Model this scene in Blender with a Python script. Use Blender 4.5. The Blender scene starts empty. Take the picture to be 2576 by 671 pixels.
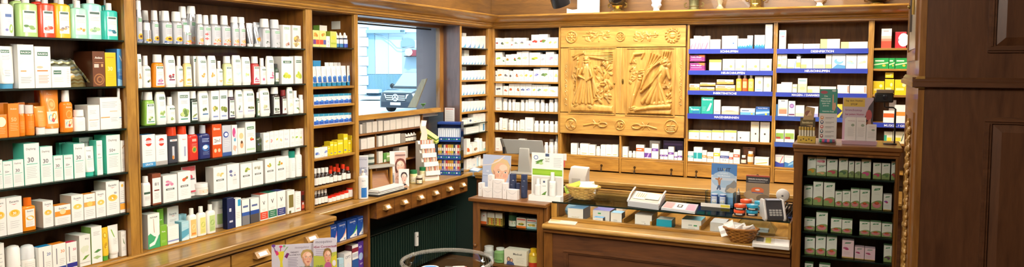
import bpy, bmesh, math, random
import numpy as np
from mathutils import Vector, Matrix
sc = bpy.context.scene
COL = sc.collection
R0 = random.Random(11)
# ---------------------------------------------------------------- camera
CAM = Vector((3.15393, -6.249218, 1.7)); FPX = 1868.083; PCX, PCY = 1288.0, 287.074
VR = Vector((0.905104, 0.425179, 0.003028)); VU = Vector((-0.029897, 0.056536, 0.997953)); VW = Vector((-0.424137, 0.903342, -0.063883))
cd = bpy.data.cameras.new('camera'); cam = bpy.data.objects.new('camera', cd); COL.objects.link(cam)
cd.sensor_width = 36; cd.lens = 36 * FPX / 2576; cd.shift_y = -(335.5 - PCY) / 2576; cd.clip_start = .05; cd.clip_end = 300
cam.matrix_world = Matrix(((VR.x, VU.x, -VW.x, CAM.x), (VR.y, VU.y, -VW.y, CAM.y), (VR.z, VU.z, -VW.z, CAM.z), (0, 0, 0, 1)))
sc.camera = cam
def ray(px, py): return VW + VR * ((px - PCX) / FPX) - VU * ((py - PCY) / FPX)
def atX(px, py, v): q = ray(px, py); return CAM + q * ((v - CAM.x) / q.x)
def atY(px, py, v): q = ray(px, py); return CAM + q * ((v - CAM.y) / q.y)
def atZ(px, py, v): q = ray(px, py); return CAM + q * ((v - CAM.z) / q.z)
def pix(p):
    d = Vector(p) - CAM; k = d.dot(VW)
    return PCX + FPX * d.dot(VR) / k, PCY - FPX * d.dot(VU) / k
# ---------------------------------------------------------------- materials
def lin(h):
    return tuple(((c / 12.92) if c <= .04045 else ((c + .055) / 1.055) ** 2.4) for c in (int(h[i:i + 2], 16) / 255 for i in (0, 2, 4)))
MC = {}
def mat(h, rough=.5, metal=0., coat=0., alpha=1., emit=0., trans=0.):
    k = (h, rough, metal, coat, alpha, emit, trans)
    if k in MC: return MC[k]
    m = bpy.data.materials.new('paint_' + h); m.use_nodes = True
    b = m.node_tree.nodes['Principled BSDF']; c = lin(h)
    b.inputs['Base Color'].default_value = (*c, 1); b.inputs['Roughness'].default_value = rough
    b.inputs['Metallic'].default_value = metal; b.inputs['Coat Weight'].default_value = coat
    b.inputs['Alpha'].default_value = alpha; b.inputs['Transmission Weight'].default_value = trans
    if emit:
        b.inputs['Emission Color'].default_value = (*c, 1); b.inputs['Emission Strength'].default_value = emit
    MC[k] = m; return m
def wood(c1, c2, axis, rough=.35, scale=1., coat=.25):
    k = ('wood', c1, c2, axis, rough, scale)
    if k in MC: return MC[k]
    m = bpy.data.materials.new('wood_' + c1); m.use_nodes = True; nt = m.node_tree; N = nt.nodes; L = nt.links
    b = N['Principled BSDF']; tc = N.new('ShaderNodeTexCoord'); mp = N.new('ShaderNodeMapping')
    s = [9 * scale] * 3; s['xyz'.index(axis)] = 1.1 * scale; mp.inputs['Scale'].default_value = s
    n1 = N.new('ShaderNodeTexNoise'); n1.inputs['Scale'].default_value = 2.2; n1.inputs['Detail'].default_value = 6; n1.inputs['Distortion'].default_value = 1.2
    n2 = N.new('ShaderNodeTexNoise'); n2.inputs['Scale'].default_value = 14; n2.inputs['Detail'].default_value = 4
    mx = N.new('ShaderNodeMath'); mx.operation = 'MULTIPLY_ADD'; mx.inputs[1].default_value = .35
    cr = N.new('ShaderNodeValToRGB'); cr.color_ramp.elements[0].position = .42; cr.color_ramp.elements[1].position = .92
    cr.color_ramp.elements[0].color = (*lin(c1), 1); cr.color_ramp.elements[1].color = (*lin(c2), 1)
    L.new(tc.outputs['Object'], mp.inputs[0]); L.new(mp.outputs[0], n1.inputs[0]); L.new(mp.outputs[0], n2.inputs[0])
    L.new(n2.outputs[0], mx.inputs[0]); L.new(n1.outputs[0], mx.inputs[2]); L.new(mx.outputs[0], cr.inputs[0])
    L.new(cr.outputs[0], b.inputs['Base Color']); b.inputs['Roughness'].default_value = rough; b.inputs['Coat Weight'].default_value = coat
    bp = N.new('ShaderNodeBump'); bp.inputs['Strength'].default_value = .08; L.new(mx.outputs[0], bp.inputs['Height']); L.new(bp.outputs[0], b.inputs['Normal'])
    MC[k] = m; return m
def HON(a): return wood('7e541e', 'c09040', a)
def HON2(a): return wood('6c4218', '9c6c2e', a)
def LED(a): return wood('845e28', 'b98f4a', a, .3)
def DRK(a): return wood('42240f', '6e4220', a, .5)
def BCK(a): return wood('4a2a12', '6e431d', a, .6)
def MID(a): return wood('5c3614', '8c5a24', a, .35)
def SHD(a): return wood('4e2f1c', '6b452c', a, .38, 1.4)  # pier wood with the shade of its unlit front in the colour
def CARV(a): return wood('9c7030', 'd0a352', a, .4)
def glassmat(name, tint, gl=.12, a=.9):
    if name in MC: return MC[name]
    m = bpy.data.materials.new(name); m.use_nodes = True; nt = m.node_tree; N = nt.nodes; L = nt.links; N.clear()
    o = N.new('ShaderNodeOutputMaterial'); t = N.new('ShaderNodeBsdfTransparent'); g = N.new('ShaderNodeBsdfGlossy'); mx = N.new('ShaderNodeMixShader'); fr = N.new('ShaderNodeLayerWeight')
    t.inputs[0].default_value = (*lin(tint), 1); g.inputs['Roughness'].default_value = .03; fr.inputs[0].default_value = gl
    g.inputs[0].default_value = (.9, .95, .93, 1)
    L.new(fr.outputs['Fresnel'], mx.inputs[0]); L.new(t.outputs[0], mx.inputs[1]); L.new(g.outputs[0], mx.inputs[2]); L.new(mx.outputs[0], o.inputs[0])
    MC[name] = m; return m
GLS = lambda: glassmat('clear_glass', 'fcfdfc', .07)
GSH = lambda: glassmat('shelf_glass', 'e2ede8', .14)
ACR = lambda: glassmat('clear_acrylic', 'e6f0f4', .25)
EDGE = lambda: mat('15241f', .2)
# ---------------------------------------------------------------- mesh builder
class MB:
    def __init__(s): s.v = []; s.f = []; s.mi = []; s.mats = []
    def k(s, m):
        if m not in s.mats: s.mats.append(m)
        return s.mats.index(m)
    def add(s, vs, fs, m):
        o = len(s.v); i = s.k(m); s.v += [tuple(p) for p in vs]
        for f in fs: s.f.append(tuple(o + j for j in f)); s.mi.append(i)
        return s
    def poly(s, pts, m): return s.add(pts, [tuple(range(len(pts)))], m)
    def box(s, a, b, m):
        x0, y0, z0 = a; x1, y1, z1 = b
        v = [(x0, y0, z0), (x1, y0, z0), (x1, y1, z0), (x0, y1, z0), (x0, y0, z1), (x1, y0, z1), (x1, y1, z1), (x0, y1, z1)]
        return s.add(v, [(0, 3, 2, 1), (4, 5, 6, 7), (0, 1, 5, 4), (1, 2, 6, 5), (2, 3, 7, 6), (3, 0, 4, 7)], m)
    def loft(s, rings, m, c0=True, c1=True, closed=True):
        n = len(rings[0]); v = [p for r in rings for p in r]; f = []
        for i in range(len(rings) - 1):
            for j in range(n if closed else n - 1):
                a = i * n + j; b = i * n + (j + 1) % n; f.append((a, b, b + n, a + n))
        if c0: f.append(tuple(range(n - 1, -1, -1)))
        if c1: f.append(tuple((len(rings) - 1) * n + j for j in range(n)))
        return s.add(v, f, m)
    def lathe(s, prof, m, c=(0, 0, 0), n=20, c0=True, c1=True):
        return s.loft([[(c[0] + r * math.cos(2 * math.pi * j / n), c[1] + r * math.sin(2 * math.pi * j / n), c[2] + z) for j in range(n)] for r, z in prof], m, c0, c1)
    def prism(s, prof, axis, a, b, m):
        def pt(p, t): return (t, p[0], p[1]) if axis == 'x' else ((p[0], t, p[1]) if axis == 'y' else (p[0], p[1], t))
        return s.loft([[pt(p, a) for p in prof], [pt(p, b) for p in prof]], m)
    def tube(s, path, r, m, n=8):
        path = [Vector(p) for p in path]; rings = []
        rr = r if isinstance(r, (list, tuple)) else [r] * len(path)
        for i, p in enumerate(path):
            d = (path[min(i + 1, len(path) - 1)] - path[max(i - 1, 0)]).normalized()
            a = d.orthogonal().normalized() if i == 0 else (a - d * a.dot(d)).normalized()
            b = d.cross(a)
            rings.append([p + (a * math.cos(2 * math.pi * j / n) + b * math.sin(2 * math.pi * j / n)) * rr[i] for j in range(n)])
        return s.loft(rings, m)
    def ball(s, c, rx, ry, rz, m, n=14, k=8):
        return s.loft([[(c[0] + rx * math.sin(math.pi * (i + .02) / (k + .04)) * math.cos(2 * math.pi * j / n), c[1] + ry * math.sin(math.pi * (i + .02) / (k + .04)) * math.sin(2 * math.pi * j / n), c[2] - rz * math.cos(math.pi * (i + .02) / (k + .04))) for j in range(n)] for i in range(k + 1)], m)
    def xform(s, M): s.v = [tuple(M @ Vector(p)) for p in s.v]; return s
    def mesh(s, name, ang=35, fix=True):
        me = bpy.data.meshes.new(name); me.from_pydata(s.v, [], s.f)
        for m in s.mats: me.materials.append(m)
        me.polygons.foreach_set('material_index', s.mi); me.update()
        if fix:
            bm = bmesh.new(); bm.from_mesh(me); bmesh.ops.recalc_face_normals(bm, faces=bm.faces); bm.to_mesh(me); bm.free()
        if ang:
            me.shade_smooth(); me.set_sharp_from_angle(angle=math.radians(ang))
        return me
    def build(s, name, parent=None, loc=None, rz=0, bevel=0, ang=35, fix=True):
        o = bpy.data.objects.new(name, s.mesh(name, ang, fix)); COL.objects.link(o)
        if parent is not None:
            o.parent = parent
            if loc is None: loc = -parent.location if parent.parent is None and parent.get('world_built') else (0, 0, 0)
        o.location = loc or (0, 0, 0); o.rotation_euler[2] = rz
        if bevel:
            md = o.modifiers.new('edge', 'BEVEL'); md.width = bevel; md.segments = 2; md.limit_method = 'ANGLE'
        return o
LABELS = []
def tag(o, label, cat, group=None, kind=None):
    o['label'] = label; o['category'] = cat
    if group: o['group'] = group
    if kind: o['kind'] = kind
    LABELS.append((o, label)); return o
def struct(o): o['kind'] = 'structure'; return o
def root(name, loc, label, cat, group=None, rz=0, world=False):
    o = bpy.data.objects.new(name, None); COL.objects.link(o); o.location = loc; o.rotation_euler[2] = rz; o.empty_display_size = .05
    if world: o['world_built'] = 1
    return tag(o, label, cat, group)
def bx(name, parent, a, b, m, bevel=.002):
    return MB().box(tuple(min(p, q) for p, q in zip(a, b)), tuple(max(p, q) for p, q in zip(a, b)), m).build(name, parent, bevel=bevel)
# ---------------------------------------------------------------- lettering and printed art
GC = {}
def glyphs(t):
    if t in GC: return GC[t]
    cu = bpy.data.curves.new('lettering', 'FONT'); cu.body = t; cu.resolution_u = 2; cu.fill_mode = 'FRONT'; cu.offset = .018
    o = bpy.data.objects.new('lettering', cu); COL.objects.link(o)
    me = o.evaluated_get(bpy.context.evaluated_depsgraph_get()).to_mesh()
    bpy.context.view_layer.update()
    me = o.evaluated_get(bpy.context.evaluated_depsgraph_get()).to_mesh()
    v = [(p.co.x, p.co.y) for p in me.vertices]; f = [tuple(p.vertices) for p in me.polygons]
    o.evaluated_get(bpy.context.evaluated_depsgraph_get()).to_mesh_clear()
    bpy.data.objects.remove(o); bpy.data.curves.remove(cu)
    if not v: v = [(0, 0), (1, 0), (0, 1)]; f = [(0, 1, 2)]
    x0 = min(p[0] for p in v); x1 = max(p[0] for p in v); y0 = min(p[1] for p in v); y1 = max(p[1] for p in v)
    GC[t] = ([(p[0] - (x0 + x1) / 2, p[1] - (y0 + y1) / 2) for p in v], f, max(x1 - x0, .01), max(y1 - y0, .01)); return GC[t]
def Rc(x0, y0, x1, y1, c): return ('R', x0, y0, x1, y1, c)
def El(x, y, rx, ry, c): return ('E', x, y, rx, ry, c)
def Tx(x, y, wd, t, c, hmax=1.): return ('T', x, y, wd, t, c, hmax)
def Po(pts, c): return ('P', pts, c)
def Ln(x0, x1, y, n, dy, c='b2b2ae', t=.011):
    return [Rc(x0, y - i * dy - t / 2, x1 - (.12 * (x1 - x0) if i % 2 else 0), y - i * dy + t / 2, c) for i in range(n)]
def art(mb, toks, mp, W, H, off=.0003, nx=1, rough=.45):
    lay = 0
    for t in toks:
        if t is None: continue
        o = off + lay * .0001; lay += 0 if t[0] == 'R' and t[4] - t[2] < .03 else 1
        if t[0] == 'R':
            x0, y0, x1, y1, c = t[1:]
            k = max(1, int(math.ceil(nx * (x1 - x0))))
            for i in range(k):
                a = x0 + (x1 - x0) * i / k; b = x0 + (x1 - x0) * (i + 1) / k
                mb.poly([mp(a, y0, o), mp(b, y0, o), mp(b, y1, o), mp(a, y1, o)], mat(c, rough))
        elif t[0] == 'E':
            x, y, rx, ry, c = t[1:]
            mb.poly([mp(x + rx * math.cos(i * math.pi / 8), y + ry * math.sin(i * math.pi / 8), o) for i in range(16)], mat(c, rough))
        elif t[0] == 'P':
            mb.poly([mp(x, y, o) for x, y in t[1]], mat(t[2], rough))
        elif t[0] == 'T':
            x, y, wd, tx, c, hm = t[1:]
            v, f, tw, th = glyphs(tx); s = wd * W / tw
            if s * th > hm * H: s = hm * H / th
            mb.add([mp(x + p[0] * s / W, y + p[1] * s / H, o) for p in v], f, mat(c, rough))
# ---------------------------------------------------------------- goods
def carton(w, h, d, col, toks=None, side=None, top=None):
    m = MB(); b = min(.0012, w * .03)
    c = mat(col, .4); cs = mat(side, .4) if side else c; ct = mat(top, .4) if top else c
    x0, x1 = -w / 2, w / 2
    v = [(x0, 0, 0), (x1, 0, 0), (x1, d, 0), (x0, d, 0), (x0, 0, h), (x1, 0, h), (x1, d, h), (x0, d, h)]
    o = m.add(v, [(0, 1, 5, 4)], c); m.add(v, [(1, 2, 6, 5), (3, 0, 4, 7), (2, 3, 7, 6)], cs); m.add(v, [(4, 5, 6, 7), (0, 3, 2, 1)], ct)
    g = mat('8c8c86', .6)                                  # flap joint on the lid edge
    m.poly([(x0 + b, -.0002, h - b * 1.6), (x1 - b, -.0002, h - b * 1.6), (x1 - b, -.0002, h - b * 1.1), (x0 + b, -.0002, h - b * 1.1)], cs if top else mat('d9d9d2', .5))
    if toks: art(m, toks, lambda u, q, of: (x0 + u * w, -of, q * h), w, h)
    return m
def ring(rx, ry, z, e=2., n=20):
    r = []
    for j in range(n):
        a = 2 * math.pi * j / n; c, s = math.cos(a), math.sin(a)
        r.append((rx * math.copysign(abs(c) ** (2 / e), c), ry * math.copysign(abs(s) ** (2 / e), s), z))
    return r
def profile(kind, w, h, o):
    """body rings (z, rx, ry), exponent, cap rings"""
    r = w / 2; ry = r * o.get('dr', .6); e = 2.
    ch = o.get('ch', .2); cr = o.get('cr', .42)
    if kind in ('ov', 'spray', 'pump'):
        e = o.get('e', 3.2); sh = o.get('sh', .7); zc = h * (1 - ch); zs = h * sh
        body = [(0, r * .94, ry * .9), (h * .012, r, ry), (zs, r * o.get('ts', 1.), ry)]
        for t in (.3, .6, .85, 1.): 
            k = math.cos(t * math.pi / 2); body.append((zs + (zc - zs) * math.sin(t * math.pi / 2) * .98, r * cr * .8 + (r * o.get('ts', 1.) - r * cr * .8) * k, ry * .5 + (ry - ry * .5) * k if ry * .5 < r * cr * .8 else r * cr * .8 + (ry - r * cr * .8) * k))
        c = r * cr
        cap = [(zc, c, c), (h * .995, c * .93, c * .93), (h, c * .86, c * .86)]
    elif kind in ('rd', 'drop', 'can', 'jar', 'roll'):
        ry = r; zc = h * (1 - ch); sh = o.get('sh', 1 - ch - .1); zs = h * sh
        body = [(0, r * .93, r * .93), (h * .012, r, r), (zs, r, r), (zs + (zc - zs) * .5, r * (.55 + cr * .4) if cr < .9 else r, r * (.55 + cr * .4) if cr < .9 else r), (zc, r * cr * .9, r * cr * .9)]
        c = r * cr * o.get('cw', 1.)
        if kind == 'drop': cap = [(zc, c, c), (zc + h * ch * .45, c, c), (zc + h * ch * .5, c * .6, c * .6), (h, c * .25, c * .25)]
        elif kind == 'roll': cap = [(zc, c, c), (h * .9, c * .97, c * .97), (h * .97, c * .8, c * .8), (h, c * .4, c * .4)]
        elif kind == 'can': cap = [(zc, c, c), (h - .25 * ch * h, c * .92, c * .92), (h * .995, c * .86, c * .86), (h, c * .7, c * .7)]
        else: cap = [(zc, c, c), (h * .995, c, c), (h, c * .93, c * .93)]
    elif kind == 'sl':
        e = 3.4; zc = h * ch if ch < .18 else h * .1; cap = [(0, r * .9, ry * .88), (zc, r * .96, ry * .95)]
        body = [(zc, r, ry), (h * .82, r * .94, ry * .82), (h * .96, r * .86, ry * .5), (h, r * .78, ry * .3)]
    elif kind == 'tube':
        e = 2.2; zc = h * (ch if ch != .2 else .12); cr2 = o.get('cr', .8)
        cap = [(0, r * cr2 * .96, r * cr2 * .7), (zc, r * cr2, r * cr2 * .74)]
        body = [(zc, r * cr2 * 1.02, r * .72), (zc + h * .03, r * .9, r * .7), (h * .6, r * .95, r * .42), (h * .9, r, r * .1), (h, r, r * .03)]
    return body, e, cap
def vessel(kind, w, h, col, capcol, o, rt):
    body, e, cap = profile(kind, w, h, o); n = 20 if w > .03 else 12
    bm_ = MB(); cm = o.get('bm') or mat(col, .28, coat=.3)
    bm_.loft([ring(a, b, z, e, n) for z, a, b in body], cm); bm_.build('body', rt)
    if kind == 'pump':
        c = MB(); k = mat(capcol, .3); z0, z1 = cap[0][0], h; q = cap[0][1]
        c.lathe([(q, z0), (q, z0 + (z1 - z0) * .35), (q * .35, z0 + (z1 - z0) * .4), (q * .35, z1 * .985)], k, n=14)
        c.box((-q * .6, -q * 2.6, z1 * .972), (q * .6, q * .8, z1), k); c.build('pump_head', rt)
    else:
        e2 = e if kind in ('sl', 'tube') else 2.
        c = MB(); c.loft([ring(a, b, z, e2, n) for z, a, b in cap], o.get('cm') or mat(capcol, .3)); c.build('cap', rt)
    toks = o.get('art')
    if toks:
        v0, v1 = o.get('lz', (.08, .62)); A = o.get('la', 2.3); zs = [b[0] for b in body]
        def mp(u, v, of):
            z = h * (v0 + (v1 - v0) * v); a = (u - .5) * A
            rx = float(np.interp(z, zs, [b[1] for b in body])); ry = float(np.interp(z, zs, [b[2] for b in body]))
            
            if e > 2.1: x = rx * (u - .5) * 2 * min(.93, math.sin(A / 2) ** (2 / e)); y = -ry * (1 - abs(x / rx) ** e) ** (1 / e)
            else: x = rx * math.sin(a); y = -ry * math.cos(a)
            return (x * (1 + of / rx), y - of * 1.3, z)
        if not (toks[0][0] == 'R' and toks[0][1] <= .12 and toks[0][3] >= .88 and toks[0][4] - toks[0][2] > .85): toks = [('R', .0, .0, 1., 1., col)] + list(toks)
        l = MB(); art(l, toks, mp, w * .9, h * (v1 - v0), off=.0005, nx=10); l.build('label', rt)
ORD = 'first second third fourth fifth sixth seventh eighth ninth tenth eleventh twelfth'.split()
NAMES = {'c': ('carton', 'box'), 'ov': ('bottle', 'bottle'), 'rd': ('bottle', 'bottle'), 'sl': ('bottle', 'bottle'), 'drop': ('dropper_bottle', 'bottle'), 'can': ('spray_can', 'spray can'),
         'jar': ('jar', 'jar'), 'roll': ('roll_on', 'deodorant'), 'tube': ('tube', 'tube'), 'pump': ('pump_bottle', 'bottle'), 'spray': ('spray_bottle', 'bottle')}
def put(it, P, rz, w, h, label, group):
    kind = it[0]; o = it[7] if len(it) > 7 else {}
    nm, ct = o.get('nm', NAMES[kind])
    if kind == 'c':
        d = o.get('d') or min(max(w * .7, .025), .075)
        ob = carton(w, h, d, it[5], it[6], o.get('sd'), o.get('tp')).build(nm, None, P, rz, ang=0); return tag(ob, label, ct, group)
    rt = root(nm, P, label, ct, group, rz)
    o = dict(o); o['art'] = o.get('art')
    for ch in [None]: vessel(kind, w, h, it[5], it[6], o, rt)
    return rt
NITEMS = 0
KINDS = [('leftmost', 'skincare_carton'), ('wide bookcase', 'haircare_carton'), ('narrow', 'remedy_box'), ('corner', 'medicine_carton'), ('fifth shelf left', 'supplement_carton'), ('sixth shelf left', 'supplement_carton'), ('seventh shelf left', 'supplement_carton'), ('left of carvings', 'vitamin_carton'), ('niche', 'supplement_carton'), ('window sill', 'storage_box'), ('low cupboard', 'lens_care_box'), ('showcase', 'device_box'), ('remedy cabinet', 'herbal_carton'), ('glass fronted', 'food_supplement_box')]
BAYS = {('L', 0.): [(-4.8, -3.838), (-3.775, -2.572), (-2.512, -2.08), (-.568, -.058)], ('B', 0.): [(.03, .682), (.714, 1.258), (1.276, 1.822), (1.85, 2.515), (2.545, 3.195), (3.234, 3.6)], ('L', -.17): [(-2.03, -1.566), (-1.554, -.926)], ('L', .02): [(-2.58, -1.985)]}
def fit(plane, a, b):
    for lo, hi in BAYS.get(plane, []):
        if lo < (a + b) / 2 < hi: return max(a, lo + .0015), min(b, hi - .0015)
    return a, b
GP = {'box': 'boxes', 'jar': 'jars', 'tube': 'tubes', 'spray can': 'spray cans', 'deodorant': 'deodorants'}
def row(where, plane, z, items, base_off=.03, gname=None):
    """goods on one shelf: items are (kind, px left, px right, px top, description, colour, art or cap colour, options)"""
    global NITEMS
    cnt = {}
    for it in items: cnt[it[4]] = cnt.get(it[4], 0) + 1
    seen = {}
    for it in items:
        kind, x0, x1, top, desc = it[:5]; o = it[7] if len(it) > 7 else {}
        off = base_off + o.get('bk', 0); zz = z + .0008 + o.get('up', 0); half = 0
        if plane[0] == 'L':
            xf = plane[1] - off; q = atX((x0 + x1) / 2, top, xf); pm = (top + pix((xf, q.y, zz))[1]) / 2
            a, b = fit(plane, atX(x0, pm, xf).y, atX(x1, pm, xf).y); w = (b - a) * .985; h = max(q.z - zz, .01)
            if kind != 'c': half = w / 2 * (o.get('dr', .6) if kind in ('ov', 'sl', 'spray', 'pump') else .75 if kind == 'tube' else 1)
            P = (xf - half, (a + b) / 2, zz); rz = math.pi / 2
        else:
            yf = plane[1] + off; q = atY((x0 + x1) / 2, top, yf); pm = (top + pix((q.x, yf, zz))[1]) / 2
            a, b = fit(plane, atY(x0, pm, yf).x, atY(x1, pm, yf).x); w = (b - a) * .985; h = max(q.z - zz, .01)
            if kind != 'c': half = w / 2 * (o.get('dr', .6) if kind in ('ov', 'sl', 'spray', 'pump') else .75 if kind == 'tube' else 1)
            P = ((a + b) / 2, yf + half, zz); rz = 0
        seen[desc] = seen.get(desc, 0) + 1
        if cnt[desc] == 1: lb = desc + ' on ' + where
        elif cnt[desc] == 2: lb = desc + ', ' + ('left' if seen[desc] == 1 else 'right') + ' one on ' + where
        else: lb = desc + ', ' + ORD[seen[desc] - 1] + ' from left on ' + where
        if kind == 'c':
            nm = next((n for k, n in KINDS if k in where), 'medicine_box'); it = tuple(it[:7]) + (dict(o, nm=(nm, 'box')),)
        h = min(h, o.get('hm', 9)); put(it, P, rz, w, h, lb, GP.get(NAMES[kind][1], 'bottles') + ' on ' + where); NITEMS += 1
# ---------------------------------------------------------------- print designs
W = 'f3f3ee'; GRN = '2f6b52'; TEAL = '3fbfa6'; ORA = 'f28a1c'; LG = 'b9b9b4'; NAV = '1f2f66'
def plate(y=.84, c=GRN, t='RAUSCH', x0=.16, x1=.84, hh=.045): return [Rc(x0, y - hh, x1, y + hh, c), Tx((x0 + x1) / 2, y, (x1 - x0) * .86, t, 'ffffff', hh * 1.2)]
def blobs(cols, y=.3, r=.13, n=5, seed=1):
    q = random.Random(seed); return [El(.5 + q.uniform(-.24, .24), y + q.uniform(-.07, .07), r * q.uniform(.6, 1.1), r * q.uniform(.25, .45), cols[i % len(cols)]) for i in range(n)]
def hair(cols, seed=1, band=None, y=.84): return plate(y) + Ln(.22, .78, .68, 4, .045) + blobs(cols, .27, .14, 5, seed) + ([Rc(.18, .09, .82, .14, band)] if band else [])
def fruit(cols, seed=1): return Ln(.18, .7, .8, 2, .08, 'cfcfca', .02) + blobs(cols, .52, .2, 4, seed) + Ln(.15, .8, .26, 3, .08, 'c2c2bd', .02)
def leafpic(c, seed=1): return Ln(.2, .8, .72, 4, .06) + [Po([(.15, .2), (.45, .34), (.85, .3), (.5, .22)], c), El(.3, .22, .12, .03, 'cfe0b0')]
def day(n, plus=False): return [Tx(.45, .86, .62, 'Daylong', '8a8a8a', .07), Tx(.42, .6, .44, n + ('+' if plus else ''), '6d7073', .12), Rc(.14, .49, .86, .505, TEAL)] + Ln(.14, .8, .42, 7, .042, 'c4cac8')
def euc(n='30', oc='f5b527', y=.56): return [Tx(.5, .88, .6, 'Eucerin', '6e6e74', .08), Po([(.3, .82), (.5, .79), (.7, .82), (.5, .805)], 'c8323c'), El(.5, y, .36, .1, 'f9cf6a'), El(.5, y + .02, .24, .07, oc), Tx(.5, y, .26, n, 'ffffff', .07)] + Ln(.2, .8, .34, 4, .055, 'c8c8c8')
def sun(): return [t for i in range(8) for t in [El(.5 + .25 * math.cos(i * math.pi / 4), .22 + .085 * math.sin(i * math.pi / 4), .11, .04, 'f4b415')]] + [El(.5, .22, .15, .055, '5a2d12')]
def orangef(): return [El(.35, .26, .15, .06, 'f5a018'), El(.62, .3, .16, .065, 'f08c10'), El(.5, .2, .16, .06, 'f7b733'), El(.72, .2, .12, .05, 'ee8a12')]
def canart(fl, band): return [Rc(.22, .8, .78, .93, '6fae86'), Tx(.5, .865, .46, 'RAUSCH', 'ffffff', .07)] + Ln(.3, .7, .72, 6, .05, 'a8a8b4', .018) + fl + ([Rc(.1, .02, .9, .1, band), Tx(.5, .06, .6, 'STRONG', 'ffffff', .05)] if band else [])
def klo(cols, seed=1, t='KLORANE'): return [Rc(.2, .44, .8, .51, '5b6660'), Tx(.5, .475, .52, t, 'ffffff', .04)] + blobs(cols, .72, .14, 4, seed) + Ln(.22, .78, .34, 4, .06, 'd2d2ce')
def vee(c): return [Tx(.5, .66, .34, 'V', '44484c', .2), Rc(0, .04, 1, .32, c)] + Ln(.2, .8, .25, 3, .07, 'ffffff') + Ln(.25, .75, .42, 2, .05)
def swoosh(c='4aa3cf'): return Ln(.2, .75, .8, 3, .08, 'c9cdd2', .02) + [Po([(.3, .02), (.98, .02), (.98, .42), (.7, .16)], c)]
def pill(seed=0): return Ln(.2, .8, .75, 5, .09, 'c6c8ca', .02) + ([Rc(.2, .12, .8, .18, ['d8c070', 'b8c8d8', 'd0a8a0', 'b8d0b0'][seed % 4])])
def bandart(c, y0=.38, y1=.6, c2='ffffff'): return [Rc(0, y0, 1, y1, c), Rc(.15, (y0 + y1) / 2 - .03, .7, (y0 + y1) / 2 + .03, c2)] + Ln(.15, .8, .85, 2, .09, 'c4c4c4', .02) + Ln(.15, .7, .24, 2, .08, 'c4c4c4', .02)
def schu(n): return [Rc(0, .78, 1, 1, '2f8fb2'), Tx(.45, .56, .2, n, '4a4f58', .16), Rc(0, .04, 1, .36, '1f55b8'), El(.62, .36, .3, .1, '3f86d8')]
def waves(c='2f9bc4', c2='1c6fae'): return Ln(.15, .75, .82, 3, .08, 'bfc6cc', .02) + [Po([(0, 0), (1, 0), (1, .34), (.75, .2), (.5, .36), (.28, .2), (0, .3)], c), Po([(0, 0), (1, 0), (1, .16), (.6, .1), (.3, .18), (0, .1)], c2)]
def vog(fc, fy=.2, big=.3, fk='flower'):
    t = [Po([(.2, .79), (.72, .83), (.82, .91), (.3, .88)], '2e7d4f'), Tx(.5, .852, .36, 'A.Vogel', 'ffffff', .04)] + Ln(.25, .75, .72, 3, .045, 'c6cbc4')
    t += [Po([(0, 0), (1, 0), (1, .34)] + [(1 - i / 8, .34 + .1 * math.sin(math.pi * (.12 + .75 * i / 8)) - .12 * i / 8) for i in range(1, 9)], '84985e')]
    if fk == 'flower': t += [Po([(.5, fy + .07), (.5 + .38 * math.cos(q - .16), fy + .03 + .15 * math.sin(q - .16)), (.5 + .42 * math.cos(q), fy + .03 + .18 * math.sin(q)), (.5 + .38 * math.cos(q + .16), fy + .03 + .15 * math.sin(q + .16))], fc) for q in (math.pi + math.pi * k / 8 for k in range(9))] + [El(.5, fy + .07, .22, .065, 'b0452a'), El(.5, fy + .09, .14, .035, 'c8622e')]
    else: t += blobs([fc, '86a060', fc], .22, .2, 8, len(fc))
    return t
def smallfl(c): return [Po([(.2, .8), (.7, .84), (.8, .9), (.3, .87)], '2e7d4f'), El(.3, .55, .22, .06, c), El(.42, .5, .16, .05, 'b03a6a')] + Ln(.15, .7, .34, 3, .06) + [Rc(0, 0, 1, .06, 'c7a85a')]
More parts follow.
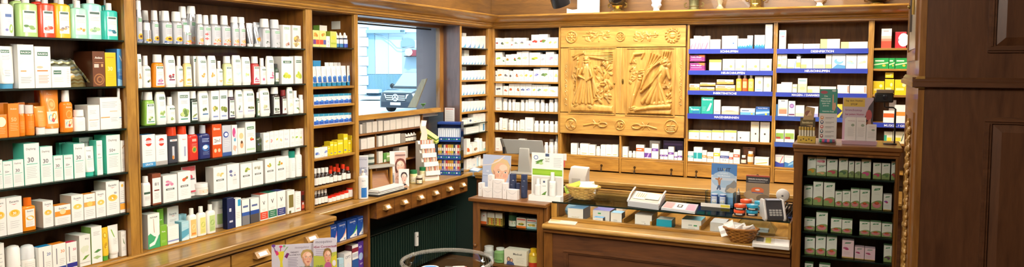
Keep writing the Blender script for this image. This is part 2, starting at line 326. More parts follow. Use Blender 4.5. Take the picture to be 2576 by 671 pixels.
def face(x, y, s, k=1., skin='e2b08e', hairc='c9a26a', side=1, lip='b8544e', full=False):
    """a printed head: hair, neck, face, features; s half height in page heights, k page height over width"""
    X = lambda a: x + a * s * k; Y = lambda b: y + b * s; E = lambda a, b, rx, ry, c: El(X(a), Y(b), rx * s * k, ry * s, c)
    def mixc(a, b, t): return ''.join('%02x' % int(int(a[i:i + 2], 16) * (1 - t) + int(b[i:i + 2], 16) * t) for i in (0, 2, 4))
    sh = mixc(skin, '6a3a28', .28); hi = mixc(skin, 'fff4ea', .45); hd = mixc(hairc, '2a1a10', .4); o = -.1 * side
    P_ = lambda pts, c: Po([(X(a), Y(b)) for a, b in pts], c)
    t = [P_([(-.85, -1.75), (.85, -1.75), (.62, -1.3), (.3, -1.15), (.26, -.5), (-.26, -.5), (-.3, -1.15), (-.62, -1.3)], sh), E(0, -1.5, .5, .22, skin)]
    t += [E(0, .34, .72, .74, hd), E(.04 * side, .36, .69, .7, hairc)] + ([E(-.55, -.1, .26, .8, hd), E(.55, -.1, .26, .8, hairc)] if full else [])
    t += [P_([(.58 * math.cos(a) * (1 if math.sin(a) > -.2 else 1 - .22 * (abs(math.sin(a)) - .2)), (.78 if math.sin(a) > 0 else .98) * math.sin(a)) for a in (i * math.pi / 12 for i in range(24))], skin)]
    t += [P_([(side * .58, .25), (side * .46, -.5), (side * .2, -.93), (side * .02, -.97), (side * .3, -.5), (side * .42, .1)], sh), E(-.18 * side, .42, .3, .24, hi), E(-.3 * side, -.18, .16, .14, mixc(skin, 'e08a78', .35)), E(.24 * side, -.18, .14, .13, mixc(skin, 'd07a68', .35))]
    t += [P_([(-.6, .2), (-.56, .5), (-.3, .76), (.1, .84), (.45, .7), (.58, .45), (.61, .15), (.68, .55), (.45, .98), (0, 1.09), (-.48, .98), (-.7, .5)], hairc)]
    for q in (-1, 1): cx = .25 * q + o; t += [P_([(cx - .13, .07), (cx - .05, .125), (cx + .05, .125), (cx + .13, .07), (cx + .05, .035), (cx - .05, .035)], 'f2ece6'), E(cx, .08, .048, .05, '4f6470'), E(cx, .08, .022, .024, '1a1a1e'), P_([(cx - .15, .07), (cx - .06, .145), (cx + .06, .145), (cx + .15, .07), (cx + .06, .125), (cx - .06, .125)], '4a3024'), P_([(cx - .17, .2), (cx + q * .02, .265), (cx + .17, .21), (cx + q * .02, .235)], hd)]
    t += [P_([(o + .02, .1), (o + side * .1, -.2), (o + side * .02, -.27), (o - side * .09, -.24)], mixc(skin, '8a5038', .22)), E(o - .02 * side, -.16, .03, .12, hi), P_([(o - .2, -.47), (o - .08, -.41), (o, -.43), (o + .08, -.41), (o + .2, -.47), (o, -.485)], lip), P_([(o - .2, -.475), (o, -.495), (o + .2, -.475), (o + .08, -.57), (o - .08, -.57)], mixc(lip, 'f0a898', .35)), E(o, -.64, .1, .02, sh)]
    return t
FR = ['c8402e', '5a6f3a', 'e0b84a', 'c85a3a', '7a86b0', '6a5a3a', 'c86a8a', 'c23a30', 'c8302a', 'e0c060', 'd8c070']
# ---------------------------------------------------------------- goods, shelf by shelf
PL = ('L', 0.); PB = ('B', 0.)
def oval(x0, x1, t, d, c, ac, bk=0, cap='f4f4f0', **k): return ('ov', x0, x1, t, d, c, cap, dict(bk=bk, art=[Rc(.12, .05, .88, .95, 'f0f2ea'), Rc(.2, .84, .8, .92, '47645a')] + Ln(.22, .78, .72, 3, .06) + blobs(ac, .26, .16, 4, len(d)), lz=(.08, .66), la=1.7, sh=.76, cr=.34, ch=.19, **k))
S = 'top shelf of leftmost bookcase'
row(S, PL, 1.818, [
 ('ov', 0, 38, -12, 'white body wash bottle', 'eef0f2', 'f4f4f0', dict(art=[Rc(.3, .72, .8, .86, '5a78b4')] + Ln(.3, .8, .6, 4, .07, 'a8b0d8') + [El(.75, .2, .16, .2, 'a9cf6a'), El(.4, .14, .12, .06, '8a8ac8')], lz=(.08, .62), la=1.7)),
 oval(33, 70, -20, 'rear pale green body wash bottle', 'bfe08c', ['7fae4a'], .09),
 oval(48, 100, -13, 'pale green body wash bottle', 'b6dc8e', ['8fb56a', '5c8a4a']),
 oval(86, 122, -18, 'rear red body wash bottle', 'dc3a22', ['c03020'], .09),
 oval(101, 142, -12, 'red pomegranate body wash bottle', 'e4492a', ['d84c34', 'f0a090']),
 oval(131, 178, -14, 'rear yellow body wash bottle', 'f4b420', ['c89030'], .09),
 oval(142, 181, -10, 'yellow body wash bottle', 'f6c22c', ['8a7a8a', 'c8b070']),
 oval(180, 212, -12, 'rear mint body wash bottle', '8fd8bc', ['7ab8a0'], .09),
 oval(182, 224, 1, 'mint body wash bottle with fruit picture', 'a6e2c8', ['e2a040', 'f0d8a0']),
 oval(214, 262, -13, 'large pale aqua body wash bottle', 'a4e4d6', ['b8d8a0', '90b890'], .02),
 oval(260, 285, -8, 'rear teal body wash bottle', '2cb8a8', ['2a8a90'], .09),
 oval(263, 302, 8, 'small teal body wash bottle', '2fc2b2', ['2a7a90', '60b8c8'])])
S = 'second shelf of leftmost bookcase'
row(S, PL, 1.602, [
 ('tube', 0, 43, 116, 'white tube with blue cap', W, '58a8d4', dict(ch=.12, art=plate(.9) + Ln(.2, .8, .78, 4, .04) + [El(.5, .3, .4, .14, 'cfe6f2'), El(.4, .45, .3, .1, 'dff0f6')] + Ln(.25, .7, .34, 4, .05), lz=(.16, .96), la=1.6, dr=.5)),
 ('c', 28, 60, 111, 'rear white haircare carton', W, plate(.86), dict(bk=.09)),
 ('c', 45, 86, 112, 'white haircare carton with pale blue water picture', W, plate(.82) + [El(.5, .45, .42, .16, 'd2e8f2'), El(.4, .35, .3, .1, 'e2f0f6'), Rc(.15, .38, .5, .41, 'e0a868')] + Ln(.15, .8, .25, 4, .04)),
 ('c', 88, 128, 117, 'white haircare carton with orange lettering', W, plate(.82) + [Rc(.12, .4, .8, .43, 'e08a48'), El(.3, .5, .2, .03, 'd8c8a8')] + Ln(.2, .85, .3, 6, .035, 'd89a68')),
 ('c', 130, 178, 167, 'short white haircare carton', W, plate(.72, x0=.1, x1=.5, hh=.09) + Ln(.12, .6, .45, 3, .08, 'd6c8a8') + Ln(.8, .94, .85, 8, .09, 'b89a78')),
 ('c', 233, 264, 129, 'brown sun care carton with spiral', '6b3a1c', [Tx(.5, .82, .62, 'Avène', 'f2e6da', .08)] + Ln(.15, .9, .68, 1, .05, 'd8a070') + [Rc(.12, .54, .5, .64, 'd8c8b8'), Rc(.7, .56, .85, .64, 'e0a060'), El(.5, .2, .44, .17, 'a8703e'), El(.5, .2, .36, .135, '6b3a1c'), El(.55, .2, .26, .1, 'a8703e'), El(.56, .2, .16, .06, '6b3a1c')], dict(sd='4a2512', tp='5a2f16', d=.13)),
 ('c', 265, 292, 132, 'yellow sun care carton', 'f2c418', [Tx(.45, .52, .5, '30', 'fbeeb0', .12), Rc(.1, .84, .8, .87, 'e0a010')] + Ln(.2, .8, .36, 4, .05, 'e2ac10'), dict(d=.07)),
 ('c', 295, 317, 123, 'blue sun care carton', '4f9cd8', [Tx(.5, .74, .55, 'V', 'eaf4fb', .16), Po([(0, .1), (1, .18), (1, .45), (0, .38)], '3a7cc0'), Po([(0, .0), (1, .02), (1, .12), (0, .2)], '8cc4ea')] + Ln(.15, .85, .45, 4, .05, 'bfdcf2'), dict(sd='2d62a8', tp='3a74b8', d=.08))])
# striped foil pouch leaning beside the brown carton
q = atX(192, 205, -.03); pr = root('pouch', (-.045, q.y, 1.603), 'gold and silver striped cloth pouch in clear film on second shelf of leftmost bookcase', 'pouch', rz=math.pi / 2)
m = MB(); w_ = .16; n = 15
for i in range(n):
    z0, z1 = .118 * i / n, .118 * (i + 1) / n; bul = .035 * math.sin(math.pi * min(i / n + .12, 1))
    b2 = .035 * math.sin(math.pi * min((i + 1) / n + .12, 1)); s0, s1 = -.32 * z0, -.32 * z1
    cc = mat(['d4b070', 'e0dccc', 'a8946a', 'ecd8a0', '8a8478'][i % 5] if i > 4 else ['d8b878', 'cf9f58', 'e0c890', 'b88a4a', 'dcc080'][i], .3, .5)
    for j in range(8):
        a, b = j / 8, (j + 1) / 8; zz = .006 * (j % 2)
        f = lambda u, z, bl, sx: (-w_ / 2 + u * w_ + sx, .04 - bl * math.sin(math.pi * (.1 + .8 * u)) + z * .15, z)
        m.poly([f(a, z0 + zz * (i > 0), bul, s0), f(b, z0 + (.006 - zz) * (i > 0), bul, s0), f(b, z1 + (.006 - zz), b2, s1), f(a, z1 + zz, b2, s1)], cc)
m.build('pouch_body', pr)
m = MB(); m.loft([[(-.09, .0, 0), (.09, 0, 0), (.09, .055, 0), (-.09, .055, 0)], [(-.1, .02, .06), (.06, .02, .06), (.06, .06, .06), (-.1, .06, .06)], [(-.115, .045, .13), (.015, .045, .13), (.015, .062, .13), (-.115, .062, .13)]], ACR()); m.build('film', pr)
S = 'third shelf of leftmost bookcase'
kid = [Rc(.1, .08, .9, .42, 'f6e6c8'), El(.35, .24, .16, .1, '58b0d0'), El(.62, .28, .18, .1, 'f0a030'), El(.5, .18, .12, .06, 'd85040')]
spir = [El(.5, .62, .3, .16, 'f8b060'), El(.5, .62, .22, .12, 'f28a1c'), El(.52, .62, .14, .07, 'f8b060')]
row(S, PL, 1.402, [
 ('c', -6, 18, 288, 'orange carton with white dome picture', ORA, [El(.4, .68, .5, .22, 'fbe6cc')] + Ln(.1, .8, .4, 4, .07, 'fbd0a0')),
 ('c', 0, 22, 258, 'rear plain orange carton', ORA, [], dict(bk=.09)),
 ('c', 21, 48, 260, 'orange sun care carton printed 50', ORA, [Tx(.5, .84, .6, 'Avène', 'fde0c0', .08), Tx(.5, .52, .6, '50', 'fbc890', .12)] + Ln(.15, .85, .4, 5, .05, 'fbc890'), dict(tp='e07a14')),
 ('c', 46, 64, 257, 'rear tall orange carton', 'ee8418', [], dict(bk=.09)),
 ('rd', 49, 66, 263, 'slim orange airless bottle with clear cap', ORA, 'e8ddd4', dict(ch=.28, cr=.95, art=Ln(.2, .8, .7, 5, .1, 'fbd0a0'), lz=(.1, .6))),
 ('c', 72, 113, 258, 'rear wide orange carton', 'e87c14', [], dict(bk=.09)),
 ('rd', 68, 91, 264, 'wide orange airless bottle with clear cap', ORA, 'e8ddd4', dict(ch=.28, cr=.9, art=Ln(.2, .8, .7, 5, .1, 'fbd0a0'), lz=(.1, .6))),
 ('tube', 92, 123, 267, 'small orange tube on white cap', 'f5952a', 'f4f4f0', dict(ch=.26, cr=.72, art=[Tx(.5, .8, .6, 'Avène', 'fde8d0', .1)] + Ln(.2, .8, .6, 4, .09, 'fbc890'), lz=(.28, .95), la=1.5)),
 ('tube', 93, 118, 226, 'rear dark orange tube', 'd96c12', 'e8e0d8', dict(bk=.1, ch=.2)),
 ('tube', 112, 158, 225, 'large orange tube with white picture label', ORA, 'f4f4f0', dict(ch=.12, cr=.86, dr=.5, art=[Tx(.5, .92, .5, 'Avène', 'fde0c0', .06)] + spir + kid, lz=(.16, .97), la=1.6)),
 ('spray', 159, 188, 227, 'orange spray bottle with white pump', ORA, 'f2f2ee', dict(ch=.27, cr=.6, sh=.64, dr=.9, e=2.2, art=[Tx(.5, .9, .6, 'Avène', 'fde0c0', .08)] + spir[:2] + kid, lz=(.06, .66), la=1.9)),
 ('ov', 189, 218, 276, 'small rounded white lotion bottle', W, 'f6f6f2', dict(ch=.3, cr=.8, sh=.55, art=Ln(.2, .8, .7, 4, .1), lz=(.1, .6), la=1.6)),
 ('c', 221, 251, 264, 'short white sun care carton', W, Ln(.15, .7, .78, 3, .06) + [Rc(.1, .4, .9, .42, 'e8a868')] + Ln(.15, .8, .3, 4, .05), dict(sd='d9d4cc', d=.09)),
 ('c', 252, 300, 245, 'wide white sun care carton', W, [Rc(.02, .36, .5, .39, 'e8a04a'), Rc(.5, .55, .9, .57, 'e0b080')] + Ln(.1, .9, .85, 4, .05) + Ln(.55, .9, .35, 3, .05), dict(sd='d4cec6', d=.09)),
 ('rd', 250, 263, 225, 'rear bottle with smoky cap', W, '8a8a92', dict(bk=.12, ch=.35, cr=.9)), ('rd', 265, 278, 225, 'rear bottle with smoky cap', W, '8a8a92', dict(bk=.12, ch=.35, cr=.9)),
 ('spray', 297, 318, 222, 'white spray bottle with nozzle cap', W, 'f6f6f2', dict(ch=.26, cr=.6, sh=.66, dr=.9, e=2.2, art=Ln(.2, .8, .9, 4, .08) + [Rc(.15, .3, .85, .34, '5a88c0')] + Ln(.2, .8, .24, 3, .07), lz=(.08, .66)))])
S = 'fourth shelf of leftmost bookcase'
D = dict(sd='5ed6bd', tp='74e0ca')
row(S, PL, 1.193, [
 ('c', -8, 7, 402, 'narrow sun milk carton cut by the photo edge', W, day('50'), D), ('c', 8, 32, 405, 'short teal sided carton printed 50', W, day('50', 1), D), ('c', 33, 60, 401, 'short teal sided carton printed 30', W, day('30'), D),
 ('c', 61, 100, 360, 'largest teal sided carton printed 30', W, day('30'), dict(D, d=.075)), ('c', 102, 133, 368, 'tall teal sided carton printed 30', W, day('30'), D),
 ('c', 135, 159, 391, 'small teal sided carton printed 30', W, day('30'), D), ('c', 161, 184, 389, 'small teal sided carton printed 50', W, day('50', 1), D),
 ('c', 186, 214, 361, 'teal sided carton printed 30 beside the white tube', W, day('30'), dict(D, d=.08)),
 ('c', 150, 166, 358, 'rear teal carton', '4cc8ae', [], dict(bk=.1, tp='55c9b2')), ('c', 168, 184, 357, 'rear teal carton', '4cc8ae', [], dict(bk=.1, tp='55c9b2')),
 ('c', 200, 235, 345, 'rear white topped sun milk carton', W, day('50', 1), dict(D, bk=.1)),
 ('tube', 216, 243, 368, 'white sun milk tube with teal cap', W, TEAL, dict(ch=.14, art=day('30'), lz=(.18, .96), la=1.5)),
 ('c', 243.5, 258, 353, 'teal sided carton behind the white tube', W, day('50', 1), dict(D, d=.05)),
 ('c', 268, 303, 339, 'tall teal sided carton printed 50', W, day('50', 1), dict(D, d=.085)),
 ('c', 304, 320.5, 353, 'white carton with brown chevron', 'f1f0ea', [Po([(.2, .76), (.5, .86), (.8, .76), (.72, .75), (.5, .82), (.28, .75)], 'b07a3a')] + Ln(.15, .85, .62, 2, .04) + Ln(.15, .85, .4, 7, .045))])
S = 'fifth shelf of leftmost bookcase'
row(S, PL, .9965, [
 ('c', -14, 16, 500, 'white sun lotion carton cut by the photo edge', W, euc()), ('c', 17, 56, 495, 'tall white sun lotion carton with yellow emblem', W, euc('30'), dict(sd='dcd8d0')),
 ('ov', 58, 93, 497, 'amber sun oil bottle with orange cap', 'e88c14', 'e86f12', dict(ch=.24, cr=.55, sh=.7, art=[Rc(.1, .04, .9, .96, 'f4efe6'), Tx(.5, .86, .6, 'Eucerin', '6e6e74', .08), El(.5, .5, .34, .12, 'f5b527')] + Ln(.2, .8, .3, 4, .06), lz=(.1, .68), la=1.6)),
 ('c', 108, 134, 505, 'white sun carton with yellow emblem', W, euc('50'), dict(sd='c9c2b4', d=.09)),
 ('c', 138, 178, 515, 'squat orange banded cream carton', W, [Tx(.5, .84, .5, 'Eucerin', '6e6e74', .1), Rc(0, .44, 1, .7, 'f0962a'), El(.5, .66, .2, .14, 'f7d9a0')] + Ln(.15, .85, .3, 4, .08), dict(tp='f0962a')),
 ('c', 180, 210, 490, 'white sun carton with pale yellow emblem', W, euc('30', 'f2c84e'), dict(sd='cfc8ba', d=.08)),
 ('c', 211.5, 240, 487, 'white sun carton with orange lid', W, [Tx(.5, .84, .5, 'Eucerin', '6e6e74', .1), Rc(0, .5, 1, .68, 'f4ac50'), El(.5, .6, .25, .1, 'f9cf6a')] + Ln(.15, .85, .35, 4, .07), dict(tp='f0962a')),
 ('c', 241.5, 266, 480, 'slim white sun carton', W, euc('50', 'f2c84e'), dict(sd='d4cec2')),
 ('c', 267, 300, 455, 'tallest white sun carton with pale emblem', W, euc('', 'f2b838', .5) + [Tx(.7, .64, .3, '50', '55555a', .06)], dict(sd='cfc8ba', d=.085)),
 ('c', 301.5, 325, 456, 'white carton with orange foot band', W, [Rc(0, .1, 1, .3, 'f2a838'), Rc(0, .31, 1, .33, '5a88b8'), El(.5, .88, .2, .05, 'f2b838')] + Ln(.2, .8, .7, 5, .06), {})])
S = 'bottom ledge of leftmost bookcase'
row(S, PL, .786, [
 ('c', -12, 12, 612, 'small white carton cut by the photo edge', W, pill()), ('roll', 14, 34, 622, 'rear white roll-on deodorant', W, 'f6f6f2', dict(ch=.5, cr=.95, bk=.08)),
 ('roll', 26, 60, 618, 'white roll-on deodorant with tall cap', W, 'fafaf6', dict(ch=.55, cr=.98, art=Ln(.1, .9, .8, 3, .2), lz=(.06, .4))),
 ('roll', 62, 96, 616, 'white roll-on deodorant with clear dome cap', W, 'e6eaec', dict(ch=.4, cr=.96, art=Ln(.1, .9, .85, 5, .12) + [Rc(.1, .2, .9, .28, 'e09a80')], lz=(.06, .55))),
 ('c', 98, 131, 619, 'white carton with blue lid printed 20', W, [Tx(.76, .72, .3, '20', '4a6aa8', .14), Rc(.3, .3, .38, .85, '8a8a90')] + Ln(.5, .9, .45, 4, .06) + [Rc(0, 0, 1, .1, '28489c')], dict(tp='1f8cc8')),
 ('c', 133, 166, 612, 'white carton with orange lid printed 30', W, [Tx(.76, .72, .3, '30', 'e08a4a', .14), Rc(.25, .3, .33, .85, '8a8a90')] + Ln(.5, .9, .45, 4, .06) + [Rc(0, 0, 1, .2, '28489c')], dict(tp='f08c20')),
 ('c', 168, 194, 608, 'white carton with pink lid printed 50', W, [Tx(.76, .72, .3, '50', 'd04a7a', .14), Rc(.2, .3, .3, .85, '8a8a90')] + Ln(.5, .9, .45, 4, .06) + [Rc(0, .08, 1, .24, '2a2f8c')], dict(tp='d8345c')),
 ('c', 200, 228, 590, 'grey white carton with green leaf', 'efefe8', [Tx(.7, .86, .34, 'POLI', '4a4a48', .08)] + blobs(['dde6d0'], .55, .2, 6, 4) + [Po([(.2, .2), (.5, .32), (.9, .34), (.5, .22)], '6f9a3e'), Rc(0, .1, 1, .13, 'c8c8c0')], dict(sd='c9c6ba', d=.1)),
 ('c', 230, 257, 569, 'tall white carton with green side and leaf', W, Ln(.2, .8, .85, 3, .04) + [Po([(.2, .3), (.6, .37), (.95, .34), (.5, .28)], '4f8a4a'), Po([(.1, .16), (.5, .2), (.9, .16), (.5, .1)], 'a9c48a')], dict(sd='86b050', d=.07)),
 ('tube', 258, 277, 572, 'yellow gel tube with green cap', 'e8c02c', '5aa838', dict(ch=.14, art=[El(.5, .75, .35, .12, 'c89a18'), El(.5, .75, .2, .08, 'f0d860')] + blobs(['c89a18', 'f2dc70'], .35, .2, 5, 3), lz=(.18, .95), la=1.4)),
 ('tube', 278, 304, 566, 'white tube with green leaf', W, 'f4f4f0', dict(ch=.14, art=[Po([(.15, .9), (.3, .9), (.6, .55), (.4, .62)], '8fbf5a')] + Ln(.3, .8, .5, 4, .06), lz=(.2, .95), la=1.5)),
 ('c', 305, 329, 579, 'small white carton with dark green leaf', W, [Po([(.3, .75), (.42, .68), (.7, .45), (.45, .52)], '4a7d3e')] + Ln(.2, .8, .84, 2, .05) + Ln(.2, .8, .34, 3, .05), dict(sd='d8d4cc'))])
# ---- wide bookcase
S = 'top shelf of wide bookcase'
def can(x0, x1, t, d, fl, band=None, cap='f0f0ec', bk=0, **k):
    o = dict(bk=bk, ch=.3, cr=.86, sh=.64, bm=mat('d2d5da', .25, .6), art=canart(fl, band), lz=(.03, .62), la=2.1); o.update(k); return ('can', x0, x1, t, d, 'c9ccd2', cap, o)
row(S, PL, 1.808, [
 can(346, 361, 1, 'tall silver hairspray can with sunflower', sun(), '3a5a9c', ch=.22), can(363, 380, 26, 'rear silver hairspray can', sun(), None, bk=.07),
 can(366, 386, 57, 'short hairspray can with big white cap', sun(), '3a5a9c', ch=.5), can(387, 403, 26, 'silver hairspray can with sunflower and grey cap', sun(), '3a5a9c', cap='dcdcda'),
 can(404, 413, 28, 'rear slim hairspray can', sun(), None, bk=.07), can(413, 440, 27, 'silver setting foam can with sunflower', sun(), '3a5a9c', cr=.66),
 can(441.5, 464, 29, 'silver hairspray can with sunflower and wide cap', sun(), '3a5a9c', cap='e6e6e2'),
 can(458, 476, 16, 'rear tall hairspray can', orangef(), None, bk=.07), can(480, 500, 15, 'tallest silver hairspray can with orange flowers', orangef(), 'd86a4a', ch=.2, bk=.05),
 can(466, 487, 63, 'short orange flower can with white cap', orangef(), 'd86a4a', ch=.42), can(500, 515.5, 36, 'slim orange flower hairspray can', orangef(), 'd86a4a', cap='e6e6e4'),
 can(516, 536, 38, 'silver foam can with red crosses', [Rc(.1, .55, .45, .6, 'c83a34'), Rc(.24, .5, .32, .65, 'c83a34'), Rc(.1, .3, .45, .35, 'c83a34'), Rc(.24, .25, .32, .4, 'c83a34')], None, cr=.62),
 can(537, 562, 37, 'orange flower setting foam can', orangef(), 'd86a4a', cr=.62), can(563, 586.5, 39, 'orange flower foam can beside twin cans', orangef(), 'd86a4a', cr=.62),
 can(589, 605.5, 42, 'twin boxed hairspray can', orangef(), 'd86a4a', ch=.2), can(606, 622, 43, 'twin boxed hairspray can', orangef(), 'd86a4a', ch=.2),
 ('tube', 626, 643, 58, 'leaning silver hair gel tube', 'c4c8ce', 'f0f0ec', dict(bm=mat('b9bdc4', .25, .8), ch=.12, up=.004, bk=.03)), ('tube', 644, 662, 56, 'leaning silver hair gel tube', 'c4c8ce', 'f0f0ec', dict(bm=mat('b9bdc4', .25, .8), ch=.12, up=.004, bk=.03, art=orangef(), lz=(.1, .9))),
 can(665, 685, 47, 'silver hairspray can with dark leaf', [El(.5, .22, .24, .07, '5a6a5a'), El(.4, .28, .1, .04, '3f5044')], None), can(690, 710.5, 49, 'silver hairspray can with clear cap', [El(.55, .22, .24, .07, '5a6a5a')], None, cap='cfd4d8', ch=.32),
 ('c', 712, 731, 63, 'white carton with small bottle picture', 'f0eee8', plate(.86, '7fae8e') + [Rc(.3, .3, .6, .62, 'e2e2da'), Rc(.36, .62, .54, .72, 'ffffff')] + blobs(['a06a5a', 'c8a8a0'], .16, .16, 5, 2)),
 ('c', 736, 757, 64, 'white carton with brown blossom picture', 'f0eee8', plate(.84, '7fae8e', x0=.1, x1=.6) + blobs(['a8906a', 'c8b48a', '8a6a4a', 'e0c060'], .42, .24, 9, 7) + blobs(['b09a6a', 'e8d090'], .2, .2, 5, 9))])
S = 'second shelf of wide bookcase'
def flat(x0, x1, t, d, cols, seed, band=None, bk=0, **k): return ('sl', x0, x1, t, d, 'f2f2ec', 'ecece6', dict(bk=bk, art=hair(cols, seed, band), lz=(.14, .94), la=1.5, **k))
def clr(x0, x1, t, d, c, cols, seed, band=None, bk=0, cap='f2f2ee', **k): return ('ov', x0, x1, t, d, c, cap, dict(bk=bk, ch=.24, cr=.62, sh=.66, ts=.82, art=[Rc(.06, .02, .94, .98, 'eef0e8')] + hair(cols, seed, band, .9), lz=(.04, .66), la=1.6, **k))
def spr(x0, x1, t, d, cols, seed, bk=0): return ('spray', x0, x1, t, d, 'f2f2ec', 'f6f6f2', dict(bk=bk, ch=.3, cr=.5, sh=.58, dr=.9, e=2.2, art=hair(cols, seed, y=.9), lz=(.05, .62), la=1.8))
row(S, PL, 1.5895, [
 flat(347, 359, 136, 'white conditioner bottle against left post', ['c8a060'], 1), spr(362, 384, 140, 'white hair lotion spray bottle', ['3a4a2a', 'c8b060', '6a7a3a'], 2),
 ('ov', 386, 396, 138, 'rear white capped bottle', 'e8a030', 'f2f2ee', dict(bk=.08, ch=.24, cr=.7)), clr(388, 418, 137, 'amber shampoo bottle', 'e88a10', ['b05a9a', 'd8a8b0', 'c890c0'], 3, 'b04a80'),
 flat(419, 446, 139, 'white conditioner bottle with purple twig picture', ['8a5a6a', 'a8343e', '7a4a5a'], 4, '8a3a5a'), spr(448, 464, 141, 'slim white hair spray bottle', ['d0a060'], 5),
 clr(465, 486, 140, 'pale yellow shampoo bottle', 'ecd58a', ['e0a850', 'f0c878'], 6, 'e8c860'), ('c', 487, 500, 141, 'slim white haircare carton', W, plate(.86), dict(bk=.03)),
 flat(501, 525, 141, 'white bottle with orange wheat picture', ['e2a85a', 'e8b878'], 7), flat(527, 548, 140, 'white bottle with wheat ear picture', ['e2b05a', 'd89a48'], 8),
 spr(549.5, 564, 153, 'small white spray bottle with wheat picture', ['e8b878'], 9), clr(565.5, 588, 141, 'pale green shampoo bottle', 'd3d89a', ['b8c86a', 'd8e0a0'], 10, 'cfd878'),
 flat(589, 611, 139, 'white bottle with pale blue picture', ['b8dce4', 'c8e0d8'], 11), flat(612.5, 634, 143, 'white bottle with pale lime picture', ['c8d88a', 'b8d8c8'], 12),
 clr(636, 656.5, 142, 'red shampoo bottle', 'b83434', ['c84a7a', 'e08aa8'], 13, 'c83a6a'), spr(657.5, 673.5, 146, 'small white spray bottle with pink picture', ['e08aa8', 'c85a80'], 14),
 flat(674.5, 693, 141, 'white bottle with pink blossom picture', ['e08ab0', 'c86a90'], 15, 'c84a80'), ('rd', 694, 704, 160, 'small dark green tincture bottle', '2c4434', '33383a', dict(ch=.2, cr=.6, art=[Rc(.1, .1, .9, .9, 'eef0e8')] + blobs(['a8b85a'], .3, .2, 4, 3))),
 ('c', 708, 738, 142, 'white carton with yellow green grape picture', W, plate(.8) + blobs(['c8d04a', 'e0d860', '9ab03a'], .3, .17, 7, 16), dict(sd='e0ddd4')), ('c', 742, 765, 141, 'white carton with lime grape picture', W, plate(.8) + blobs(['b8cc4a', 'd8dc60'], .3, .2, 7, 17), dict(sd='d8d4cc'))])
S = 'third shelf of wide bookcase'
row(S, PL, 1.403, [
 clr(355, 367, 231, 'rear green shampoo bottle', '4a7a34', ['6a9a4a'], 18, bk=.07), clr(364, 395, 231, 'bright green shampoo bottle', '86b848', ['7aa04a', 'c8d898'], 19, '5a9a8a'),
 flat(396, 422, 231, 'white bottle with horsetail picture', ['9ab86a', 'c8d8a0'], 20, '7ab89a'), spr(423.5, 446, 244, 'short white spray bottle', ['8aa85a', 'd8e0b0'], 21),
 ('c', 448, 478, 230, 'white carton with green sprig picture', W, plate(.84) + Ln(.25, .8, .7, 3, .04) + blobs(['9ab86a', '6a8a4a', 'c8d890'], .32, .2, 8, 22) + [Rc(.2, .1, .8, .14, '5aa08a')], dict(sd='dcdad2')),
 clr(479.5, 501, 229, 'black green shampoo bottle', '23382c', ['7a8a4a', 'a8b878'], 23, '2a5a9a'), flat(503, 530, 229, 'white bottle with dark twig picture', ['5a6a3a', '8a9a5a'], 24, '3a6a9a'),
 ('c', 531.5, 552, 228, 'white haircare carton with orange lid', W, plate(.76) + blobs(['8a9a4a', 'e0c878'], .38, .16, 5, 25) + [Rc(.2, .1, .8, .15, '8a9ac8')], dict(tp='d8793a')), ('c', 553, 573, 226, 'white haircare carton with olive sprig', W, plate(.76) + blobs(['6a7a3a', '8a9a4a'], .36, .18, 6, 26) + [Rc(.2, .1, .8, .15, '8a9ac8')]),
 clr(574.5, 594, 226, 'dark plum shampoo bottle', '3a2a3e', ['7a8a6a', '5a6a5a'], 27, '3a4a7a'), flat(595.5, 614.5, 226, 'white bottle with grey sprig picture', ['8a9a8a', '6a7a5a'], 28, 'a8a8c8'),
 flat(616, 646, 224, 'broad white bottle with rosemary picture', ['6a7a4a', '8a9a6a', '5a5a4a'], 29, 'a8a8c8'), clr(647, 654, 232, 'slim dark green bottle', '3a5a3e', ['a8c878'], 30),
 flat(657, 683, 222, 'white bottle with pale herb picture', ['c8d0a8', 'b8b890'], 31, '9a9a98'), clr(686, 708, 219, 'black shampoo bottle', '1f1a18', ['5a6a5a', '9aa89a'], 32, '4a4a4a'),
 clr(709, 724, 226, 'dark bottle with red neck', '3a1a20', ['c8a8a0', '7a2a30'], 33, cap='7c1f24'), flat(725.5, 740, 219, 'slim tall white bottle', ['d8e0c0'], 34),
 spr(741, 757, 228, 'white spray bottle with green herb', ['7a9a5a'], 35), ('rd', 758, 769, 238, 'plain white bottle by right post', 'f0f0ea', 'f4f4f0', dict(ch=.2, cr=.8))])
S = 'fourth shelf of wide bookcase'
def alp(c='d8402e'): return [Po([(.2, .76), (.35, .88), (.5, .9), (.65, .88), (.8, .76), (.65, .65), (.5, .63), (.35, .65)], c), Rc(.16, .72, .84, .81, 'ffffff'), Tx(.5, .765, .5, 'Alpecin', c, .06)]
small = [('663', 678, 334, 'e0c8a0'), ('679', 689.5, 331, 'e0a0a0'), ('690', 701.5, 329, 'f0d040'), ('702', 713.5, 328, 'd8d090'), ('714', 728, 326, 'c8c8d0'), ('729.5', 741.5, 325, 'c0d0b0'), ('742', 752, 325, '9ac04a'), ('752.5', 764, 323, 'c8d860')]
nm_ = ['with beige dot', 'with pink dot', 'with yellow patch', 'with straw patch', 'with grey lettering', 'with pale green patch', 'with green dots', 'with lime patch']
